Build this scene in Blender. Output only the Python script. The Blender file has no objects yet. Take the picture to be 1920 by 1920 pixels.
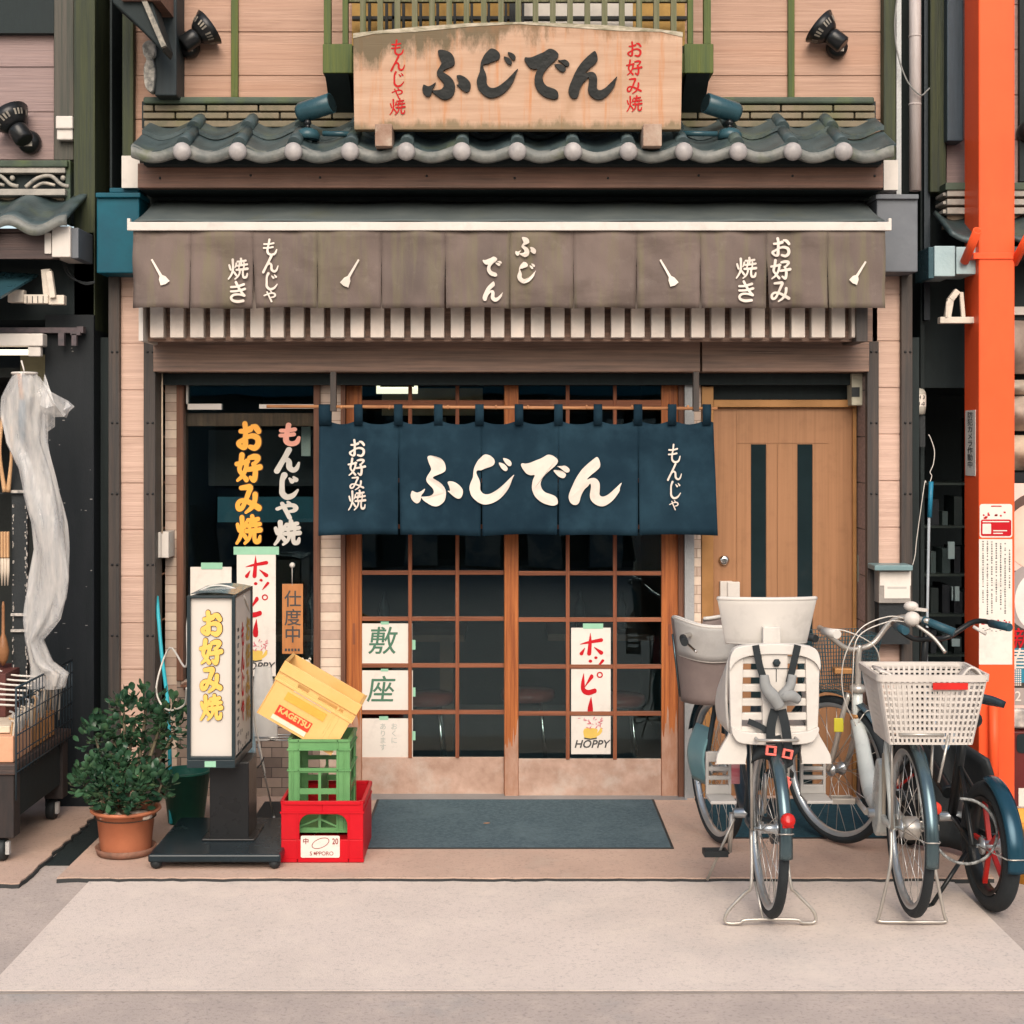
import bpy, bmesh, math, random
from mathutils import Vector, Matrix, noise
R = math.radians
random.seed(7)
scene = bpy.context.scene
COL = scene.collection

# ------------------------------------------------------------------ camera, sky, sun, exposure
CX, CY, F, H, D = 950., 830., 2880., 1.86, 8.
cam = bpy.data.cameras.new('camera'); camo = bpy.data.objects.new('camera', cam); COL.objects.link(camo)
camo.location = (0, -D, H); camo.rotation_euler = (R(90), 0, 0)
cam.sensor_width = 36; cam.lens = 36*F/1920; cam.shift_x = (960-CX)/1920; cam.shift_y = -(960-CY)/1920
cam.clip_end = 500
scene.camera = camo
W = bpy.data.worlds.new('World'); scene.world = W; W.use_nodes = True
nt = W.node_tree; bg = nt.nodes['Background']
sky = nt.nodes.new('ShaderNodeTexSky'); sky.sky_type = 'NISHITA'; sky.sun_disc = False
SUN_EL, SUN_AZ = 38., 178.          # azimuth clockwise from +Y: the sun stands behind the viewer, a little to the right
sky.sun_elevation = R(SUN_EL); sky.sun_rotation = R(SUN_AZ); sky.dust_density = 3.0; sky.air_density = 1.2
hs = nt.nodes.new('ShaderNodeHueSaturation'); hs.inputs['Saturation'].default_value = .8; nt.links.new(sky.outputs[0], hs.inputs['Color']); nt.links.new(hs.outputs[0], bg.inputs[0])   # thin overcast: a paler sky
bg.inputs[1].default_value = 0.12
sl = bpy.data.lights.new('sun', 'SUN'); sl.energy = 1.75; sl.angle = R(44); sl.color = (1, .87, .74)
so = bpy.data.objects.new('sun', sl); COL.objects.link(so)
sd = Vector((math.sin(R(SUN_AZ))*math.cos(R(SUN_EL)), math.cos(R(SUN_AZ))*math.cos(R(SUN_EL)), math.sin(R(SUN_EL))))
so.rotation_euler = sd.to_track_quat('Z', 'Y').to_euler(); so.location = (2, -6, 9)
vs = scene.view_settings; vs.view_transform = 'Standard'; vs.look = 'None'; vs.gamma = 1; vs.exposure = 0.76
try: scene.cycles.max_bounces = 8; scene.cycles.transparent_max_bounces = 16
except Exception: pass

# ------------------------------------------------------------------ measuring: photo pixels -> metres at a known depth
def S(y): return F/(D+y)
def X(p, y=0): return (p-CX)/S(y)
def Z(p, y=0): return H+(CY-p)/S(y)

# ------------------------------------------------------------------ mesh builder
class MB:
    def __init__(s): s.bm = bmesh.new()
    def poly(s, pts, smooth=False):
        f = s.bm.faces.new([s.bm.verts.new(p) for p in pts]); f.smooth = smooth; return s
    def box(s, x0, x1, y0, y1, z0, z1):
        if x0 > x1: x0, x1 = x1, x0
        if y0 > y1: y0, y1 = y1, y0
        if z0 > z1: z0, z1 = z1, z0
        v = [s.bm.verts.new(p) for p in ((x0,y0,z0),(x1,y0,z0),(x1,y1,z0),(x0,y1,z0),(x0,y0,z1),(x1,y0,z1),(x1,y1,z1),(x0,y1,z1))]
        for q in ((3,2,1,0),(4,5,6,7),(0,1,5,4),(1,2,6,5),(2,3,7,6),(3,0,4,7)): s.bm.faces.new([v[i] for i in q])
        return s
    def pbox(s, px0, py0, px1, py1, yf, yb):      # front face covers the pixel rectangle at depth yf
        return s.box(X(px0,yf), X(px1,yf), yf, yb, Z(py1,yf), Z(py0,yf))
    def bar(s, a, b, w, h=None, up=(0,0,1)):      # square bar from a to b
        h = h or w; a = Vector(a); b = Vector(b); d = (b-a).normalized(); u = Vector(up)
        if abs(d.dot(u)) > .98: u = Vector((0,1,0))
        r = d.cross(u).normalized(); u = r.cross(d)
        v = []
        for p in (a, b):
            for sx, sz in ((-1,-1),(1,-1),(1,1),(-1,1)): v.append(s.bm.verts.new(p+r*(sx*w/2)+u*(sz*h/2)))
        for q in ((0,1,2,3),(7,6,5,4),(0,4,5,1),(1,5,6,2),(2,6,7,3),(3,7,4,0)): s.bm.faces.new([v[i] for i in q])
        return s
    def rings(s, rings, caps=True, closed=False, smooth=True):
        vs_ = [[s.bm.verts.new(p) for p in r] for r in rings]; n = len(vs_[0])
        m = len(vs_) if closed else len(vs_)-1
        for i in range(m):
            A, B = vs_[i], vs_[(i+1) % len(vs_)]
            for j in range(n):
                f = s.bm.faces.new((A[j], A[(j+1)%n], B[(j+1)%n], B[j])); f.smooth = smooth
        if caps and not closed:
            s.bm.faces.new(list(reversed(vs_[0]))); s.bm.faces.new(vs_[-1])
        return s
    def tube(s, pts, r, n=8, caps=True, closed=False, smoothpath=0):
        P = [Vector(p) for p in pts]
        if smoothpath: P = crom(P, smoothpath, closed)
        m = len(P); rr = r if isinstance(r, (list, tuple)) else None
        rings = []; pu = None
        for i, p in enumerate(P):
            a = P[(i-1) % m] if (i > 0 or closed) else p; b = P[(i+1) % m] if (i < m-1 or closed) else p
            d = (b-a)
            d = d.normalized() if d.length > 1e-9 else Vector((0,0,1))
            if pu is None: pu = d.orthogonal().normalized()
            pu = (pu - d*pu.dot(d)); pu = pu.normalized() if pu.length > 1e-6 else d.orthogonal().normalized()
            w = d.cross(pu)
            if rr: t = i/(m-1)*(len(rr)-1); k = min(int(t), len(rr)-2); q = rr[k]*(1-(t-k))+rr[k+1]*(t-k)
            else: q = r
            rings.append([p+(pu*math.cos(2*math.pi*j/n)+w*math.sin(2*math.pi*j/n))*q for j in range(n)])
        return s.rings(rings, caps, closed)
    def cyl(s, a, b, r, r2=None, n=16): return s.tube([a, b], [r, r if r2 is None else r2], n)
    def lathe(s, c, prof, n=32, caps=True, axis='z'):      # prof: (radius, height)
        c = Vector(c); rings = []
        for r, h in prof:
            rg = []
            for j in range(n):
                a = 2*math.pi*j/n; u, v = r*math.cos(a), r*math.sin(a)
                rg.append(c+Vector((u,v,h) if axis == 'z' else ((h,u,v) if axis == 'x' else (u,h,-v))))
            rings.append(rg)
        return s.rings(rings, caps)
    def sphere(s, c, r, n=14, sc=(1,1,1)):
        c = Vector(c); rings = []
        for i in range(1, n//2+2):
            t = math.pi*(i-.5)/(n//2+1)
            rings.append([c+Vector((r*math.sin(t)*math.cos(2*math.pi*j/n)*sc[0], r*math.sin(t)*math.sin(2*math.pi*j/n)*sc[1], -r*math.cos(t)*sc[2])) for j in range(n)])
        return s.rings(rings)
    def torus(s, c, R_, r, axis='x', n=48, m=10, sq=1.0):
        c = Vector(c); rings = []
        for i in range(n):
            a = 2*math.pi*i/n; rg = []
            for j in range(m):
                b = 2*math.pi*j/m; q = R_+r*math.cos(b); h = r*math.sin(b)*sq
                u, v = q*math.cos(a), q*math.sin(a)
                rg.append(c+Vector((h,u,v) if axis == 'x' else ((u,v,h) if axis == 'z' else (u,h,v))))
            rings.append(rg)
        return s.rings(rings, False, True)
    def prism(s, pts, o, ux, uy, nrm, t0, t1):     # 2-D outline pts, extruded from t0 to t1 along nrm
        o, ux, uy, nrm = map(Vector, (o, ux, uy, nrm))
        a = [s.bm.verts.new(o+ux*x+uy*y+nrm*t1) for x, y in pts]
        f = s.bm.faces.new(a)
        if abs(t1-t0) > 1e-7:
            b = [s.bm.verts.new(o+ux*x+uy*y+nrm*t0) for x, y in pts]
            s.bm.faces.new(list(reversed(b))); n = len(pts)
            for i in range(n): s.bm.faces.new((a[i], a[(i+1)%n], b[(i+1)%n], b[i]))
        return s
    def grid(s, nu, nv, fn, thick=0, smooth=True):
        V = [[s.bm.verts.new(fn(i/nu, j/nv)) for j in range(nv+1)] for i in range(nu+1)]
        for i in range(nu):
            for j in range(nv):
                f = s.bm.faces.new((V[i][j], V[i+1][j], V[i+1][j+1], V[i][j+1])); f.smooth = smooth
        return s
    def add_mesh(s, me, mtx):
        vv = [s.bm.verts.new(mtx @ v.co) for v in me.vertices]
        for p in me.polygons:
            try: s.bm.faces.new([vv[i] for i in p.vertices])
            except ValueError: pass
        return s

def crom(P, k=6, closed=False):
    n = len(P); out = []
    rng = range(n if closed else n-1)
    for i in rng:
        p1, p2 = P[i], P[(i+1) % n]
        p0 = P[(i-1) % n] if (i > 0 or closed) else p1; p3 = P[(i+2) % n] if (i+2 < n or closed) else p2
        for q in range(k):
            t = q/k
            out.append(.5*((2*p1)+(p2-p0)*t+(2*p0-5*p1+4*p2-p3)*t*t+(3*p1-p0-3*p2+p3)*t**3))
    if not closed: out.append(P[-1])
    return out

WM = {}
def setprops(o, label=None, cat=None, group=None, kind=None):
    if label: o['label'] = label
    if cat: o['category'] = cat
    if group: o['group'] = group
    if kind: o['kind'] = kind
    return o
def thing(name, label, cat, loc=(0,0,0), rz=0, group=None):
    o = bpy.data.objects.new(name, None); COL.objects.link(o); o.empty_display_size = .1
    o.location = loc; o.rotation_euler = (0, 0, rz)
    WM[o.name] = Matrix.Translation(loc) @ Matrix.Rotation(rz, 4, 'Z')
    return setprops(o, label, cat, group)
def obj(name, mb, mat, parent=None, world=True, bevel=0, solid=0, sub=0, smooth_angle=None, label=None, dz=0):
    bm = mb.bm
    if dz: bm.transform(Matrix.Translation((0,0,dz)))
    M_ = WM[parent.name] if parent else Matrix.Identity(4)
    if parent and world: bm.transform(M_.inverted())
    bmesh.ops.recalc_face_normals(bm, faces=bm.faces) if not getattr(mb, 'keepn', False) else None
    me = bpy.data.meshes.new(name); bm.to_mesh(me); bm.free()
    o = bpy.data.objects.new(name, me); COL.objects.link(o); me.materials.append(mat)
    if parent: o.parent = parent
    WM[o.name] = M_
    if solid: m = o.modifiers.new('solid', 'SOLIDIFY'); m.thickness = solid; m.offset = 0
    if bevel: m = o.modifiers.new('bevel', 'BEVEL'); m.width = bevel; m.segments = 2; m.limit_method = 'ANGLE'; m.angle_limit = R(40)
    if sub: m = o.modifiers.new('sub', 'SUBSURF'); m.levels = sub; m.render_levels = sub
    if label: o['label'] = label
    return o
def solo(name, mb, mat, label, cat, group=None, **k):      # a thing that is one mesh, its origin moved to its base
    zs = [v.co for v in mb.bm.verts]
    c = Vector(((min(v.x for v in zs)+max(v.x for v in zs))/2, (min(v.y for v in zs)+max(v.y for v in zs))/2, min(v.z for v in zs)))
    mb.bm.transform(Matrix.Translation(-c))
    o = obj(name, mb, mat, None, **k); o.location = c; WM[o.name] = Matrix.Translation(c)
    return setprops(o, label, cat, group)
def struct(name, mb, mat, **k):
    o = obj(name, mb, mat, **k); o['kind'] = 'structure'; return o

# ------------------------------------------------------------------ materials
MATS = {}
NODIRT = ()
def srgb(r, g, b):
    return tuple(((c/255)/12.92 if c/255 <= .04045 else ((c/255+.055)/1.055)**2.4) for c in (r, g, b))
def M(name, col, col2=None, rough=.6, metal=0, scale=6, st=(1,1,1), lo=.35, hi=.65, bump=.15, bscale=80, bst=None,
      spec=.3, dirt=None, trans=0, coat=0, emit=None, sub=0, detail=6):
    if name in MATS: return MATS[name]
    m = bpy.data.materials.new(name); m.use_nodes = True; t = m.node_tree; N = t.nodes; L = t.links
    p = N['Principled BSDF']
    p.inputs['Roughness'].default_value = rough; p.inputs['Metallic'].default_value = metal
    p.inputs['Specular IOR Level'].default_value = spec; p.inputs['Coat Weight'].default_value = coat
    tc = N.new('ShaderNodeTexCoord'); mp = N.new('ShaderNodeMapping'); mp.inputs['Scale'].default_value = st
    L.new(tc.outputs['Object'], mp.inputs[0])
    nz = N.new('ShaderNodeTexNoise'); nz.inputs['Scale'].default_value = scale; nz.inputs['Detail'].default_value = detail
    nz.inputs['Roughness'].default_value = .62
    L.new(mp.outputs[0], nz.inputs['Vector'])
    cr = N.new('ShaderNodeValToRGB'); e = cr.color_ramp.elements
    if col2 is None: col2 = tuple(c*.8 for c in col)
    e[0].position = lo; e[0].color = (*col2, 1); e[1].position = hi; e[1].color = (*col, 1)
    L.new(nz.outputs['Fac'], cr.inputs[0]); out = cr.outputs[0]
    if dirt is None and bump and name not in NODIRT: dirt = [(tuple(c*.6 for c in col), .35, 11, .52)]
    for dd in (dirt or []):          # (colour, amount, scale, threshold, stretch)
        dm = N.new('ShaderNodeMapping'); dm.inputs['Scale'].default_value = dd[4] if len(dd) > 4 else (1,1,1)
        L.new(tc.outputs['Object'], dm.inputs[0])
        dn = N.new('ShaderNodeTexNoise'); dn.inputs['Scale'].default_value = dd[2]; dn.inputs['Detail'].default_value = 8; dn.inputs['Roughness'].default_value = .65
        L.new(dm.outputs[0], dn.inputs['Vector'])
        mr = N.new('ShaderNodeMapRange'); mr.inputs[1].default_value = dd[3]; mr.inputs[2].default_value = dd[3]+.18; mr.inputs[3].default_value = 0; mr.inputs[4].default_value = dd[1]
        L.new(dn.outputs['Fac'], mr.inputs[0])
        mx = N.new('ShaderNodeMix'); mx.data_type = 'RGBA'; mx.inputs['B'].default_value = (*dd[0], 1)
        L.new(mr.outputs[0], mx.inputs['Factor']); L.new(out, mx.inputs['A']); out = mx.outputs['Result']
    L.new(out, p.inputs['Base Color'])
    if bump:
        b2 = N.new('ShaderNodeTexNoise'); b2.inputs['Scale'].default_value = bscale; b2.inputs['Detail'].default_value = 4
        bm_ = N.new('ShaderNodeMapping'); bm_.inputs['Scale'].default_value = bst or st
        L.new(tc.outputs['Object'], bm_.inputs[0]); L.new(bm_.outputs[0], b2.inputs['Vector'])
        bp = N.new('ShaderNodeBump'); bp.inputs['Strength'].default_value = bump; bp.inputs['Distance'].default_value = .01
        L.new(b2.outputs['Fac'], bp.inputs['Height']); L.new(bp.outputs[0], p.inputs['Normal'])
        rm = N.new('ShaderNodeMapRange'); rm.inputs[3].default_value = max(.03, rough-.12); rm.inputs[4].default_value = min(1, rough+.12)
        L.new(nz.outputs['Fac'], rm.inputs[0]); L.new(rm.outputs[0], p.inputs['Roughness'])
    if trans: p.inputs['Alpha'].default_value = trans
    if sub: p.inputs['Transmission Weight'].default_value = sub
    if emit: p.inputs['Emission Color'].default_value = (*emit[0], 1); p.inputs['Emission Strength'].default_value = emit[1]
    MATS[name] = m; return m
WH = (9, .9, .9)          # stretch for grain running along x: fine across z
def woodx(name, a, b, **k): return M(name, a, b, st=(.55, 10, 20), scale=3.2, bst=(1, 30, 60), bscale=4, **{**dict(rough=.62, bump=.35, lo=.36, hi=.64), **k})
def woodz(name, a, b, **k): return M(name, a, b, st=(20, 10, .55), scale=3.2, bst=(60, 30, 1), bscale=4, **{**dict(rough=.62, bump=.35, lo=.36, hi=.64), **k})
def glass_mat(name, tint=(.82,.9,.9), rough=.01):
    m = bpy.data.materials.new(name); m.use_nodes = True; t = m.node_tree; N = t.nodes; L = t.links
    N.remove(N['Principled BSDF'])
    tr = N.new('ShaderNodeBsdfTransparent'); tr.inputs[0].default_value = (*tint, 1)
    gl = N.new('ShaderNodeBsdfGlossy'); gl.inputs['Roughness'].default_value = rough; gl.inputs[0].default_value = (.72,.93,1,1)
    fr = N.new('ShaderNodeFresnel'); fr.inputs[0].default_value = 1.5
    nz = N.new('ShaderNodeTexNoise'); nz.inputs['Scale'].default_value = 2.5
    bp = N.new('ShaderNodeBump'); bp.inputs['Strength'].default_value = .03; bp.inputs['Distance'].default_value = .02
    tc = N.new('ShaderNodeTexCoord'); L.new(tc.outputs['Object'], nz.inputs['Vector'])
    L.new(nz.outputs['Fac'], bp.inputs['Height']); L.new(bp.outputs[0], gl.inputs['Normal'])
    mx = N.new('ShaderNodeMixShader'); L.new(fr.outputs[0], mx.inputs[0]); L.new(tr.outputs[0], mx.inputs[1]); L.new(gl.outputs[0], mx.inputs[2])
    L.new(mx.outputs[0], N['Material Output'].inputs[0]); return m
def tile_mat(name, c1, c2, mortar, bw, bh):
    m = bpy.data.materials.new(name); m.use_nodes = True; t = m.node_tree; N = t.nodes; L = t.links; p = N['Principled BSDF']
    tc = N.new('ShaderNodeTexCoord'); mp = N.new('ShaderNodeMapping'); mp.inputs['Rotation'].default_value = (R(-90), 0, 0)
    mp.inputs['Location'].default_value = (.013, .4, 0)
    L.new(tc.outputs['Object'], mp.inputs[0])
    b = N.new('ShaderNodeTexBrick'); b.inputs['Scale'].default_value = 1; b.inputs['Brick Width'].default_value = bw; b.inputs['Row Height'].default_value = bh
    b.inputs['Mortar Size'].default_value = .0018; b.inputs['Color1'].default_value = (*c1,1); b.inputs['Color2'].default_value = (*c2,1); b.inputs['Mortar'].default_value = (*mortar,1)
    b.inputs['Bias'].default_value = -.15
    L.new(mp.outputs[0], b.inputs['Vector'])
    nz = N.new('ShaderNodeTexNoise'); nz.inputs['Scale'].default_value = 30; nz.inputs['Detail'].default_value = 5; L.new(tc.outputs['Object'], nz.inputs['Vector'])
    mx = N.new('ShaderNodeMix'); mx.data_type = 'RGBA'; mx.blend_type = 'MULTIPLY'; mx.inputs['Factor'].default_value = .3
    L.new(b.outputs['Color'], mx.inputs['A']); L.new(nz.outputs['Fac'], mx.inputs['B']); L.new(mx.outputs['Result'], p.inputs['Base Color'])
    bp = N.new('ShaderNodeBump'); bp.inputs['Strength'].default_value = .5; bp.inputs['Distance'].default_value = .003; bp.invert = True
    L.new(b.outputs['Fac'], bp.inputs['Height']); L.new(bp.outputs[0], p.inputs['Normal']); p.inputs['Roughness'].default_value = .55
    return m

C = srgb
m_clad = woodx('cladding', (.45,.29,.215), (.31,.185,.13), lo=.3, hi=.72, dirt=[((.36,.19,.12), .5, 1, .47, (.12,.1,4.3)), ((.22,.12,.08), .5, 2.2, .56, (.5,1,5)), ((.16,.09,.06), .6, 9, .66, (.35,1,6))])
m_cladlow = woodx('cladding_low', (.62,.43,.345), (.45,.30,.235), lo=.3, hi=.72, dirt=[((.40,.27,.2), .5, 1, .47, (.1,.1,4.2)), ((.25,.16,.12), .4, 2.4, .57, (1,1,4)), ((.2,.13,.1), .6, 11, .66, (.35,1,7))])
m_cladside = woodx('cladding_orange', (.55,.27,.15), (.40,.18,.10))
m_cladgrey = woodx('cladding_grey', (.30,.22,.20), (.19,.14,.13))
m_post = woodz('brown_post', (.066,.052,.044), (.04,.036,.034), rough=.55, dirt=[((.10,.06,.045), .4, 3, .55, (6,6,.6)), ((.16,.13,.11), .6, 16, .7, (4,4,1))])
m_beam = woodx('brown_beam', (.27,.17,.125), (.14,.095,.075), rough=.5, dirt=[((.035,.025,.02), .6, 7, .66)])
m_fascia = woodx('fascia', (.20,.105,.075), (.11,.065,.048), rough=.55)
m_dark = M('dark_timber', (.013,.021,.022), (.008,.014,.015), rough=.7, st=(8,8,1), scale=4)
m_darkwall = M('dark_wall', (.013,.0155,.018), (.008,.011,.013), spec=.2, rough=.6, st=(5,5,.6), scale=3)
m_green = woodz('green_wood', (.085,.105,.022), (.045,.07,.02), dirt=[((.16,.13,.06), .5, 9, .62)])
m_greendk = woodz('mossy_post', (.042,.05,.02), (.02,.027,.017), dirt=[((.10,.11,.05), .6, 10, .68)])
m_cream = M('cream_plaster', (.62,.50,.37), (.5,.39,.28), rough=.8)
m_slat = M('pale_slat', (.62,.53,.46), (.50,.45,.40), rough=.6, bump=.05)
m_white = M('white_plastic', (.56,.515,.47), (.51,.47,.425), rough=.4, bump=.03)
m_paper = M('paper', (.67,.615,.55), (.62,.57,.51), rough=.75, bump=.05)
m_tile = M('roof_tile', (.058,.082,.085), (.028,.043,.046), rough=.38, scale=9, dirt=[((.10,.115,.045), .55, 4, .56), ((.2,.2,.18), .4, 25, .66)])
m_tilelip = M('roof_tile_lip', (.18,.18,.165), (.09,.10,.095), rough=.5, scale=14, dirt=[((.07,.085,.03), .7, 6, .55)])
m_ball = M('tile_cap_grey', (.36,.335,.325), (.25,.235,.23), rough=.4, scale=14, bump=.1)
m_ridge = M('ridge_tile', (.20,.155,.105), (.11,.10,.06), rough=.65, scale=8, dirt=[((.075,.095,.025), .8, 4, .52)])
m_ridgetop = M('ridge_cover', (.06,.085,.06), (.035,.05,.035), rough=.6, dirt=[((.08,.11,.03), .7, 5, .5)])
m_sign = None
m_black = M('black_gloss', (.012,.013,.014), (.009,.01,.011), rough=.3, bump=.03)
m_blackmat = M('black_matt', (.02,.024,.026), (.014,.017,.019), rough=.55)
m_blackglass = M('dark_glass', (.012,.022,.025), (.01,.018,.02), rough=.08, bump=0)
m_teal = M('teal_lamp', (.028,.075,.092), (.02,.055,.07), rough=.28, bump=.03)
m_redp = M('red_paint', (.42,.012,.012), (.34,.01,.01), spec=.1, rough=.5)
m_brush = M('sign_black', (.007,.009,.009), (.005,.006,.006), rough=.4, bump=.3, bscale=30, spec=.15)
m_canopy = M('awning_cloth', (.095,.11,.105), (.065,.08,.08), rough=.8, scale=4, dirt=[((.10,.105,.06), .4, 3, .55, (2,1,1))])
m_valance = M('valance_cloth', (.15,.113,.097), (.10,.077,.067), rough=.85, scale=3, st=(1,1,.5), bscale=300, bump=.1, dirt=[((.15,.135,.075), .6, 2.2, .49, (6,1,.6)), ((.075,.055,.045), .6, 2.4, .52, (1,1,2.5)), ((.20,.165,.14), .4, 14, .58)])
m_print = M('print_cream', (.66,.585,.51), (.58,.51,.445), rough=.8, bump=.03)
m_noren = M('indigo_cloth', (.014,.035,.052), (.0065,.019,.031), spec=.08, rough=.85, scale=2.5, bscale=400, bump=.12, dirt=[((.02,.05,.072), .4, 5, .5)])
m_doorwood = woodz('door_wood', (.43,.138,.038), (.22,.062,.02), rough=.5, dirt=[((.20,.06,.02), .6, 7, .6, (4,4,1))])
m_doorworn = M('worn_wood', (.47,.32,.25), (.33,.21,.155), rough=.7, scale=5, st=(2,2,2), dirt=[((.5,.42,.36), .6, 6, .5), ((.28,.19,.15), .4, 18, .6)])
m_muntin = woodz('muntin', (.27,.09,.038), (.16,.05,.024), dirt=[((.42,.28,.2), .4, 9, .62)])
m_muntinx = woodx('muntin_rail', (.26,.09,.042), (.15,.052,.026), dirt=[((.42,.28,.2), .4, 9, .6)])
m_winframe = woodz('window_wood', (.17,.075,.045), (.10,.045,.028))
m_brown = M('bronze_door', (.34,.17,.085), (.28,.14,.068), rough=.42, metal=.2, st=(24,1,.4), scale=3, bump=.05)
m_gold = M('gold_frame', (.40,.20,.075), (.33,.165,.06), rough=.35, metal=.3, bump=.03)
m_steel = M('steel', (.52,.50,.46), (.42,.41,.38), rough=.3, metal=.9, bump=.05)
m_chrome = M('chrome', (.72,.70,.66), (.62,.6,.57), rough=.18, metal=1, bump=0)
m_alu = M('grey_metal', (.33,.33,.33), (.27,.28,.28), rough=.45, metal=.4)
m_glass = glass_mat('window_glass')
m_tilewall = tile_mat('wall_tile', C(226,205,185), C(176,148,132), C(150,125,108), 1.0, .0475)
m_tilelow = tile_mat('low_tile', C(160,140,125), C(86,74,68), C(60,52,48), .105, .052)
m_orange = M('orange_paint', (.83,.104,.032), (.78,.092,.028), spec=.15, rough=.38, bump=.03, scale=2, dirt=[((.66,.07,.025), .6, 2.2, .5, (1.5,1.5,.35)), ((.45,.12,.07), .45, 22, .67)])
m_concrete = None
# ------------------------------------------------------------------ lettering: outlines traced from the big brush characters, strokes for the small ones
def _o(s, ox): return [(ox+float(a)/9.143, float(b)/9.143) for a, b in (q.split(',') for q in s.split())]
BIG = {
'fu': ([_o("380,155 430,130 520,145 610,180 665,240 690,310 690,380 650,420 570,455 500,485 475,515 530,550 600,595 660,660 695,740 695,830 670,910 610,970 540,1000 480,995 430,975 380,945 320,905 290,870 275,838 340,835 420,825 465,800 490,760 480,710 440,660 395,615 365,570 362,520 385,470 425,410 445,360 420,290 395,230", 0),
        _o("120,735 165,755 210,765 265,745 310,715 340,700 320,755 280,810 272,855 255,915 210,950 160,935 110,880 92,815 105,760", 0),
        _o("725,585 790,572 860,595 930,645 980,710 985,780 955,850 905,870 840,840 780,790 725,735 765,735 755,670", 0)]),
'ji': ([_o("1385,110 1450,130 1510,180 1530,235 1510,290 1450,325 1370,350 1300,380 1235,385 1215,420 1235,480 1265,540 1282,620 1282,710 1320,770 1380,795 1450,785 1530,745 1620,680 1710,600 1800,510 1862,460 1835,520 1800,620 1760,705 1690,800 1600,885 1500,940 1400,968 1310,960 1220,910 1140,830 1105,740 1100,660 1125,580 1155,510 1165,420 1175,350 1210,270 1250,205 1300,155 1340,120", 0),
        _o("1600,250 1680,270 1735,320 1750,365 1720,398 1670,375 1625,320", 0), _o("1670,178 1730,182 1790,215 1818,265 1800,310 1760,305 1710,255", 0)]),
'de': ([_o("150,290 170,262 225,268 300,255 400,215 500,175 560,140 610,115 680,125 745,165 780,210 770,260 720,320 650,380 580,445 520,520 490,590 490,650 520,720 570,765 640,790 710,815 760,855 780,920 770,965 710,992 620,980 520,945 430,880 370,800 340,710 340,630 355,550 385,470 320,470 250,445 200,390 165,335", 200),
        _o("705,385 790,380 860,400 915,445 910,490 870,520 800,495 745,445", 200), _o("770,315 840,310 900,303 955,335 983,380 965,415 920,420 870,385 820,345", 200)]),
'n': ([_o("1440,155 1475,180 1495,230 1503,300 1480,350 1420,405 1340,470 1275,540 1340,520 1400,515 1450,540 1485,590 1495,650 1492,730 1490,800 1520,830 1570,830 1640,795 1710,735 1790,660 1865,595 1835,680 1830,730 1790,800 1720,890 1640,960 1560,998 1480,995 1400,955 1345,895 1325,820 1335,740 1345,660 1330,610 1290,660 1240,705 1200,770 1170,840 1150,920 1115,970 1060,980 1010,955 975,900 965,830 990,740 1030,650 1080,540 1140,440 1200,360 1270,290 1350,220", 200)]),
}
def smooth2(p, k=3):
    q = crom([Vector((x, y, 0)) for x, y in p], k, True); return [(v.x, v.y) for v in q]
def big_word(mb, order, px0, py0, px1, py1, y, t0, t1, fy=None):
    """the four brush characters, fitted to a pixel rectangle on the plane at depth y"""
    al = [p for c in order for pl in BIG[c] for p in pl]
    a0, a1 = min(p[0] for p in al), max(p[0] for p in al); b0, b1 = min(p[1] for p in al), max(p[1] for p in al)
    for c in order:
        for pl in BIG[c]:
            q = [(X(px0+(x-a0)/(a1-a0)*(px1-px0), y), Z(py0+(v-b0)/(b1-b0)*(py1-py0), y)) for x, v in smooth2(pl)]
            if fy: # follow the cloth
                vs_ = [mb.bm.verts.new((x, fy(x, z)-t1, z)) for x, z in q]; mb.bm.faces.new(vs_)
            else: mb.prism(q, (0, y, 0), (1,0,0), (0,0,1), (0,-1,0), t0, t1)
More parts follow.
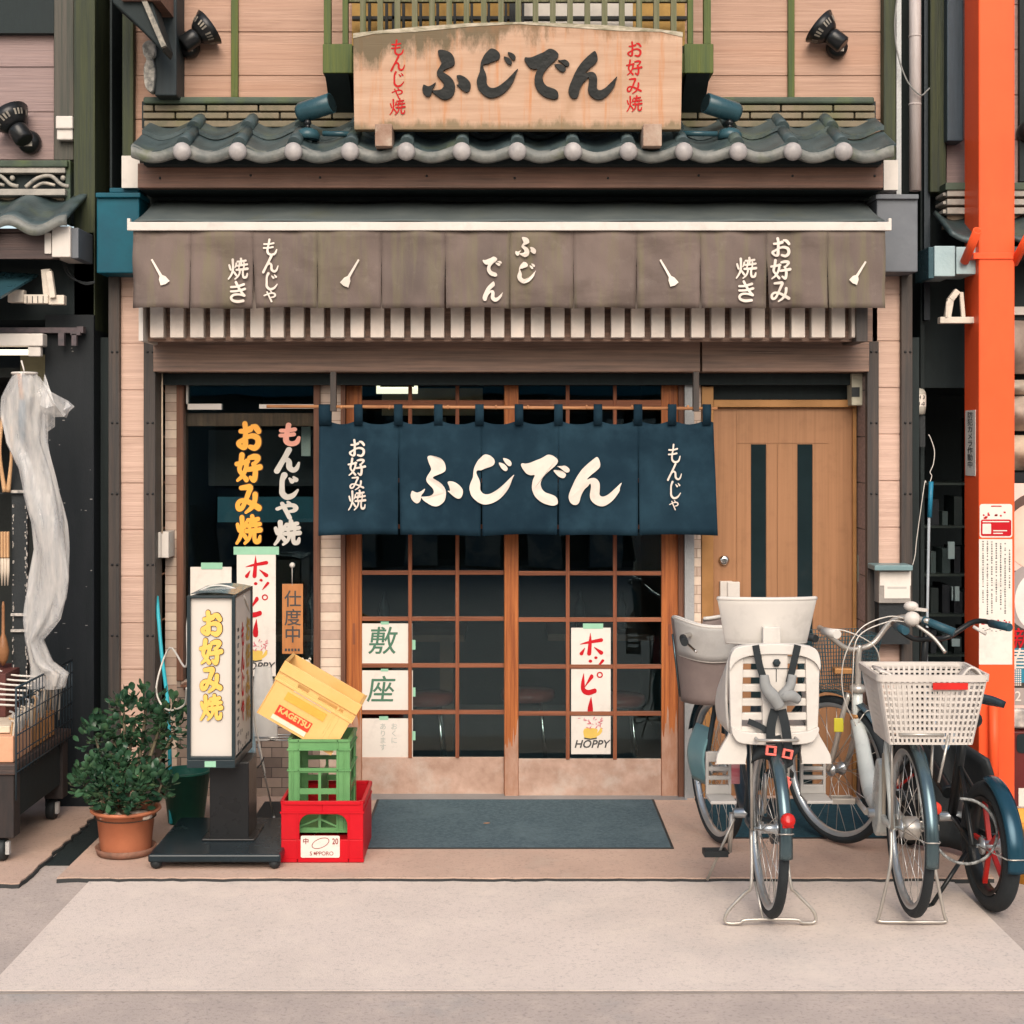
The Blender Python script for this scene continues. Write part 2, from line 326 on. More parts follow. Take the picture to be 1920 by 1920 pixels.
ST = {
'お': ["18,30,9 38,29,11 58,22,13", "36,4,12 39,26,11 38,60,12 36,84,13 24,88,9 10,74,11 26,62,9 48,50,9 70,47,11 88,56,13 90,76,13 76,90,12 56,86,9", "66,12,8 80,16,13 92,30,12"],
'好': ["24,4,12 20,30,11 14,56,10 26,74,9 42,92,11", "44,26,11 40,52,10 26,78,9 6,95,6", "2,36,9 24,32,10 48,27,10", "54,14,9 74,10,12 90,14,12 82,28,9 70,38,8", "70,36,9 78,52,11 78,76,12 72,93,12 58,84,7", "48,56,9 74,52,11 98,47,12"],
'み': ["20,10,9 40,8,11 58,8,12 50,30,11 38,58,10 24,82,10 10,84,11 7,68,10 20,56,9 44,58,10 70,70,12 93,82,13", "78,34,12 76,56,11 64,80,10 40,98,6"],
'焼': ["6,30,8 9,40,9 13,52,8", "42,22,8 40,32,8 35,42,5", "24,5,11 25,30,10 24,55,10 16,78,8 3,97,6", "25,58,7 33,68,9 42,80,9", "48,14,8 68,13,8 90,10,9", "66,1,10 68,14,9 67,27,8", "46,34,8 70,32,8 97,28,9", "58,22,7 57,36,7 54,48,6", "81,20,7 82,34,7 79,47,6", "42,53,9 70,52,10 99,49,11", "60,56,9 58,70,8 50,85,7 36,97,6", "76,56,9 75,76,9 80,90,10 93,88,10 98,72,6"],
'き': ["16,26,9 46,24,10 80,14,11", "16,47,9 50,45,10 86,36,11", "40,3,11 52,26,11 68,50,11 84,68,11", "82,68,10 56,62,9 30,64,10 17,76,11 24,90,11 48,96,12 78,93,11"],
'も': ["46,2,11 42,30,10 36,60,11 38,84,12 56,95,12 78,88,11 88,64,7", "16,30,9 42,30,9 70,24,10", "14,54,9 40,53,9 66,48,10"],
'ん': ["58,3,13 44,32,12 26,66,12 11,96,13", "22,72,8 34,54,10 48,46,11 58,56,12 60,80,13 74,92,12 88,84,10 97,60,5"],
'じ': ["40,4,14 32,24,11 31,55,11 33,80,13 50,95,13 74,88,11 92,66,5", "60,18,5 70,29,11", "76,12,5 85,23,11"],
'や': ["10,46,10 30,36,10 54,27,11 78,27,12 88,42,12 78,56,11 60,60,8", "54,8,7 60,15,9 64,24,9", "30,16,10 40,42,11 52,70,11 62,95,11"],
'ホ': ["3,51,2 35,43,11 92,32,17", "46,0,1 45,40,13 41,92,18", "22,68,3 8,92,16", "63,64,3 92,88,18"],
'ッ': ["14,38,24 15,38.5,24", "50,12,21 51,12.5,21", "96,34,20 76,62,14 58,86,3"],
'ピ': ["20,8,3 15,50,20 18,82,24 44,94,24 82,86,22", "64,22,21 44,46,11 26,68,4", "RING,110,14,14,7"],
'ー': ["50,0,3 46,60,26 46,90,25"],
}
def strokes(mb, ch, cx, cz, w, h, y, fat=1.0, lift=.001, fy=None, shear=0, k=6, step=.00012):
    """one brush character centred at (cx, cz) on the plane y, drawn as ribbons of changing width"""
    lev = lift
    for s_ in ST[ch]:
        if s_.startswith('RING'):
            _, a, b, r, t = s_.split(','); a, b, r, t = map(float, (a, b, r, t)); n = 24
            V = []
            for i in range(n):
                an = 2*math.pi*i/n
                for q in (r-t/2*fat, r+t/2*fat):
                    x = cx+(a+q*math.cos(an)-50)/100*w; z = cz-(b+q*math.sin(an)*w/h-50)/100*h
                    V.append(mb.bm.verts.new((x, (fy(x, z) if fy else y)-lev, z)))
            for i in range(n): mb.bm.faces.new((V[2*i], V[2*i+1], V[(2*i+3) % (2*n)], V[(2*i+2) % (2*n)]))
            lev += step*4; continue
        P = [tuple(map(float, q.split(','))) for q in s_.split()]
        C3 = crom([Vector(q) for q in P], k) if len(P) > 2 else [Vector(P[0]).lerp(Vector(P[1]), i/6) for i in range(7)]
        pts = [(c.x, c.y, max(.6, c.z)/2*fat) for c in C3]
        # round caps
        def cap(p, q):
            d = Vector((p[0]-q[0], p[1]-q[1])); L_ = d.length or 1; d /= L_
            return [(p[0]+d.x*p[2]*math.sin(a), p[1]+d.y*p[2]*math.sin(a), max(.25, p[2]*math.cos(a))) for a in (1.35, .9, .45)]
        pts = cap(pts[0], pts[1])+pts+list(reversed(cap(pts[-1], pts[-2])))
        prev = None; n = len(pts)
        for i, (a, b, r) in enumerate(pts):
            p0 = pts[max(0, i-1)]; p1 = pts[min(n-1, i+1)]
            d = Vector((p1[0]-p0[0], p1[1]-p0[1])); d = d.normalized() if d.length > 0 else Vector((1, 0))
            pr = []
            for sg in (-1, 1):
                u, v = a-d.y*r*sg, b+d.x*r*sg
                x = cx+(u-50+shear*(50-v))/100*w; z = cz-(v-50)/100*h
                pr.append(mb.bm.verts.new((x, (fy(x, z) if fy else y)-lev, z)))
            if prev: mb.bm.faces.new((prev[0], prev[1], pr[1], pr[0]))
            prev = pr; lev += step/12
        lev += step
def column(mb, chars, px, py0, py1, wpx, y, fat=1.0, lift=.001, fy=None, sizes=None, gap=.06, step=.00012):
    """a vertical line of small brush characters between two pixel rows"""
    sz = sizes or [1]*len(chars); tot = sum(sz)+gap*(len(chars)-1); u = (py1-py0)/tot; p = py0
    for ch, q in zip(chars, sz):
        hp = u*q; c = p+hp/2
        if ch in ('ふ', 'で'):
            big_word(mb, ['fu' if ch == 'ふ' else 'de'], px-wpx*.5, p, px+wpx*.5, p+hp, y, 0, lift, fy=fy or (lambda x, z: y))
        else:
            s_ = min(1, q*1.15); strokes(mb, ch, X(px, y), Z(c, y), wpx*(s_ if q < .9 else 1)/S(y), hp/S(y), y, fat, lift, fy, step=step)
        p += hp+u*gap
def font_text(mb, body, cx, cz, size, y, bold=0.0, mtx=None, sx=1.0, shear=0, spacing=1.0, lift=.001, ext=.0):
    cu = bpy.data.curves.new('t', 'FONT'); cu.body = body; cu.size = size; cu.align_x = 'CENTER'; cu.align_y = 'CENTER'
    cu.offset = 0; cu.shear = shear; cu.space_character = spacing; cu.extrude = ext; cu.resolution_u = 3
    ob = bpy.data.objects.new('t', cu); COL.objects.link(ob)
    dg = bpy.context.evaluated_depsgraph_get(); me = bpy.data.meshes.new_from_object(ob.evaluated_get(dg))
    mm = mtx if mtx is not None else Matrix.Translation((cx, y-lift, cz)) @ Matrix.Rotation(R(90), 4, 'X')
    for k, (ox, oy) in enumerate([(0,0)] if not bold else [(0,0),(bold,0),(-bold,0),(0,bold),(0,-bold)]):
        mb.add_mesh(me, mm @ Matrix.Diagonal((sx, 1, 1, 1)) @ Matrix.Translation((ox, oy, k*.00004)))
    bpy.data.objects.remove(ob); bpy.data.curves.remove(cu); bpy.data.meshes.remove(me)
# ================================================================== the ground
def ground_mat(name, a, b, sc=3.0, dirt=None, bump=.35):
    return M(name, a, b, rough=.85, scale=sc, lo=.3, hi=.7, bump=bump, bscale=170, detail=9, dirt=dirt)
g_slab = ground_mat('slab_concrete', (.625,.535,.475), (.555,.475,.42), 1.6, [((.40,.385,.36), .4, 1.1, .54), ((.25,.22,.2), .6, 75, .53), ((.66,.57,.49), .6, 4, .5), ((.42,.37,.33), .35, 14, .58), ((.22,.2,.18), .7, 6, .68)])
g_apron = ground_mat('apron_mortar', (.52,.365,.285), (.43,.30,.235), 2.2, [((.3,.25,.21), .5, 3, .54), ((.22,.17,.135), .6, 60, .54), ((.58,.43,.34), .5, 6, .55), ((.34,.26,.21), .4, 14, .58)])
g_pave = ground_mat('street_paving', (.455,.38,.335), (.36,.305,.272), 3, [((.25,.27,.27), .5, 2.0, .55), ((.17,.15,.14), .65, 60, .52), ((.52,.43,.37), .6, 7, .53)])
g_edge = M('ragged_edge', (.04,.042,.042), rough=.9)
mb = MB(); mb.box(-60, 60, -45, 40, -.3, 0); struct('ground', mb, g_pave)
mb = MB(); mb.box(-1.765, 1.888, -2.80, -1.50, -.05, .006); struct('pavement_slab', mb, g_slab)
for i, (px_, y_) in enumerate(((-1.2, -3.6), (.9, -3.6))):
    pass
def ragged(x0, x1, y0, y1, h, mat, name, amp=.012):
    n = 90; o = []
    rnd = random.Random(int(x0*100))
    for i in range(n+1): o.append((x0+(x1-x0)*i/n, y0+amp*(rnd.random()-.5)+.01*math.sin(i*.7)*amp/.012*.3))
    for i in range(1, 40): o.append((x1+(amp*(rnd.random()-.5) if i < 39 else 0), y0+(y1-y0)*i/40))
    o += [(x1, y1), (x0, y1)]
    mb = MB(); mb.prism(o, (0,0,0), (1,0,0), (0,1,0), (0,0,1), .001, h); struct(name, mb, mat)
    mb = MB()
    e = [(x, y-.002-.006*rnd.random()) if y < y0+.03 else ((x+.006, y) if x > x1-.02 else (x, y)) for x, y in o]
    mb.prism(e, (0,0,0), (1,0,0), (0,1,0), (0,0,1), -.01, h-.006); struct(name+'_edge', mb, g_edge)
ragged(-1.90, 2.06, -1.505, .02, .022, g_apron, 'forecourt')
ragged(-4.5, -2.035, -1.585, .02, .022, g_apron, 'side_forecourt', .02)
mb = MB(); mb.box(-2.03, -1.905, -1.25, .4, .001, .005); struct('gutter', mb, m_dark)
# faint construction joints in the street in front
mb = MB()
mb.box(-8, 8, -2.82, -2.802, .001, .004)
struct('street_joint', mb, M('joint', (.30,.26,.23), rough=.9))

# ================================================================== the restaurant
bld = thing('restaurant_building', 'two storey wooden restaurant with pink board cladding and a tiled eave over sliding glass doors', 'building')
YF = -.20                                       # the face of posts and side cladding; doors and windows stand at y = 0
def boards(x0, x1, z0, z1, seams, y0, y1, mb):
    zz = sorted([z0]+[z for z in seams if z0 < z < z1]+[z1])
    for a, b in zip(zz, zz[1:]): mb.box(x0, x1, y0+random.uniform(-.001, .001), y1, a+.0035, b-.0035)
    mb.box(x0, x1, y0+.006, y1+.01, z0, z1)
UPY = -.15
mb = MB(); s1 = [Z(p, UPY) for p in (-22, 60, 142, 224, 300)]
boards(X(232,UPY), X(1662,UPY), Z(300,UPY), Z(-260,UPY), [Z(60+82*k, UPY) for k in range(-5, 3)], UPY, .05, mb)
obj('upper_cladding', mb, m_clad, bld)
mb = MB(); mb.box(X(232,UPY), X(1662,UPY), -.10, 3.0, Z(640,0), Z(-260,UPY)); mb.box(X(200), X(292,YF), -.12, 3, 0, 2.4); mb.box(X(1628,YF), X(1712), -.12, 3, 0, 2.4)
mb.box(-1.95, 2.0, 2.9, 3.0, 0, 2.45)
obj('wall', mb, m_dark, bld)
sm = [Z(644+87.3*k, YF) for k in range(-3, 12)]
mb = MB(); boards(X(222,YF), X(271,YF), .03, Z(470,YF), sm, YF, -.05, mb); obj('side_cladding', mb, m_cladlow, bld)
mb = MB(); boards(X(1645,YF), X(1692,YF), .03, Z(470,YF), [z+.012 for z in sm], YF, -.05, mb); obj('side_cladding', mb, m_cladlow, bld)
_bm = bmesh.new(); _q = MB(); _q.lathe((0,0,0), [(.007,.002),(.006,-.003),(.002,-.005)], 10, axis='y'); bolt_me = bpy.data.meshes.new('bolt'); _q.bm.to_mesh(bolt_me); _q.bm.free(); bolt_me.materials.append(m_black)
def bolt(x, y, z, par):
    o = bpy.data.objects.new('bolt', bolt_me); COL.objects.link(o); o.parent = par; o.location = WM[par.name].inverted() @ Vector((x, y, z))
for px0, px1 in ((203,224), (269,291), (1690,1711), (1626,1648)):
    mb = MB(); mb.pbox(px0, 512 if px0 in (203,1690) else 640, px1, 830+H*S(-.235)-4, -.235, -.08); po = obj('post', mb, m_post, bld, bevel=.003)
    for k in range(8):
        zz = Z(660+133*k, -.235)
        if zz > .1:
            for dx in (.35, .8): bolt(X(px0+(px1-px0)*dx, -.235), -.235, zz, po)
# recess: returns, tile strips
mb = MB(); boards(X(292,YF)+.0005, X(292,YF)+.004, .03, Z(700,0), sm, -.195, 0, mb)
for z0 in sm: pass
obj('recess_cladding', mb, m_cladside, bld)
mb = MB()
zz = sorted([.03]+[z for z in sm if .03 < z < 2.2]+[2.2])
for a, b in zip(zz, zz[1:]): mb.box(1.822, 1.836, -.19, 0, a+.003, b-.003)
for a, b in zip(zz, zz[1:]): mb.box(X(1603), 1.82, -.012, .02, a+.003, b-.003)
obj('recess_cladding', mb, m_cladgrey, bld)
mb = MB()
for a_, b_, y_ in ((304,333,0), (600,640,0), (1299,1313,-.03)): mb = MB(); mb.box(X(a_), X(b_), y_, .12, .02, Z(703)); obj('tile_strip', mb, m_tilewall, bld)
mb = MB(); mb.box(X(333), X(600), -.02, .10, .02, Z(1275)); obj('tile_wall', mb, m_tilelow, bld)
# lintel and the pale slats above it
mb = MB(); mb.pbox(287, 638, 1313, 697, -.25, .04); mb.pbox(1316.5, 638, 1630, 697, -.252, .04); obj('lintel', mb, m_beam, bld, bevel=.004)
mb = MB(); mb.box(X(287,-.25), X(1630,-.25), -.10, .04, Z(697,-.25)-.06, Z(697,-.25)-.003); obj('lintel_soffit', mb, m_dark, bld)
lv = MB(); lv.pbox(268, 520, 1636, 640, -.46, -.40); lvo = obj('slat_frame', lv, m_beam, bld)
mb = MB(); k = 0; p = 281.
while p < 1612:
    if not (1300 < p < 1318): mb.pbox(p, 500, p+25.5, 633, -.53, -.45)
    p += 37.6
obj('slats', mb, m_slat, lvo, bevel=.004)
mb = MB(); mb.pbox(260, 520, 268, 639, -.57, -.2); obj('end_trim', mb, m_white, lvo)
mb = MB(); mb.pbox(1606, 520, 1627, 640, -.56, -.2); obj('end_post', mb, m_post, lvo)
# fascia, soffit, header wall coloured dark for the shade under the eave
mb = MB(); yF = -.50
mb.pbox(258, 306, 1656, 352, yF, yF+.05); fa = obj('fascia', mb, m_fascia, bld, bevel=.003)
for px_ in (300, 470, 600, 800, 965, 1140, 1310, 1486, 1640): bolt(X(px_,yF), yF, Z(328+(px_ % 7),yF), fa)
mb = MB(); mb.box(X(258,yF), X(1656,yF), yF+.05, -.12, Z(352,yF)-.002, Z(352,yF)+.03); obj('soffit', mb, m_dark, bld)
mb = MB(); mb.box(X(262,-.22), X(1648,-.22), -.22, -.1, Z(500,-.22), Z(300,-.22)); obj('eave_shade_wall', mb, m_dark, bld)
# tiled eave -------------------------------------------------------------------------------
balls = [343, 447, 551, 657, 762, 866, 970, 1074, 1178, 1281, 1383, 1485, 1580]
yE = -.66
bx = [X(p, yE) for p in balls]
bx = [bx[0]-.264]+bx+[bx[-1]+.262]
def wave(x):
    if x <= bx[0]: t = (x-bx[0])/.264 % 1
    else:
        t = 0
        for a, b in zip(bx, bx[1:]):
            if a <= x <= b: t = (x-a)/(b-a); break
    w = .5+.5*math.cos(2*math.pi*t)
    return .038*(w**1.25)-.006*math.sin(2*math.pi*t)
x0r, x1r = X(246,yE), X(1676,yE)
ZB = Z(291, yE); SL = .43                                    # valley height at the front edge, slope
rt = random.Random(17)
edges = [x0r]+[x for x in bx if x0r+.05 < x < x1r-.05]+[x1r]
def course(mb, ya, yb, lift, thick):
    for xa, xb in zip(edges, edges[1:]):
        dz, tl, dy = rt.uniform(-.003,.003), rt.uniform(-.012,.012), rt.uniform(-.004,.004); n = 16; rows = 5; V = []
        xa_, xb_ = xa-.004, xb+.012
        for j in range(rows+1):
            y = ya+dy+(yb-ya)*j/rows; R_ = []
            for i in range(n+1):
                x = xa_+(xb_-xa_)*i/n; xc_ = min(max(x, xa+.0005), xb-.0005)
                R_.append(mb.bm.verts.new((x, y, ZB+.012+lift+dz+(y-yE)*SL+wave(xc_)+.009*(i/n)+tl*(x-xa)+.0)))
            V.append(R_)
        for j in range(rows):
            for i in range(n): mb.bm.faces.new((V[j][i], V[j][i+1], V[j+1][i+1], V[j+1][i])).smooth = True
        for row in (0,):
            lo = [mb.bm.verts.new((v.co.x, v.co.y+.002, v.co.z-thick)) for v in V[0]]; tp = [mb.bm.verts.new(v.co) for v in V[0]]
            for i in range(n): mb.bm.faces.new((lo[i], lo[i+1], tp[i+1], tp[i])).smooth = True
        for s_ in (0, n):
            lo = [mb.bm.verts.new(V[j][s_].co-Vector((0,0,thick))) for j in range(rows+1)]; tp = [mb.bm.verts.new(V[j][s_].co) for j in range(rows+1)]
            for j in range(rows): mb.bm.faces.new((lo[j], lo[j+1], tp[j+1], tp[j]))
    for x in edges[1:-1]: mb.tube([(x, ya+.01, ZB+.03+lift+(ya-yE)*SL+wave(x-.001)-.012), (x, yb, ZB+.03+lift+(yb-yE)*SL+wave(x-.001)-.012)], [.034,.030], 12)
mb = MB(); course(mb, yE, -.40, 0, .012); course(mb, -.425, -.14, .024, .02); roof = obj('tiled_eave', mb, m_tile, bld)
mb = MB(); n = 180
pts = [(x0r+(x1r-x0r)*i/n) for i in range(n+1)]
A = [mb.bm.verts.new((x, yE-.004, ZB+.014+wave(x)*.8)) for x in pts]; Bv = [mb.bm.verts.new((x, yE-.004, ZB-.033+wave(x)*.7)) for x in pts]
C1 = [mb.bm.verts.new((x, yE+.03, ZB+.016+wave(x)+.013)) for x in pts]; C2 = [mb.bm.verts.new((x, yE+.03, ZB-.033+wave(x)*.7)) for x in pts]
for i in range(n):
    for q in ((Bv,A),(A,C1),(C2,Bv)):
        f = mb.bm.faces.new((q[0][i], q[0][i+1], q[1][i+1], q[1][i])); f.smooth = True
obj('tile_lip', mb, m_tilelip, roof)
for x in bx[1:-1]:
    mb = MB(); mb.sphere((x, yE-.02, ZB+.014), .044, 20, (1, .75, 1))
    obj('tile_cap', mb, m_ball, roof)
mb = MB(); mb.box(x0r+.04, x1r-.04, -.58, -.1, ZB-.03, ZB+.02); obj('eave_board', mb, m_dark, bld)
# plaster scallops and ridge courses
mb = MB(); mb.box(X(272,-.2), X(1640,-.2), -.205, -.14, Z(262,-.2), Z(236,-.2)); obj('ridge_plaster', mb, m_cream, bld)
for (a, b, q) in ((226,238,0), (211,222,60), (197,208,20)):
    mb = MB(); p = 268.+q-97
    yy = -.235+.012*(238-b)/12
    while p < 1640:
        u, v = max(268, p+1), min(1642, p+97)
        if v > u: mb.pbox(u, a, v-1.2, b, yy-.03+random.uniform(-.002,.002), -.14)
        p += 98
    obj('ridge_tiles', mb, m_ridge, bld, bevel=.004)
mb = MB(); mb.pbox(268, 181, 1640, 194, -.245, -.14); obj('ridge_cap', mb, m_ridgetop, bld, bevel=.01)
mb = MB(); mb.pbox(266, 190, 1642, 240, -.2, -.14); obj('ridge_core', mb, m_dark, bld)
# green battens and corner posts
for p0, p1, yb in ((433,446,182), (1478,1490,186)):
    mb = MB(); mb.pbox(p0, -260, p1, yb, -.175, -.14); obj('batten', mb, m_green, bld, bevel=.003)
mb = MB(); mb.pbox(229, -260, 250, 296, -.2, -.1); obj('corner_post', mb, m_greendk, bld, bevel=.004)
mb = MB(); mb.pbox(1657, -260, 1680, 300, -.22, -.1); obj('corner_post', mb, m_greendk, bld, bevel=.004)
mb = MB(); mb.pbox(1681, -260, 1690, 365, -.2, -.1); obj('corner_trim', mb, m_alu, bld)
for q in ((228,292,262,352), (1657,300,1684,356)): mb = MB(); mb.pbox(*q, -.38, -.1); obj('eave_end', mb, m_white, bld)
# corner bracket at the upper left
brk = MB(); brk.pbox(290, -260, 331, 179, -.34, -.14); bro = obj('bracket_post', brk, M('bracket_wood', (.022,.032,.036), (.013,.02,.023), rough=.6, st=(9,9,1), dirt=[((.2,.19,.17), .5, 14, .7)]), bld, bevel=.006)
mb = MB(); o = [(196,-90),(258,-90),(310,84),(306,97),(250,40),(212,6)]
mb.prism([(X(a,-.6), Z(b,-.6)) for a, b in o], (0,-.42,0), (1,0,0), (0,0,1), (0,-1,0), 0, .19); obj('bracket_arm', mb, m_dark, bro, bevel=.008)
mb = MB(); mb.bar((X(262,-.62), -.62, Z(-20,-.62)), (X(308,-.62), -.62, Z(88,-.62)), .026, .024); obj('bracket_edge', mb, M('weathered_edge', (.33,.30,.25), (.10,.10,.09), scale=30, rough=.8), bro)
mb = MB(); o = [(268,84),(278,76),(290,82),(291,104),(286,110),(291,130),(288,168),(280,172),(272,160),(270,128),(275,112),(270,104),(268,94)]
mb.prism(smooth2([(X(a,-.36), Z(b,-.36)) for a, b in o]), (0,-.30,0), (1,0,0), (0,0,1), (0,-1,0), 0, .07); obj('corbel', mb, M('corbel_paint', (.42,.39,.34), (.05,.055,.055), scale=24, rough=.7), bro, bevel=.005)
mb = MB(); mb.pbox(228, -40, 300, 0, -.64, -.2); obj('bracket_beam', mb, m_fascia, bro)

# lattice balcony window ----------------------------------------------------------------------
bal = MB(); yb_ = -.50
balo = obj('lattice_bay', bal.box(X(612,yb_), X(1332,yb_), -.44, -.1, Z(137,yb_)+.005, Z(80,yb_)), m_dark, bld)
for a, b in ((605,660), (1283,1338)):
    mb = MB(); mb.pbox(a, 82, b, 137, yb_, -.1); obj('bay_block', mb, m_green, balo, bevel=.004)
    mb = MB(); mb.prism([(-.5, 0), (-.13, 0), (-.13, -.15), (-.22, -.15)], (X(a+4,yb_), 0, Z(137,yb_)-.002), (0,1,0), (0,0,1), (1,0,0), 0, .115); obj('bay_bracket', mb, m_dark, balo)
mb = MB(); mb.pbox(612, 100, 1332, 137, yb_+.02, -.1); obj('bay_sill', mb, m_green, balo)
for a, b in ((607,620), (642,652), (1290,1300), (1320,1333)):
    mb = MB(); mb.pbox(a, -160, b, 82, yb_+.01, yb_+.06); obj('bay_post', mb, m_green, balo)
mb = MB()
for k in range(19):
    p = 675+k*32.4
    mb.pbox(p, -160, p+10.5, 100, yb_+.03, yb_+.06)
mb.pbox(652, -10, 1290, 3, yb_+.06, yb_+.09)
obj('bay_bars', mb, woodz('lattice_wood', (.15,.14,.085), (.075,.085,.03)), balo)
mb = MB(); mb.box(X(655,-.3), X(1290,-.3), -.17, -.155, 3.6, 4.6); obj('bay_window', mb, M('warm_window', (.50,.30,.09), (.33,.19,.055), scale=7, rough=.75, dirt=[((.10,.07,.035), .6, 5, .62)]), balo)
mb = MB(); mb.box(X(980,-.3), X(1190,-.3), -.185, -.172, 3.6, 4.6); obj('bay_curtain', mb, m_paper, balo)
mb = MB(); mb.pbox(660, 30, 1288, 36, -.26, -.22)
for p in (735,): mb.pbox(p, -160, p+8, 100, -.26, -.22)
mb.pbox(955, -160, 975, 100, -.3, -.22)
for p in range(676, 980, 32): mb.pbox(p+14, -160, p+19, 100, -.27, -.24)
obj('bay_sash', mb, m_blackmat, balo)

# shop window -----------------------------------------------------------------------------------
mb = MB(); mb.box(X(333), X(346), -.03, .1, Z(1275), Z(700)); mb.box(X(589), X(601), -.03, .1, Z(1275), Z(700)); mb.box(X(346), X(589), -.03, .1, Z(1292), Z(1278)); mb.box(X(346), X(589), .045, .1, Z(799), Z(774)); mb.box(X(346), X(589), -.03, .1, Z(706), Z(696))
win = obj('window', mb, m_winframe, bld, bevel=.003)
mb = MB(); mb.box(X(346), X(589), .03, .036, Z(1278), Z(706)); obj('pane', mb, m_glass, win)
mb = MB(); mb.box(X(349), X(352), .0, .03, Z(768), Z(722)); mb.box(X(349), X(415), .0, .03, Z(768), Z(757)); mb.box(X(486), X(590), 0, .03, Z(766), Z(758)); obj('window_label', mb, m_white, win)
mb = MB(); mb.box(X(480), X(588), .3, .33, Z(1395), Z(1388)); obj('inner_ledge', mb, m_alu, win)
# sliding doors -----------------------------------------------------------------------------------
def door(xs, stiles, bars, yd, left):
    mb = MB()
    mb.box(X(stiles[0][0]), X(stiles[0][1]), yd, yd+.035, .012, Z(700)); mb.box(X(stiles[1][0]), X(stiles[1][1]), yd, yd+.035, .012, Z(700))
    d = obj('sliding_door', mb, m_doorwood, bld, bevel=.003)
    a, b = stiles[0][1], stiles[1][0]
    mb = MB()
    for p in (1075, 1162, 1250, 1338, 988, 901, 814): mb.box(X(a), X(b), yd+.004, yd+.03, Z(p+4), Z(p-4))
    mb.box(X(a), X(b), yd+.002, yd+.032, Z(762), Z(750)); mb.box(X(a), X(b), yd+.002, yd+.032, Z(706), Z(696))
    obj('rails', mb, m_muntinx, d, bevel=.002)
    mb = MB()
    for p in bars: mb.box(X(p-3.5), X(p+3.5), yd, yd+.033, Z(1424), Z(700))
    obj('muntins', mb, m_muntin, d, bevel=.002)
    mb = MB(); mb.box(X(a), X(b), yd+.006, yd+.030, .012, Z(1423)); obj('bottom_panel', mb, m_doorworn, d, bevel=.003)
    mb = MB(); mb.box(X(a), X(b), yd+.015, yd+.019, Z(1423), Z(700)); obj('glass', mb, m_glass, d)
    q = stiles[0] if left else stiles[1]; c = (q[0]+q[1])/2
    mb = MB(); mb.box(X(c-2.5), X(c+2.5), yd-.002, yd+.01, Z(1210), Z(1170)); obj('door_pull', mb, m_blackmat if False else m_muntin, d)
    for st_ in stiles:
      mb = MB(); u0, u1 = X(st_[0]+.6), X(st_[1]-.6); zt9 = Z(1340+random.uniform(0,40)); nn = 14; mb.prism([(u0,.014),(u1,.014)]+[(u1+(u0-u1)*q/nn, zt9+random.uniform(-.09,.09)) for q in range(nn+1)], (0,yd,0), (1,0,0), (0,0,1), (0,-1,0), -.01, .0015)
      obj('worn_foot', mb, M('worn_stile', (.42,.26,.19), (.30,.145,.085), scale=6, st=(3,3,1), rough=.7), d)
door((650,972), ((648,677), (945,973)), (768, 857), .035, True)
door((945,1270), ((946,972), (1240,1271)), (1064.5, 1153), -.005, False)
mb = MB(); mb.box(X(640), X(648), -.03, .1, .01, Z(700)); mb.box(X(1271), X(1281), -.03, .1, .01, Z(700)); mb.box(X(640), X(1281), .0, .1, Z(700), Z(690)); obj('door_jamb', mb, m_winframe, bld)
mb = MB(); mb.box(X(1281.5), X(1299), -.06, .1, .01, Z(700)); obj('steel_jamb', mb, m_alu, bld)
mb = MB(); mb.box(X(640), X(1285), -.10, .1, .003, .0225); obj('threshold', mb, m_alu, bld)
# bronze front door
yd = .0
mb = MB(); mb.box(X(1314), X(1336), -.04, .08, .012, Z(725)); mb.box(X(1336), X(1604), -.04, .08, Z(764), Z(750)); mb.box(X(1597), X(1604), -.03, .08, .012, Z(764)); fd = obj('entrance_door', mb, m_gold, bld, bevel=.003)
mb = MB(); mb.box(X(1336.5), X(1597), 0, .05, .014, Z(765)); obj('door_leaf', mb, m_brown, fd)
mb = MB(); mb.box(X(1381), X(1554), -.004, .0, Z(831), Z(768))
for a, b in ((1381,1407), (1437,1456.5), (1457.5,1494), (1524,1554)): mb.box(X(a), X(b), -.005, -.0005, .03, Z(833))
obj('door_panels', mb, m_brown, fd)
mb = MB(); mb.box(X(1408), X(1436), -.003, 0, .05, Z(833)); mb.box(X(1495), X(1523), -.003, 0, .05, Z(833)); obj('glass_strip', mb, m_blackglass, fd)
mb = MB(); mb.lathe((X(1357), 0, Z(1050)), [(.026,0),(.028,-.012),(.022,-.022),(.012,-.026)], 20, axis='y'); obj('lock', mb, m_chrome, fd)
mb = MB(); mb.box(X(1349), X(1372), -.03, 0, Z(1122), Z(1089)); mb.box(X(1362), X(1385), -.045, -.012, Z(1165), Z(1090)); obj('door_handle', mb, m_white, fd, bevel=.003)
mb = MB(); mb.box(X(1336), X(1604), .02, .08, Z(750), Z(698)); obj('transom_panel', mb, m_dark, fd)
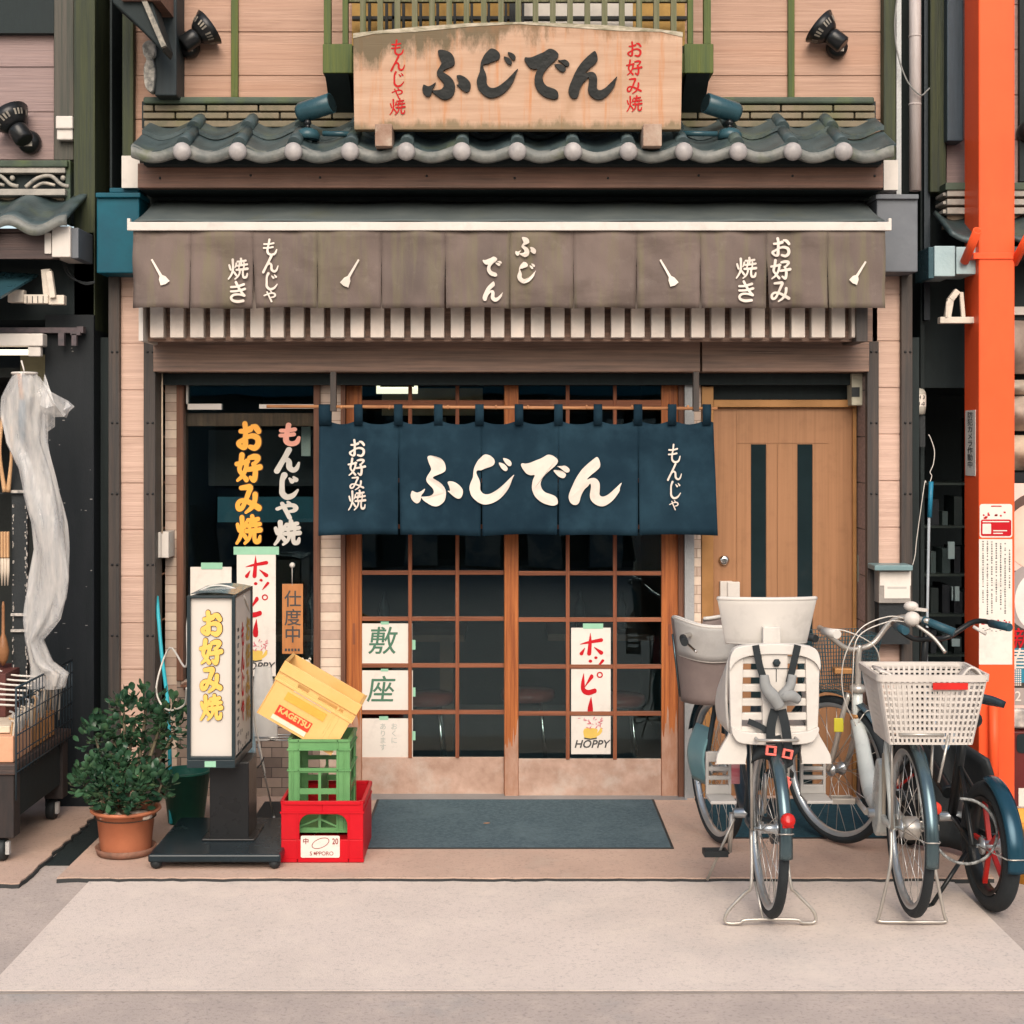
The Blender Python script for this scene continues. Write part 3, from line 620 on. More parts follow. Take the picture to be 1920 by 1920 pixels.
# the room behind the glass
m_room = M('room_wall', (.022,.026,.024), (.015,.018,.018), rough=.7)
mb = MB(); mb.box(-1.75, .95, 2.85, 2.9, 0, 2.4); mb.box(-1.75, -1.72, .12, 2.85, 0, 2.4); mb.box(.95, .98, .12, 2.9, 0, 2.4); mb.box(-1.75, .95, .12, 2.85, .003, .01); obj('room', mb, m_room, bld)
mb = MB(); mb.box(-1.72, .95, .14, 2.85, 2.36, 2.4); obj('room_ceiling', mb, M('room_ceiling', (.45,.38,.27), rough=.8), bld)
mb = MB(); mb.box(-.78, -.15, 1.6, 1.65, 2.03, 2.2); mb.box(-.78, -.15, 1.6, 1.65, 2.235, 2.33); obj('room_pale_panel', mb, m_cream, bld)  # pale panels added to hint at the bright reflection in the left transom
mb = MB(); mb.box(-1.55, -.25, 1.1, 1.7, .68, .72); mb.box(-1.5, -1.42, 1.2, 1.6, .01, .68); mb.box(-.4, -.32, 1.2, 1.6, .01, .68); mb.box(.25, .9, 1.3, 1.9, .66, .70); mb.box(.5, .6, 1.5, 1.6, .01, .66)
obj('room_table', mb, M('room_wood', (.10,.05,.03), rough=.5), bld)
mb = MB(); mb.box(-.78, -.5, .95, .99, 2.20, 2.23); mb.tube([(-.76,.97,2.165),(-.52,.97,2.165)], .02, 10); mb.bar((-.75,.97,2.165),(-.75,.97,2.20),.02); mb.bar((-.53,.97,2.165),(-.53,.97,2.20),.02); obj('room_lamp', mb, M('lamp_tube', (.9,.85,.7), emit=((1,.84,.6), 1.0), bump=0), bld)
mb = MB(); mb.box(-1.60, -.95, .5, .53, 1.42, 1.56); obj('room_shelf', mb, M('blue_shelf', (.03,.11,.15)), bld)
mb = MB(); mb.box(-1.66, -1.0, .55, .6, 1.62, 1.93); obj('room_board', mb, M('room_board', (.05,.043,.045)), bld)
mb = MB(); mb.box(X(565,.2), X(582,.2), .2, .21, Z(855,.2), Z(800,.2)); obj('room_notice', mb, m_paper, bld)

mb = MB(); r_ = random.Random(12)
for i in range(11): x_ = -1.5+.2*i; z_ = r_.uniform(1.5,1.75); mb.box(x_, x_+r_.uniform(.07,.12), 2.83, 2.845, z_, z_+r_.uniform(.2,.34))
obj('menu_strips', mb, m_paper, bld)
mb = MB()
for x_ in (-1.2, -.75, .45, .7): mb.lathe((x_, 1.4, .72), [(.035,0),(.035,.14),(.012,.19),(.012,.23)], 12)
obj('table_bottles', mb, m_blackglass, bld)
for (x_, y_) in ((-.45,.62), (.12,.75), (.62,.58)):
    t = thing('round_stool', 'round padded stool standing dimly inside behind the sliding door glass', 'stool', (x_, y_, .01), group='stools inside the restaurant')
    mb = MB(); mb.lathe((x_, y_, .40), [(.0,0),(.15,0),(.155,.02),(.15,.05),(.0,.06)], 24, caps=False); obj('seat', mb, M('stool_red', (.20,.05,.04), rough=.4), t)
    for a in (45,135,225,315):
        mb = MB(); mb.tube([(x_+.10*math.cos(R(a)), y_+.10*math.sin(R(a)), .40), (x_+.15*math.cos(R(a)), y_+.15*math.sin(R(a)), .012)], .011, 8); obj('leg', mb, m_chrome, t)
# side metal boxes -----------------------------------------------------------------------------------
def metal_box(p0, p1, yt, yb, mat, label, rim):
    t = thing('gutter_box', label, 'metal box', (X((p0+p1)/2,-.36), -.2, Z(yb,-.36)), group='metal boxes flanking the awning')
    mb = MB(); mb.pbox(p0+1, yt+9, p1-1, yb, -.40, -.02); obj('box', mb, mat, t, bevel=.006)
    mb = MB(); mb.pbox(p0-1, yt, p1+1, yt+9, -.42, -.02); mb.pbox(p0+25, yt-9, p1-2, yt, -.34, -.05) if rim else None; obj('lid', mb, mat, t, bevel=.004)
metal_box(180, 262, 361, 512, M('blue_box', (.004,.078,.112), (.004,.06,.09), spec=.2, rough=.5, bump=.03), 'teal blue metal box left of the awning', True)
metal_box(1643, 1722, 364, 510, M('grey_box', (.125,.135,.15), (.10,.11,.125), rough=.5, bump=.05), 'slate grey metal box right of the awning below the drainpipe', False)
# ================================================================== the carved signboard
yS = -.64
def sign_mat():
    m = M('signboard_wood', (.47,.315,.22), (.34,.205,.13), rough=.7, st=(.6,6,9), scale=3.2, lo=.3, hi=.7, bst=(1,30,60), bscale=4,
          dirt=[((.42,.17,.06), .75, 3.0, .52, (9,1,.6)), ((.30,.17,.09), .5, 2.2, .55, (3,1,1.2))])
    t = m.node_tree; N = t.nodes; L = t.links; p = N['Principled BSDF']
    src = p.inputs['Base Color'].links[0].from_socket
    tc = N.new('ShaderNodeTexCoord'); sx = N.new('ShaderNodeSeparateXYZ'); L.new(tc.outputs['Object'], sx.inputs[0])
    nz = N.new('ShaderNodeTexNoise'); nz.inputs['Scale'].default_value = 3.5; nz.inputs['Detail'].default_value = 9; nz.inputs['Roughness'].default_value = .7
    mp = N.new('ShaderNodeMapping'); mp.inputs['Scale'].default_value = (2.2,1,.9); L.new(tc.outputs['Object'], mp.inputs[0]); L.new(mp.outputs[0], nz.inputs['Vector'])
    out = src
    # moss that grew along the top edge (more on the left) and along the foot of the board
    for (zc, sg, wid, amt, col, xk) in ((.53, -1, .22, .85, (.07,.06,.03), -.16), (.0, 1, .08, .65, (.085,.08,.035), 0), (.55, -1, .18, .8, (.20,.11,.055), .05)):
        a = N.new('ShaderNodeMath'); a.operation = 'MULTIPLY_ADD'; L.new(sx.outputs['X'], a.inputs[0]); a.inputs[1].default_value = xk; L.new(sx.outputs['Z'], a.inputs[2])
        d = N.new('ShaderNodeMath'); d.operation = 'SUBTRACT'; L.new(a.outputs[0], d.inputs[0]); d.inputs[1].default_value = zc
        e = N.new('ShaderNodeMath'); e.operation = 'MULTIPLY'; L.new(d.outputs[0], e.inputs[0]); e.inputs[1].default_value = sg/wid
        f = N.new('ShaderNodeMath'); f.operation = 'MULTIPLY_ADD'; L.new(nz.outputs['Fac'], f.inputs[0]); f.inputs[1].default_value = 2.2; f.inputs[2].default_value = -.65
        g = N.new('ShaderNodeMath'); g.operation = 'SUBTRACT'; L.new(f.outputs[0], g.inputs[0]); L.new(e.outputs[0], g.inputs[1])
        r = N.new('ShaderNodeMapRange'); r.inputs[1].default_value = -.1; r.inputs[2].default_value = .28; r.inputs[4].default_value = amt; L.new(g.outputs[0], r.inputs[0])
        mx = N.new('ShaderNodeMix'); mx.data_type = 'RGBA'; mx.inputs['B'].default_value = (*col,1); L.new(r.outputs[0], mx.inputs['Factor']); L.new(out, mx.inputs['A']); out = mx.outputs['Result']
    L.new(out, p.inputs['Base Color']); return m
t = thing('signboard', 'weathered wooden signboard with big black brush lettering standing on the tiled eave', 'signboard', (X(971,yS), yS, Z(243,yS)))
top = [(662,64),(700,60),(780,52),(880,45),(970,43),(1060,45),(1160,50),(1240,57),(1280,62)]
o = [(X(a,yS), Z(b,yS)) for a, b in top]+[(X(1277,yS), Z(243,yS)), (X(664,yS), Z(243,yS))]
mb = MB(); mb.prism(o, (0,yS+.055,0), (1,0,0), (0,0,1), (0,-1,0), 0, .055); bd = obj('board', mb, sign_mat(), t, bevel=.004)
mb = MB(); mb.prism([(X(a,yS), Z(b-1.5,yS)) for a, b in top]+[(X(a,yS), Z(b+5+3*math.sin(a*.05),yS)) for a, b in reversed(top)], (0,yS+.06,0), (1,0,0), (0,0,1), (0,-1,0), 0, .063)
obj('top_edge', mb, M('bleached_edge', (.48,.42,.33), (.19,.17,.11), scale=16, st=(1,1,4), rough=.8, dirt=[((.08,.09,.04), .6, 5, .55)]), bd)
mb = MB(); big_word(mb, ['fu','ji','de','n'], 792, 92, 1157, 188, yS, -.004, .014); obj('lettering', mb, m_brush, t, bevel=.004)
mb = MB(); column(mb, 'もんじや焼', 745, 75, 216, 29, yS, 1.05, .002, sizes=[1,1,1,.72,1.05], gap=.02); obj('lettering', mb, m_redp, t)
mb = MB(); column(mb, 'お好み焼', 1189, 78, 210, 29, yS, 1.05, .002, gap=.12); obj('lettering', mb, m_redp, t)
for a, b in ((703,735), (1206,1241)):
    mb = MB(); mb.pbox(a, 232, b, 274, yS-.075, yS+.2); obj('support_block', mb, M('block_wood', (.36,.27,.21), (.22,.13,.09), scale=9, rough=.8, dirt=[((.42,.4,.33), .6, 12, .52)]), t, bevel=.004)

# ================================================================== awning with its cloth valance
yA = -.67
t = thing('awning', 'brown cloth shop awning whose slit valance carries white lettering and spatula marks', 'awning', (0, -.4, Z(578,yA)))
zb, zf = Z(378,-.24), Z(415,yA)
xl, xr = X(243,yA), X(1667,yA)
def cano(u, v): return (xl+.02+(xr-xl-.04)*u, -.24+(yA+.24)*v, zb+(zf-zb)*v-.012*math.sin(math.pi*v)+.003*math.sin(u*40))
mb = MB(); mb.grid(60, 6, cano); obj('canopy', mb, m_canopy, t, solid=.004)
mb = MB(); mb.pbox(238, 416, 1672, 432, yA-.012, yA+.012); mb.pbox(238, 409, 244, 418, yA-.012, yA+.012); mb.pbox(1666, 409, 1672, 418, yA-.012, yA+.012); obj('front_bar', mb, m_white, t, bevel=.003)
for px_ in (300, 960, 1610):
    mb = MB(); mb.tube([(X(px_,-.25),-.25,Z(480,-.25)), (X(px_,yA)*.99,yA+.05,Z(426,yA))], .012, 8); obj('arm', mb, m_alu, t)
slits = [249, 357, 474, 595, 715, 835, 956, 1075, 1194, 1313, 1437, 1552, 1660]
zt, zs, zl = Z(433,yA), Z(482,yA), Z(578,yA)
def vfy(x, z):
    k = max(0, min(1, (zt-z)/(zt-zl)))
    return yA+.004+.016*k*math.sin(x*9.5+1.2)+.010*k*math.sin(x*23+.5)+.004*math.sin(x*5)*k+.016*noise.noise((x*5, z*6, 0))+.010*noise.noise((x*9+z*9, z*3, 5))+.012*math.exp(-((x-xl-.12-(zt-z)*.9)/.05)**2)*k+.012*math.exp(-((xr-.12-(zt-z)*.9-x)/.05)**2)*k
rv = random.Random(3)
vm = MB()
for a, b in zip(slits, slits[1:]):
    xa, xb = X(a,yA), X(b,yA); la, lb = rv.uniform(.001,.006), rv.uniform(.001,.006)
    if a in (474, 1437): la = .016
    if b in (474,): lb = .004
    sag = rv.uniform(0,.006); lk = rv.uniform(-.012, .012)
    def fn(u, v, xa=xa, xb=xb, la=la, lb=lb, sag=sag, lk=lk):
        z = zt+(zl-zt)*v+ (sag*math.sin(math.pi*u) if v > .95 else 0)
        k = max(0, (v-.34)/.66); x = xa+la*k**.8+(xb-xa-(la+lb)*k**.8)*u
        return (x, vfy(x, z)+lk*k*(u-.5)+(.012*k*(1-abs(u-.5)*2)*-.4), z)
    vm.grid(14, 12, fn)
vo = obj('valance', vm, m_valance, t, solid=.002)
mb = MB()
for a, b in zip(slits, slits[1:]): mb.box(X(a+1,yA), X(b-1,yA), yA+.016, yA+.018, zs+.06, zt) if False else None
mb.bm.free()
vly = lambda x, z: vfy(x, z)-.016
for a_ in (('焼き',446,485,567,38,1.15,None,.1), ('もんじや',507,449,567,32,1.15,[.95,1,1,.7],0), ('焼き',1398,484,566,38,1.15,None,.1), ('お好み',1463,446,566,38,1.2,None,.08)):
    lt = MB(); column(lt, a_[0], a_[1], a_[2], a_[3], a_[4], yA, a_[5], 0, vly, sizes=a_[6], gap=a_[7]); obj('lettering', lt, m_print, t)
lt = MB(); column(lt, 'で', 923, 482, 519, 36, yA, 1, 0, vly); big_word(lt, ['n'], 905, 528, 943, 566, yA, 0, 0, vly); obj('lettering', lt, m_print, t)
lt = MB(); big_word(lt, ['fu'], 966, 445, 1005, 482, yA, 0, 0, vly); big_word(lt, ['ji'], 970, 491, 1005, 531, yA, 0, 0, vly); obj('lettering', lt, m_print, t)
for (x0, y0, x1, y1) in ((286,487,312,532), (673,487,645,534), (1238,487,1264,534), (1622,491,1598,530)):
    lt = MB(); a, b = Vector((x0,y0)), Vector((x1,y1)); d = (b-a).normalized(); n_ = Vector((-d.y, d.x)); L_ = (b-a).length
    o = [a-n_*1.6, a+n_*1.6, a+d*L_*.68+n_*2.6, a+d*L_*.78+n_*6.5, b+n_*9, b+d*2, b-n_*9, a+d*L_*.78-n_*6.5, a+d*L_*.68-n_*2.6]
    vs_ = []
    for q in o:
        x, z = X(q.x,yA), Z(q.y,yA); vs_.append(lt.bm.verts.new((x, vly(x, z), z)))
    lt.bm.faces.new(vs_); obj('spatula_mark', lt, m_print, t)

# ================================================================== noren on its bamboo rod
yN = -.30
m_bamboo = M('bamboo', (.42,.20,.09), (.30,.13,.06), rough=.45, st=(1,6,6), scale=8)
mb = MB()
mb.tube([(X(500,yN),yN,Z(762,yN)), (X(1345,yN),yN,Z(766,yN))], .0085, 12)
for p in (640, 730, 840, 930, 990, 1100, 1185, 1290): mb.lathe((X(p,yN),yN,Z(763.5,yN)), [(.0085,-.006),(.0115,-.002),(.0115,.002),(.0085,.006)], 12, axis='x')
solo('curtain_rod', mb, m_bamboo, 'thin bamboo rod hanging from two wooden hangers above the sliding doors', 'rod')
for a, b in ((619,630), (1300,1311)):
    mb = MB(); mb.pbox(a, 697, b, 771, yN-.02, yN+.02); obj('rod_hanger', mb, m_post, bld, bevel=.002)
t = thing('noren_curtain', 'indigo blue noren curtain with large white brush lettering hung across the doorway', 'curtain', (X(970,yN), yN, Z(1004,yN)))
ns = [598, 747, 903, 1047, 1197, 1338]
zt2, zl2, zs2 = Z(789,yN), Z(1004,yN), Z(838,yN)
loops = [610, 672, 747, 822, 899, 973, 1047, 1121, 1196, 1260, 1325]
def nfy(x, z):
    k = max(0, min(1, (zt2-z)/(zt2-zl2))); p = CX+x*S(yN)
    tens = sum(math.exp(-((p-l)/16)**2) for l in loops)
    return yN+.006-.010*(1-k)**2*tens+.012*(1-k)**2+.024*k*math.sin(x*8+.4)+.009*k*math.sin(x*19)+.004*(1-k)*math.sin(x*42)+.008*noise.noise((x*4, z*4, 3))+.004*noise.noise((x*9, z*5, 8))
nm = MB(); rv = random.Random(5)
for i, (a, b) in enumerate(zip(ns, ns[1:])):
    xa, xb = X(a,yN), X(b,yN); la = rv.uniform(.002,.008) if i else -.002; lb = rv.uniform(.002,.006) if i < 4 else -.024; lk = rv.uniform(-.02,.02); hz = rv.uniform(-.006,.006)
    def fn(u, v, xa=xa, xb=xb, la=la, lb=lb, lk=lk, hz=hz):
        k = max(0, (v-.22)/.78); kk = v if lb < 0 else k
        x = xa+la*k**.8+(xb-xa-la*k**.8-lb*(kk if lb < 0 else k**.8))*u
        p = CX+x*S(yN); dl = min(abs(p-l) for l in loops)
        z = zt2+(zl2-zt2)*v-(1-v)**4*.018*(1-math.exp(-(dl/17)**2))+(.004*math.sin(u*math.pi)+hz*(u-.4))*v*v
        return (x, nfy(x, z)+lk*k*(u-.5), z)
    nm.grid(26, 16, fn)
obj('cloth', nm, m_noren, t, solid=.002)
for p in loops:
    w = 12 if p in (610,) else 8
    mb = MB()
    for sg in (-1, 1):
        pth = [(yN+sg*.001, Z(797,yN)), (yN+sg*.008, Z(778,yN)), (yN+sg*.011, Z(766,yN)), (yN+sg*.006, Z(759.5,yN)), (yN, Z(758,yN))]
        mb.grid(2, 4, lambda u, v, pth=pth, p=p, w=w: (X(p-w+2*w*u,yN), pth[round(v*4)][0]-.004, pth[round(v*4)][1]))
    obj('loop', mb, m_noren, t, solid=.0015)
nly = lambda x, z: nfy(x, z)-.0125
lt = MB(); big_word(lt, ['fu','ji','de','n'], 770, 852, 1165, 949, yN, 0, 0, nly); obj('lettering', lt, m_print, t)
lt = MB(); column(lt, 'お好み焼', 669, 824, 957, 32, yN, 1.1, 0, nly, sizes=[1,1,.75,1.1], gap=.02); obj('lettering', lt, m_print, t)
lt = MB(); column(lt, 'もんじや', 1264, 833, 957, 29, yN, .95, 0, nly, sizes=[1.05,.95,1,.6], gap=.03); obj('lettering', lt, m_print, t)

# ================================================================== lamps
m_label = M('label_cream', (.66,.6,.5), rough=.6, bump=0)
def flood(px, py, y0, tx, ty, sc, label, az=1):
    """black floodlight: round wall base, barrel, flared vented shade. (px,py) base, (tx,ty) middle of the shade's mouth"""
    t = thing('floodlight', label, 'floodlight', (X(px,y0), y0, Z(py,y0)), group='black floodlights on the upper walls')
    base = Vector((X(px,y0), y0, Z(py,y0)))
    mb = MB(); mb.lathe(base, [(.05*sc,0),(.055*sc,-.02*sc),(.05*sc,-.055*sc),(.025*sc,-.07*sc)], 24, axis='y'); obj('base', mb, m_black, t)
    mb = MB(); mb.box(base.x-.012*sc, base.x+.026*sc, y0-.068*sc-.003, y0-.06*sc, base.z-.028*sc, base.z-.006*sc) ; obj('rating_label', mb, m_label, t)
    tip = Vector((X(tx,y0-.08*sc), y0-.08*sc, Z(ty,y0-.08*sc))); st = base+Vector((0,-.115*sc,.0)); d = (tip-st)
    st -= d*.12
    q = [st+d*f for f in (0,.05,.42,.5,.56,.60,1.0)]
    mb = MB(); mb.tube(q, [.036*sc,.045*sc,.045*sc,.045*sc,.034*sc,.04*sc,.045*sc], 20); obj('barrel', mb, m_black, t)
    dn = d.normalized(); u = dn.orthogonal().normalized(); w = dn.cross(u); n = 28; rings = []
    for f, r in ((.55,.045),(.62,.058),(.8,.075),(1.04,.098),(1.04,.092),(.8,.068),(.6,.045)):
        rings.append([st+d*f+(u*math.cos(2*math.pi*i/n)+w*math.sin(2*math.pi*i/n))*r*sc for i in range(n)])
    mb = MB(); mb.rings(rings, True); sh = obj('shade', mb, m_black, t)
    mb = MB(); mb.keepn = True
    for i in range(n):
        if i % 4 in (0, 1, 2):
            a0, a1 = 2*math.pi*(i+.2)/n, 2*math.pi*(i+.75)/n; P = []
            for f, r in ((.70,.0675),(.86,.0822)):
                for a in ((a0, a1) if f < .8 else (a1, a0)): P.append(st+d*f+(u*math.cos(a)+w*math.sin(a))*(r+.0022)*sc)
            mb.poly(P)
    obj('vent_slots', mb, M('vent_pale', (.30,.27,.22), (.12,.11,.1), scale=40), sh)
    mb = MB(); mb.cyl(base+Vector((0,-.05*sc,0)), st+d*.2, .022*sc, n=12); obj('knuckle', mb, m_black, t)
flood(357, 92, UPY, 397, 48, 1.0, 'black floodlight on pink boards at the upper left beside the dark bracket')
flood(1567, 92, UPY, 1531, 46, 1.0, 'black floodlight on pink boards at the upper right of the sign')
flood(58, 268, -.12, 14, 214, 1.1, 'black floodlight on the greyish boards of the left neighbour')
flood(1925, 250, .0, 1975, 190, 1.1, 'black floodlight at the right edge, half hidden by the orange column')
def roof_lamp(px, label, sx):
    y = -.50; zb_ = ZB+.05+(y-yE)*SL
    t = thing('spotlight', label, 'spotlight', (X(px,y), y, zb_), group='teal spotlights aimed at the signboard')
    zb_ = Z(247,y)
    mb = MB(); mb.lathe((X(px,y), y, zb_-.04), [(.058,0),(.06,.025),(.05,.045),(.03,.055)], 24); mb.box(X(px,y)-.02, X(px,y)+.02, y-.01, y+.05, zb_-.09, zb_-.03); obj('base', mb, m_teal, t)
    mb = MB(); mb.tube([(X(px,y),y,zb_+.01), (X(px,y),y,Z(232,y))], .012, 10); mb.sphere((X(px,y), y, Z(230,y)), .018); obj('stem', mb, m_black, t)
    a = Vector((X(px-sx*(-32),y-.05), y-.05, Z(197,y-.05))); b = Vector((X(px-sx*28,y+.04), y+.04, Z(213,y+.04)))
    if True: a = Vector((X(px+sx*45,y-.03), y-.03, Z(193,y-.03))); b = Vector((X(px-sx*17,y+.03), y+.03, Z(213,y+.03)))
    d = b-a; mb = MB(); mb.tube([a, a+d*.01, a+d*.9, b], [.048,.05,.05,.04], 24); obj('barrel', mb, m_teal, t)
    mb = MB(); mb.cyl(a-d*.01, a+d*.02, .044, n=24); obj('lens', mb, m_blackglass, t)
roof_lamp(577, 'teal cylinder spotlight on the tiled eave left of the signboard', 1)
roof_lamp(1368, 'teal cylinder spotlight on the tiled eave right of the signboard', -1)
mb = MB(); mb.tube([(X(605,-.52),-.52,Z(250,-.52)), (X(664,-.52),-.52,Z(252,-.52))], .014, 10); mb.tube([(X(1275,-.52),-.52,Z(250,-.52)), (X(1345,-.52),-.52,Z(251,-.52))], .014, 10)
solo('conduit', mb, m_teal, 'teal cable conduit lying on the eave behind the signboard foot', 'pipe')

# drainpipe and loose wires at the right
mb = MB(); mb.tube([(X(1716,-.2),-.2,Z(358,-.2)), (X(1715.5,-.2),-.2,Z(-160,-.2))], .030, 16)
for p in (68, 196): mb.lathe((X(1715.5,-.2),-.2,Z(p,-.2)), [(.030,-.006),(.0325,-.003),(.0325,.003),(.030,.006)], 16)
solo('drainpipe', mb, M('pale_pipe', (.40,.36,.35), (.33,.29,.27), rough=.45, st=(8,8,1), dirt=[((.25,.17,.13), .5, 5, .58, (3,3,1))]), 'pale grey vertical drainpipe beside the right corner post', 'drainpipe')
def wire(name, pts, r, mat, label, cat='cable', group=None, k=6):
    mb = MB(); mb.tube(pts, r, 7, smoothpath=k); return solo(name, mb, mat, label, cat, group)
m_wire = M('grey_wire', (.20,.20,.19), rough=.6, bump=0); m_wwire = M('white_wire', (.62,.58,.52), rough=.5, bump=0)
yy = -.25
wire('cable', [(X(a,yy), yy, Z(b,yy)) for a, b in ((1684,-20),(1678,40),(1682,95),(1700,150),(1725,178),(1738,170),(1743,165))], .004, m_wire, 'thin grey wire looping across the pale drainpipe')

# ================================================================== orange column
yp = -.40; t = thing('orange_column', 'tall vermilion orange steel column at the right with notices stuck on it', 'column', (X(1869,yp), yp+.12, 0))
mb = MB(); mb.box(X(1835.5,yp), X(1903,yp), yp, yp+.245, 0, Z(-260,yp)); col = obj('shaft', mb, m_orange, t, bevel=.008)
mb = MB(); mb.box(X(1829,yp)-.012, X(1904,yp)+.004, yp-.008, yp+.25, Z(486,yp), Z(474,yp)); obj('collar', mb, m_orange, t, bevel=.003)
for (a, b, c, d, yy) in ((1812,489,1833,432,-.5), (1905,492,1935,430,-.5)):
    mb = MB(); p0, p1 = Vector((X(a,yp),yp+.03,Z(b,yp))), Vector((X(c,yy-.05),yy-.05,Z(d,yy-.05)))
    n = 16; dn = (p1-p0).normalized(); u = dn.orthogonal().normalized(); w = dn.cross(u)
    mb.rings([[q+(u*math.cos(2*math.pi*i/n)+w*math.sin(2*math.pi*i/n))*r for i in range(n)] for q, r in ((p0,.022),(p1,.022),(p1,.017),(p0+dn*.06,.017))]); obj('flag_holder', mb, m_orange, t)
mb = MB(); mb.tube([(X(1866,yp-.05),yp-.03,Z(1318,yp-.05)), (X(1866,yp-.05),yp-.03,.12)], .0235, 16); obj('side_pipe', mb, m_orange, t)
m_ink = M('ink', (.06,.06,.06), rough=.7, bump=0); m_inkred = M('ink_red', (.50,.012,.02), spec=.1, rough=.6, bump=0); m_grn = M('ink_green', (.07,.17,.11), rough=.7, bump=0); m_tape = M('green_tape', (.28,.52,.36), (.24,.46,.32), rough=.7, bump=.05)
# narrow plate on the side face
xs = X(1835.5,yp)-.0035
mb = MB(); z0, z1 = Z(893,yp), Z(768,yp); mb.box(xs, xs+.003, yp+.05, yp+.215, z0, z1); pl = obj('notice_plate', mb, m_paper, t, label='narrow white plate with black vertical writing')
mb = MB(); lst = '防犯カメラ作動中'
for i, ch in enumerate(lst):
    zz = z1-.028-(z1-z0-.075)*i/7.2; mt = Matrix.Translation((xs-.0015, yp+.13, zz)) @ Matrix.Rotation(R(-90), 4, 'Z') @ Matrix.Rotation(R(90), 4, 'X') @ Matrix.Diagonal((2.6,1,1,1))
    font_text(mb, ch, 0, 0, .036, 0, .0004, mt)
obj('writing', mb, m_ink, pl)
# rounded sticker and long paper on the front face
yq = yp-.0025
def rrect(x0, y0, x1, y1, r, y, n=5):
    P = []
    for cx, cy, a0 in ((x1-r,y0+r,-90),(x1-r,y1-r,0),(x0+r,y1-r,90),(x0+r,y0+r,180)):
        for i in range(n+1): a = R(a0+90*i/n); P.append((X(cx+r*math.cos(a),y), Z(cy+r*math.sin(a),y)))
    return P
mb = MB(); mb.prism(rrect(1837,945,1898,1008,5,yq), (0,yq,0), (1,0,0), (0,0,1), (0,-1,0), -.002, 0); st_ = obj('sticker', mb, m_paper, t, label='rounded white and red sticker with small drawings')
mb = MB(); mb.prism(rrect(1839,974,1896,1005,4,yq), (0,yq-.001,0), (1,0,0), (0,0,1), (0,-1,0), 0, .0005)
rr_ = random.Random(11)
for i in range(9): 
    a, b = 1842+rr_.random()*50, 958+rr_.random()*12; mb.prism(rrect(a,b,a+3+rr_.random()*3,b+3,1,yq), (0,yq-.001,0), (1,0,0), (0,0,1), (0,-1,0), 0, .0005)
mb.prism(rrect(1858,948,1878,950,.8,yq), (0,yq-.001,0), (1,0,0), (0,0,1), (0,-1,0), 0, .0005)
obj('print', mb, m_inkred, st_)
mb = MB(); mb.prism(rrect(1842,982,1858,1001,1,yq), (0,yq-.0022,0), (1,0,0), (0,0,1), (0,-1,0), 0, .0003); mb.prism(rrect(1862,994,1888,996,.5,yq), (0,yq-.0022,0), (1,0,0), (0,0,1), (0,-1,0), 0, .0003); mb.prism(rrect(1862,999,1880,1001,.5,yq), (0,yq-.0022,0), (1,0,0), (0,0,1), (0,-1,0), 0, .0003)
mb.prism(rrect(1842,977,1892,979,.5,yq), (0,yq-.0022,0), (1,0,0), (0,0,1), (0,-1,0), 0, .0003)
obj('print', mb, m_paper, st_)
mb = MB(); mb.pbox(1835.8, 1011, 1898, 1246, yq, yp); pp = obj('notice_paper', mb, m_paper, t, label='long white paper with columns of small writing and a chart')
mb = MB()
for c in range(7):
    x_ = 1893-c*8.3; y_ = 1030 if c == 0 else (1018 if c < 4 else 1014); ye = 1102 if c == 0 else rr_.choice((1128,1140,1148,1150))
    while y_ < ye:
        w = rr_.uniform(2.2,3.4)
        for q in range(2):
            h_ = rr_.uniform(.7,1.3); yo = rr_.uniform(0,2.6); mb.pbox(x_-w/2, y_+yo, x_+w/2, y_+yo+h_, yq-.0006, yq-.0002)
        mb.pbox(x_-.4+rr_.uniform(-1,1), y_, x_+.4, y_+3, yq-.0009, yq-.0007)
        y_ += 4.4 if rr_.random() > .12 else 8
for p in range(1842, 1894, 4): mb.pbox(p, 1180+3*math.sin(p*.9), p+3.4, 1181.2+3*math.sin(p*.9), yq-.0006, yq-.0002)
obj('writing', mb, m_ink, pp)
mb = MB()
for p in range(1840, 1893, 3): a = 1166+4*math.sin(p*.55)+rr_.uniform(-1,1); mb.pbox(p, a, p+3.2, a+2.6, yq-.0006, yq-.0002)
obj('print', mb, m_inkred, pp)

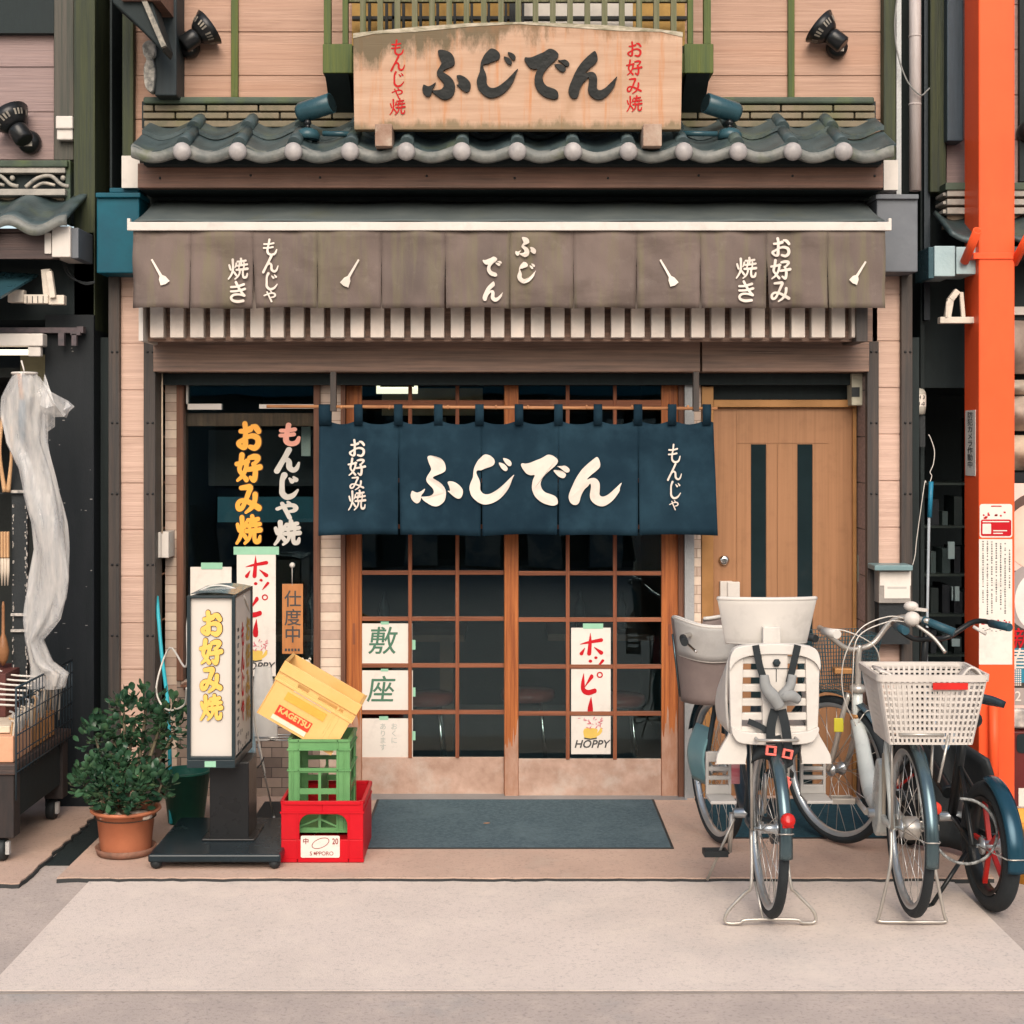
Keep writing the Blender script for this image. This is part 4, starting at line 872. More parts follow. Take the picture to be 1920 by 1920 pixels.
# ================================================================== papers and posters on the glass
def poster(px0, py0, px1, py1, y, label, tape):
    t = thing('beer_poster', label, 'poster', (X((px0+px1)/2,y), y, Z(py1,y)), group='tall red and white drink posters')
    mb = MB(); mb.pbox(px0, py0, px1, py1, y, y+.0012); obj('sheet', mb, m_paper, t)
    w, h = px1-px0, py1-py0; fx = lambda a: px0+(a-85)/545*w; fy = lambda b: py0+(b-130)/1740*h
    mb = MB(); k = w/545
    def ch(c, a0, b0, a1, b1, fat=1): strokes(mb, c, X((fx(a0)+fx(a1))/2,y), Z((fy(b0)+fy(b1))/2,y), (a1-a0)*k/S(y), (b1-b0)*(h/1740)/S(y), y, fat, .0015)
    ch('ホ', 200, 200, 525, 510); ch('ッ', 320, 520, 530, 700); ch('ピ', 210, 735, 455, 1040); ch('ー', 225, 1085, 495, 1325)
    obj('lettering', mb, m_inkred, t)
    mb = MB(); P = [(265,1520),(440,1520),(443,1580),(500,1500),(512,1560),(470,1610),(440,1625),(430,1645),(350,1655),(270,1640)]
    mb.prism(smooth2([(X(fx(a),y), Z(fy(b),y)) for a, b in P]), (0,y,0), (1,0,0), (0,0,1), (0,-1,0), 0, .001); obj('mug', mb, M('mug_yellow', (.70,.47,.10), rough=.6, bump=0), t)
    mb = MB(); r_ = random.Random(2)
    for i in range(22):
        a, b = 190+r_.random()*330, 1370+r_.random()*150; an = r_.random()*6.3; q = 20+r_.random()*24
        P = [(a+q*math.cos(an+d)*s_, b+q*math.sin(an+d)*s_) for d, s_ in ((0,1),(.5,.45),(3.14,.5),(-.5,.45))]
        mb.prism([(X(fx(u),y), Z(fy(v),y)) for u, v in P], (0,y,0), (1,0,0), (0,0,1), (0,-1,0), .0005, .0012+i*.0001)
    obj('petals', mb, M('petal', (.50,.07,.12), (.60,.25,.27), bump=0), t)
    mb = MB(); mb.prism([(X(fx(a),y), Z(fy(b),y)) for a, b in ((262,1640),(350,1655),(440,1640),(438,1656),(350,1672),(266,1660))], (0,y,0), (1,0,0), (0,0,1), (0,-1,0), .001, .0022)
    font_text(mb, 'HOPPY', X(fx(362),y), Z(fy(1735),y), 150*k/S(y), y, .0012, shear=.25, lift=.0015); obj('brand_writing', mb, m_ink, t)
    mb = MB(); mb.pbox(*tape, y-.0012, y-.0002); obj('tape', mb, m_tape, t)
poster(444, 1032, 517, 1268, .022, 'tall poster with red lettering and a mug on the shop window behind the lightbox', (438,1025,523,1040))
poster(1071, 1177, 1145, 1414, .0035, 'tall poster with red lettering and a mug on the right sliding door', (1093,1169,1131,1179))
def paper(px0, py0, px1, py1, y, label, body, tapes, extra=None):
    t = thing('paper_notice', label, 'paper', (X((px0+px1)/2,y), y, Z(py1,y)), group='white paper notices on the left door')
    mb = MB(); mb.pbox(px0, py0, px1, py1, y, y+.001); obj('sheet', mb, m_paper, t)
    if body:
        mb = MB(); font_text(mb, body[0], X(body[1],y), Z(body[2],y), body[3]/S(y)*1.05, y, body[4], shear=.12); obj('writing', mb, body[5], t)
    for q in tapes: mb = MB(); mb.pbox(*q, y-.001, y-.0002); obj('tape', mb, m_tape, t)
    return t
yd_ = .035+.012
paper(679, 1169, 773, 1247, yd_, 'white paper with one large green brush character, topmost of three on the left door', ('敷',716,1205,52,.0013,m_grn), ((714,1165,729,1171), (773,1200,779,1218)))
paper(679, 1257, 774, 1335, yd_, 'white paper with a large dark green brush character, middle of three on the left door', ('座',713,1296,50,.0013,m_grn), ((714,1254,728,1259), (774,1289,779,1306)))
t = paper(679, 1347, 774, 1422, yd_, 'white paper with faint grey writing, lowest of three on the left door', None, ((711,1343,728,1350), (773,1371,779,1388)))
mb = MB()
for i, c in enumerate('おくに'): font_text(mb, c, X(739,yd_), Z(1363+13*i,yd_), 13/S(yd_), yd_, .0004)
for i, c in enumerate('あります'): font_text(mb, c, X(718,yd_), Z(1363+13*i,yd_), 13/S(yd_), yd_, .0004)
obj('writing', mb, M('faint_ink', (.45,.47,.43), bump=0), t)
t = thing('blank_paper', 'plain white paper taped inside the window above the lightbox', 'paper', (X(395,.024), .024, Z(1150,.024)))
mb = MB(); mb.pbox(357, 1063, 434, 1160, .024, .026); obj('sheet', mb, m_paper, t); mb = MB(); mb.pbox(377, 1055, 417, 1067, .021, .0235); obj('tape', mb, m_tape, t)
# window lettering
yW = .028
m_yel = M('letter_yellow', (.80,.36,.05), (.74,.33,.045), rough=.5, bump=0); m_out = M('letter_brown', (.10,.05,.02), rough=.6, bump=0); m_pale = M('letter_pale', (.55,.52,.47), rough=.6, bump=0); m_pink = M('letter_pink', (.72,.33,.25), rough=.6, bump=0)
t = thing('window_lettering', 'yellow brown-edged vertical lettering stuck on the shop window pane', 'lettering', (X(467,yW), yW, Z(1020,yW)))
mb = MB(); column(mb, 'お好み焼', 466, 793, 1020, 46, yW, 2.3, .0005, gap=.12); obj('outline', mb, m_out, t)
mb = MB(); column(mb, 'お好み焼', 466, 793, 1020, 46, yW, 1.8, .0062, gap=.12); obj('fill', mb, m_yel, t)
t = thing('window_lettering', 'pale vertical lettering with a pink first character on the shop window pane', 'lettering', (X(540,yW), yW, Z(1020,yW)))
mb = MB(); column(mb, 'も', 543, 796, 834, 46, yW, 2.1, .0005); obj('fill', mb, m_pink, t)
mb = MB(); column(mb, 'んじや焼', 538, 842, 1022, 48, yW, 1.85, .0005, sizes=[1,1.05,.8,1.05], gap=.1); obj('fill', mb, m_pale, t)
# wooden plaque
t = thing('hanging_plaque', 'small orange wooden plaque with black characters hanging from a suction hook in the window', 'plaque', (X(549,.0), .0, Z(1226)))
mb = MB(); mb.pbox(529, 1095, 568, 1226, .006, .014); obj('board', mb, M('plaque_wood', (.46,.19,.065), (.38,.15,.05), st=(9,5,.7), scale=4, rough=.5), t, bevel=.001)
mb = MB()
for c, p in (('仕',1125), ('度',1160), ('中',1192)): font_text(mb, c, X(549,.006), Z(p,.006), 33/360, .006, .0009)
for i in range(5): mb.pbox(534+i*6, 1216, 538+i*6, 1221, .005, .0055)
obj('writing', mb, m_ink, t)
mb = MB(); mb.tube([(X(547.5),.004,Z(1062)), (X(547.5),.006,Z(1098))], .0016, 6); mb.lathe((X(547.5),.012,Z(1060)), [(.015,0),(.013,-.008),(.006,-.014)], 16, axis='y'); obj('hook', mb, m_white, t)
# frog figurine on the window ledge
t = thing('frog_figurine', 'small white frog figurine behind the tilted yellow crate', 'figurine', (X(575,-.02), -.02, Z(1290,-.02)))
yf = -.03; c = lambda a, b: (X(a,yf), yf, Z(b,yf))
mb = MB(); mb.sphere(c(574,1244), .024, 16, (1.05,.9,.85)); mb.sphere(c(567,1236), .008); mb.sphere(c(581,1236), .008); mb.sphere(c(575,1262), .024, 16, (.9,.8,1.1)); mb.sphere(c(584,1258), .009); mb.lathe((X(575,yf),yf,Z(1282,yf)), [(.026,0),(.026,.03)], 16); obj('body', mb, M('frog_white', (.72,.64,.52), rough=.35, bump=0), t)
mb = MB()
for a in (567, 581): mb.sphere((X(a,yf), yf-.0075, Z(1236,yf)), .0032, 8)
obj('eyes', mb, m_black, t)
mb = MB(); mb.box(X(346), X(589), -.10, -.02, Z(1283), Z(1279)); obj('window_sill', mb, m_winframe, bld)
# ================================================================== lightbox sign on its wheeled stand
t = thing('lightbox_sign', 'tall narrow white lightbox with yellow lettering on a black wheeled stand', 'sign', (-1.22, -1.06, 0.022))
yL = -1.27; xa, xb = X(352,yL), X(439,yL); z0, z1 = Z(1440,yL), Z(1117,yL); yB = -.81
mb = MB()
zt_ = z1; zb_ = z0+.045
mb.box(xa, xb, yL+.02, yB, zb_, z1-.008); lb = obj('light_panel', mb, M('panel_white', (.57,.53,.475), (.54,.50,.45), rough=.35, bump=0, scale=2), t)
mb = MB()
e = .011
mb.box(xa-.004, xa+e, yL, yL+.022, zb_-.01, z1); mb.box(xb-e, xb+.004, yL, yL+.022, zb_-.01, z1); mb.box(xa+e, xb-e, yL, yL+.022, z1-e, z1); mb.box(xa+e, xb-e, yL, yL+.022, zb_-.01, zb_+.004)
mb.box(xa-.004, xb+.004, yL-.002, yB+.002, z0, zb_-.0105)
mb.box(xb-.004, xb+.006, yB-.03, yB, zb_-.01, z1); mb.box(xb-.004, xb+.006, yL+.03, yB-.03, z1-.012, z1+.002)
obj('housing', mb, M('sign_frame', (.02,.032,.036), (.015,.025,.03), rough=.35, bump=.03), t, bevel=.002)
mb = MB(); mb.grid(16, 4, lambda u, v: (xa+(xb-xa)*u, yL+.02+(yB-yL-.04)*v, z1+.003+.013*math.sin(math.pi*u)*(.7+.3*v))); obj('top_cover', mb, M('smoky_cover', (.20,.25,.26), (.13,.17,.18), rough=.15, bump=.05), t)
mb = MB(); column(mb, 'お好み焼', 396, 1147, 1350, 40, yL+.0185, 2.25, .0008, gap=.13); obj('lettering', mb, m_out, t)
mb = MB(); column(mb, 'お好み焼', 396, 1147, 1350, 40, yL+.0185, 1.8, .0062, gap=.13); obj('lettering', mb, M('sign_yellow', (.78,.47,.11), (.72,.43,.1), rough=.5, bump=0), t)
# side panel writing (laid on the plane x = xb): built on y = 0 and turned
def side(chars, yc, za, zb2, wid, mat, fat):
    q = MB(); n = len(chars); hh = (za-zb2)/n
    for i, ch in enumerate(chars): strokes(q, ch, 0, za-hh*(i+.5), wid, hh*.9, 0, fat, .0008)
    q.bm.transform(Matrix.Translation((xb+.0012, yc, 0)) @ Matrix.Rotation(R(90), 4, 'Z')); obj('lettering', q, mat, t)
side('もんじや', yL+.21, 1.05, .60, .085, m_inkred, 1.5); side('お好み焼', yL+.345, 1.06, .58, .10, M('sign_ochre', (.50,.30,.06), bump=0), 1.6)
mb = MB(); r_ = random.Random(4)
for i in range(15):
    zz = 1.03-.036*i
    for q in range(3): a = r_.uniform(.075,.10); mb.box(xb+.0005, xb+.0015, yL+a, yL+a+.03, zz+r_.uniform(-.012,.012), zz+.006)
for i in range(20): a, zz = r_.uniform(.09,.36), r_.uniform(.47,.56); mb.box(xb+.0005, xb+.0015, yL+a, yL+a+.012, zz, zz+.014)
obj('small_writing', mb, M('ink_grey', (.2,.19,.18), bump=0), t)
mb = MB(); mb.box(X(384,yL), X(405,yL), yL-.004, yL-.0025, Z(1438,yL), Z(1427,yL)); obj('sticker', mb, m_tape, t)
mb = MB(); mb.box(-1.325, -1.15, -1.15, -.93, .095, z0); mb.box(-1.355, -1.12, -1.18, -.90, .089, .10); obj('pedestal', mb, m_black, t, bevel=.004)
bx0, bx1 = X(277,-1.40), X(526,-1.40)
mb = MB(); mb.box(bx0, bx1, -1.40, -.74, .055, .09); obj('base_plate', mb, M('base_black', (.012,.022,.028), (.009,.017,.022), rough=.25, bump=.03), t, bevel=.008)
for cx in (bx0+.03, bx1-.03):
    for cy in (-1.37, -.79): mb = MB(); mb.sphere((cx, cy, .048), .0265, 14, (1,1,.98)); mb.cyl((cx,cy,.06),(cx,cy,.078),.012,n=8); obj('caster', mb, m_blackmat, t)
yy = -.98
mb = MB(); mb.tube([(X(a,y), y, Z(b,y)) for a, b, y in ((372,1118,-1.1),(352,1160,-1.22),(349,1250,-1.23),(318,1215,-.9),(293,1290,-.9),(312,1330,-.95),(345,1322,-1.0),(350,1290,-1.1))], .0045, 8, smoothpath=6)
solo('power_cord', mb, m_wwire, 'white power cord looping down the left side of the lightbox', 'cord', 'white cords of the lightbox')
mb = MB(); mb.tube([(X(a,y), y, Z(b,y)) for a, b, y in ((367,1112,-1.1),(400,1098,-1.0),(438,1103,-1.02),(461,1125,-1.0),(470,1180,-.74),(474,1300,-.70),(477,1345,-.7),(486,1395,-.7),(497,1450,-.7))], .0045, 8, smoothpath=6)
solo('power_cord', mb, m_wwire, 'white power cord crossing the top and right edge of the lightbox', 'cord', 'white cords of the lightbox')
mb = MB(); mb.tube([(X(a,y), y, Z(b,y)) for a, b, y in ((449,1432,-1.0),(468,1443,-.95),(486,1436,-.85),(495,1420,-.72))], .004, 8, smoothpath=6)
solo('power_cord', mb, m_blackmat, 'short black cord leaving the foot of the lightbox', 'cord')

# ================================================================== jade plant in a terracotta pot
pc = Vector((X(236,-1.12), -1.12, .022))
t = thing('potted_plant', 'bushy jade plant with thick glossy leaves in a terracotta pot at the left', 'plant', pc)
mb = MB(); mb.lathe(pc, [(.10,.0),(.125,.004),(.135,.035),(.13,.035),(.118,.012),(.0,.010)], 40, caps=False); obj('saucer', mb, M('saucer_clay', (.25,.12,.08), (.15,.08,.055), rough=.8, scale=16, dirt=[((.35,.3,.2), .6, 20, .6)]), t)
mb = MB(); mb.lathe(pc, [(.0,.014),(.105,.014),(.112,.03),(.128,.185),(.145,.187),(.156,.196),(.156,.204),(.148,.207),(.137,.200),(.128,.165),(.0,.162)], 48, caps=False)
obj('pot', mb, M('terracotta', (.48,.17,.085), (.40,.135,.068), rough=.5, scale=5, bump=.06, dirt=[((.30,.10,.06), .5, 4, .58)]), t)
mb = MB(); mb.lathe(pc, [(0,.19),(.06,.186),(.12,.172),(.135,.165)], 30, caps=False); obj('soil', mb, M('soil', (.05,.035,.025), rough=.95, bump=.6, bscale=60), t)
mb = MB()
for dx, dy, r in ((-.045,-.075,.05), (.07,-.05,.055)): mb.sphere(pc+Vector((dx,dy,.178)), r, 12, (1.1,.8,.45))
obj('pebbles', mb, M('pale_stone', (.62,.5,.4), (.45,.35,.28), rough=.9, scale=40, bump=.5), t)
mb = MB(); mb.sphere(pc+Vector((-.02,-.09,.335)), .018, 10, (1,.6,1.2)); mb.sphere(pc+Vector((-.01,-.09,.36)), .011, 10); obj('plastic_tag', mb, M('teal_tag', (.02,.25,.33), rough=.4), t)
mb = MB(); rl = random.Random(21)
clus = []      # leaf clusters: pixel centre, radius in metres, depth, count
def P_(a, b, y): return Vector((X(a,y), y, Z(b,y)))
for a, b, y, r, n in ((255,1345,-.95,.13,95),(305,1345,-.95,.11,70),(210,1375,-1.0,.12,80),(330,1370,-.92,.09,50),(285,1395,-.98,.12,70),(180,1385,-1.02,.085,45),(240,1420,-1.0,.10,55),(275,1315,-.9,.07,34),(232,1325,-.95,.06,26),
                      (172,1455,-1.18,.085,75),(205,1478,-1.22,.09,85),(225,1445,-1.15,.07,50),(250,1482,-1.25,.08,75),(280,1465,-1.2,.08,70),(303,1472,-1.15,.06,44),(235,1500,-1.2,.065,40),(158,1472,-1.15,.055,34),(190,1500,-1.2,.05,26),(262,1500,-1.18,.05,24),(215,1425,-1.1,.055,28),(340,1340,-.95,.05,22)):
    clus.append((P_(a, b, y), r, n))
stems = MB(); root = pc+Vector((0,0,.16))
for c_, r, n in clus[:20]:
    m_ = root.lerp(c_, .5)+Vector((rl.uniform(-.03,.03), 0, -.03)); stems.tube([root+Vector((rl.uniform(-.04,.04), rl.uniform(-.03,.03), 0)), m_, c_], [.013,.009,.005], 8, smoothpath=5)
obj('stems', stems, M('stem', (.16,.13,.08), (.08,.07,.045), rough=.8, scale=20), t)
lv = MB(); lv.keepn = True
def leaf(mb, p, d, up, L_, w):
    s_ = d.cross(up).normalized(); n_ = s_.cross(d)
    prof = ((0,.12),(.3,.75),(.62,1),(.86,.72),(1.0,.12)); prev = None
    for f, q in prof:
        c = p+d*L_*f+n_*(.22*L_*f*f)
        row = [mb.bm.verts.new(c-s_*w*q), mb.bm.verts.new(c-n_*w*.28*q), mb.bm.verts.new(c+s_*w*q)]
        if prev:
            for i in range(2): fc = mb.bm.faces.new((prev[i], prev[i+1], row[i+1], row[i])); fc.smooth = True
        prev = row
for c_, r, n in clus:
    for i in range(n):
        while True:
            v = Vector((rl.uniform(-1,1), rl.uniform(-1,1), rl.uniform(-1,1)))
            if .1 < v.length < 1: break
        p = c_+v*r*Vector((1,1,.8)).length/1.62
        d = (v.normalized()*.8+Vector((rl.uniform(-.6,.6), rl.uniform(-.7,.3), rl.uniform(-.1,.9)))).normalized()
        leaf(lv, p, d, Vector((rl.uniform(-.4,.4), rl.uniform(-.6,.2), 1)).normalized(), rl.uniform(.030,.050), rl.uniform(.012,.0185))
m_leaf = M('jade_leaf', (.045,.105,.050), (.014,.045,.028), rough=.26, scale=9, bump=0, dirt=[((.14,.22,.10), .7, 13, .54), ((.22,.20,.06), .7, 10, .65)])
obj('leaves', lv, m_leaf, t)

# bucket, cyan pole, umbrella, bag
bc = (X(345,-.6), -.55, .022)
mb = MB(); mb.lathe(bc, [(0,.0),(.085,.0),(.115,.24),(.122,.24),(.122,.25),(.108,.25),(.08,.01)], 28, caps=False); solo('bucket', mb, M('green_bucket', (.015,.11,.075), (.01,.085,.06), rough=.45), 'dark green plastic bucket behind the black pedestal', 'bucket')
mb = MB(); mb.tube([P_(294,1118,-.18), P_(303,1225,-.30), P_(316,1340,-.5), Vector((X(322,-.6), -.62, .03))], .0095, 10, smoothpath=4); solo('pole', mb, M('cyan_plastic', (.03,.36,.42), (.025,.30,.36), rough=.4, bump=0), 'bright cyan pole leaning in the corner behind the plant', 'pole')
mb = MB(); mb.lathe((X(465,-.5), -.5, .03), [(.004,0),(.010,.06),(.022,.12),(.040,.25),(.038,.36),(.02,.5),(.012,.56)], 18)
mb.bm.transform(Matrix.Translation((0,0,0)))
solo('umbrella', mb, M('clear_vinyl', (.62,.66,.66), (.20,.42,.48), rough=.25, scale=7, st=(6,6,.8), bump=.1), 'folded translucent white and blue umbrella between lightbox and crates', 'umbrella')
def bagf(u, v):
    a = u*2*math.pi; w = .075*(1-.55*v)+.012*math.sin(a*3+v*4)
    return (X(490,-.35)+w*math.cos(a)+.015*v, -.35+.5*w*math.sin(a), Z(1386,-.35)+v*.36)
mb = MB(); mb.grid(28, 12, bagf); solo('plastic_bag', mb, M('white_bag', (.66,.62,.56), (.58,.55,.5), rough=.35, bump=.3, bscale=20), 'crumpled white plastic bag standing behind the yellow crate', 'bag')
# umbrella rack of thin steel rods
mb = MB(); yr = -.28
def pb(a, b, y=None): return P_(a, b, yr if y is None else y)
for b_ in (1378, 1388): mb.tube([pb(452,b_), pb(560,b_)], .005, 8)
mb.tube([pb(452,1383,-.5), pb(560,1383,-.5)], .005, 8); mb.tube([pb(456,1388), (X(456,yr),yr,.03)], .005, 8); mb.tube([pb(556,1388), (X(556,yr),yr,.03)], .005, 8)
mb.tube([(X(452,-.5),-.5,.03), (X(560,-.5),-.5,.03)], .006, 8)
for a in (456, 556): mb.tube([pb(a,1388), pb(a,1386,-.5), (X(a,-.5),-.5,.03), (X(a,yr),yr,.03)], .004, 8)
for a in (466, 505): mb.tube([pb(a,1388), pb(a+4,1386,-.5)], .003, 6)
solo('umbrella_rack', mb, m_steel, 'low steel rod umbrella rack beneath the shop window', 'rack')
mb = MB(); mb.tube([P_(484,1395,-.6), P_(513,1530,-.6)], .0045, 8); mb.cyl(P_(513,1530,-.6), P_(516,1545,-.6), .007, n=8); solo('walking_stick', mb, m_steel, 'thin silver stick leaning beside the stacked crates', 'stick')
mb = MB(); mb.box(-1.22, -.98, -.62, -.25, .024, .05); solo('drip_tray', mb, m_blackmat, 'flat dark drip tray under the umbrella rack', 'tray')

# ================================================================== crates
def crate(t, w, d, h, mat, th=.006, lip=.012):
    """open plastic crate body: returns nothing, parts are added by the caller"""
def frame_wall(mb, o, ux, uy, nrm, w, h, holes, th):
    """a wall with rectangular/arched holes, made of strips between the holes; holes: (x0,x1,z0,z1)"""
    xs = sorted({0, w, *[q for hh in holes for q in hh[:2]]}); zs = sorted({0, h, *[q for hh in holes for q in hh[2:4]]})
    for a, b in zip(xs, xs[1:]):
        for c, d in zip(zs, zs[1:]):
            m_ = ((a+b)/2, (c+d)/2)
            if any(hh[0] < m_[0] < hh[1] and hh[2] < m_[1] < hh[3] for hh in holes): continue
            mb.prism([(a,c),(b,c),(b,d),(a,d)], o, ux, uy, nrm, -th, 0)
m_redc = M('red_crate', (.50,.008,.016), (.44,.007,.014), spec=.15, rough=.42, bump=.05, scale=5, dirt=[((.36,.012,.014), .5, 8, .55), ((.55,.06,.05), .5, 26, .66)])
rx0, rx1, ry0, ry1, rz0, rz1 = X(527,-1.28), X(681,-1.28), -1.28, -.87, .022, .288
t = thing('bottle_crate', 'red plastic bottle crate with a white label, lowest of the stack', 'crate', ((rx0+rx1)/2, (ry0+ry1)/2, rz0), group='plastic crates stacked beside the lightbox')
w, d, h = rx1-rx0, ry1-ry0, rz1-rz0
mb = MB()
def arch_wall(mb, w, h, hx0, hx1, hz0, hz1, o, ux, nrm, th):
    r = (hz1-hz0)*.42; pts = [(hx0,hz0),(hx1,hz0)]
    for i in range(7): a = R(90*i/6); pts.append((hx1-r+r*math.cos(a), hz1-r+r*math.sin(a)))
    for i in range(7): a = R(90+90*i/6); pts.append((hx0+r+r*math.cos(a), hz1-r+r*math.sin(a)))
    mb.prism([(0,0),(w,0),(w,hz0),(0,hz0)], o, ux, (0,0,1), nrm, -th, 0)
    mb.prism([(0,hz0),(hx0,hz0)]+[p for p in reversed(pts[2:]) if p[0] <= w/2][:7]+[(w/2,hz1),(w/2,h),(0,h)], o, ux, (0,0,1), nrm, -th, 0)
    mb.prism([(hx1,hz0),(w,hz0),(w,h),(w/2,h),(w/2,hz1)]+list(reversed([p for p in pts[2:] if p[0] > w/2])), o, ux, (0,0,1), nrm, -th, 0)
arch_wall(mb, w, h, .08, w-.07, h-.165, h-.055, (rx0,ry0,rz0), (1,0,0), (0,-1,0), .008)
mb.box(rx0, rx1, ry1-.008, ry1, rz0, rz1); mb.box(rx0, rx0+.008, ry0+.008, ry1-.008, rz0, rz1); mb.box(rx1-.008, rx1, ry0+.008, ry1-.008, rz0, rz1); mb.box(rx0+.008, rx1-.008, ry0+.008, ry1-.008, rz0, rz0+.012)
body = obj('body', mb, m_redc, t, bevel=.003)
def rim(x0, x1, y0, y1, z0, z1, o_, r=.03):
    def loop(e, rr):
        P = []
        for cx, cy, a0 in ((x1+e-rr,y1+e-rr,0),(x0-e+rr,y1+e-rr,90),(x0-e+rr,y0-e+rr,180),(x1+e-rr,y0-e+rr,270)):
            for i in range(6): a = R(a0+90*i/5); P.append((cx+rr*math.cos(a), cy+rr*math.sin(a)))
        return P
    A = loop(o_, r); B_ = loop(-.010, r-.012); mb = MB()
    mb.rings([[(p[0],p[1],z) for p in q] for q, z in ((A,z0),(A,z1),(B_,z1),(B_,z0))], False, True, False); return mb
obj('rim', rim(rx0, rx1, ry0, ry1, rz1-.012, rz1+.004, .006), m_redc, t, bevel=.002)
mb = MB(); mb.box(rx0-.004, rx1+.004, ry0-.004, ry0, rz1-.05, rz1-.042)
for a in (.072, w-.064): mb.box(rx0+a-.002, rx0+a+.002, ry0-.004, ry0, rz0+.004, rz1-.05)
mb.box(rx0-.003, rx1+.003, ry0-.004, ry0, rz0+.004, rz0+.018); mb.box(rx1, rx1+.004, ry0+.002, ry1, rz1-.05, rz1-.042)
for k in range(4): a = rx0+.02+k*(w-.04)/3; mb.box(a-.003, a+.003, ry0+.02, ry1-.02, rz0+.012, rz0+.095)
for k in range(5): a = ry0+.02+k*(d-.04)/4; mb.box(rx0+.02, rx1-.02, a-.003, a+.003, rz0+.012, rz0+.0945)
obj('ribs', mb, m_redc, t)
yl = ry0-.002
mb = MB(); mb.prism(rrect(564,1567,637,1608,3,yl), (0,yl,0), (1,0,0), (0,0,1), (0,-1,0), -.002, .001); lbl = obj('label', mb, m_paper, t)
m_maroon = M('label_red', (.25,.03,.03), rough=.6, bump=0)
mb = MB(); n = 40; V = []
for i in range(n):
    a = 2*math.pi*i/n
    for k_ in (1, .86):
        u, v = 17.5*math.cos(a)*(1 if k_ == 1 else .92), 9*math.sin(a)*k_; q = R(-22)
        V.append(mb.bm.verts.new((X(601+u*math.cos(q)-v*math.sin(q),yl), yl-.0014, Z(1581+u*math.sin(q)+v*math.cos(q),yl))))
for i in range(n): mb.bm.faces.new((V[2*i], V[2*i+1], V[(2*i+3)%(2*n)], V[(2*i+2)%(2*n)]))
font_text(mb, '中', X(573.5,yl), Z(1578,yl), 12/S(yl), yl, .0006, lift=.0014); font_text(mb, '20', X(628.5,yl), Z(1578,yl), 15.5/S(yl), yl, .0008, sx=.75, lift=.0014)
font_text(mb, 'S', X(583,yl), Z(1600.5,yl), 10.5/S(yl), yl, .0002, lift=.0014); font_text(mb, 'PPORO', X(609,yl), Z(1600.5,yl), 10.5/S(yl), yl, .0002, lift=.0014, spacing=.95)
P = []
for i in range(10): a = R(90+36*i); r = (.0085 if i % 2 == 0 else .004); P.append((X(590.5,yl)+r*math.cos(a), Z(1600,yl)+r*math.sin(a)))
mb.prism(P, (0,yl,0), (1,0,0), (0,0,1), (0,-1,0), .0004, .0014); obj('brand_writing', mb, m_maroon, lbl)
# green tall crate
m_grc = M('green_crate', (.13,.30,.115), (.10,.25,.095), rough=.42, bump=.05, scale=5)
gx0, gx1, gy0, gy1, gz0, gz1 = X(541,-1.21), X(656,-1.21), -1.21, -.92, .138, .546
t = thing('bottle_crate', 'tall green plastic bottle crate standing inside the red crate', 'crate', ((gx0+gx1)/2, (gy0+gy1)/2, gz0), group='plastic crates stacked beside the lightbox')
w, h, d = gx1-gx0, gz1-gz0, gy1-gy0
holes = [(.05,w-.06,h-.125,h-.045), (.05,w/2-.004,h-.215,h-.145), (w/2+.008,w-.06,h-.215,h-.145), (.05,w/2-.004,.02,h-.24), (w/2+.008,w-.06,.02,h-.24)]
mb = MB(); frame_wall(mb, (gx0,gy0,gz0), (1,0,0), (0,0,1), (0,-1,0), w, h, holes, .008); frame_wall(mb, (gx0,gy1-.008,gz0), (1,0,0), (0,0,1), (0,-1,0), w, h, holes, .008)
hs = [(.05,d-.05,.02,h-.24), (.05,d-.05,h-.215,h-.145), (.05,d-.05,h-.125,h-.045)]
frame_wall(mb, (gx0,gy0+.001,gz0), (0,1,0), (0,0,1), (-1,0,0), d-.0175, h, hs, .008); frame_wall(mb, (gx1-.008,gy0+.001,gz0), (0,1,0), (0,0,1), (-1,0,0), d-.0175, h, hs, .008)
mb.box(gx0+.008, gx1-.008, gy0+.008, gy1-.008, gz0, gz0+.01); mb.box((gx0+gx1)/2-.004, (gx0+gx1)/2+.004, gy0+.009, gy1-.017, gz0+.01, gz0+.24)
obj('body', mb, m_grc, t)
mb = MB()
for zz in (gz1-.046, gz1-.137): mb.box(gx0-.006, gx1+.006, gy0-.006, gy0, zz, zz+.006); mb.box(gx1, gx1+.006, gy0, gy1, zz, zz+.006); mb.box(gx0-.006, gx0, gy0, gy1, zz, zz+.006)
mb.box(gx0-.006, gx1+.006, gy0-.006, gy0, gz0, gz0+.008)
for a in (.044, w-.054): mb.box(gx0+a-.002, gx0+a+.002, gy0-.006, gy0, gz0+.008, gz1)
for a in (.012, .02, w-.03, w-.02): mb.box(gx0+a-.002, gx0+a+.002, gy0-.004, gy0, gz0+.008, gz1-.046)
mb.prism([(.044,.0),(w/2,.035),(w-.054,.0),(w-.054,.008),(w/2,.044),(.044,.008)], (gx0,gy0-.001,gz0+.02), (1,0,0), (0,0,1), (0,-1,0), -.006, 0)
obj('ribs', mb, m_grc, t); obj('rim', rim(gx0, gx1, gy0, gy1, gz1-.008, gz1+.002, .006, .02), m_grc, t)
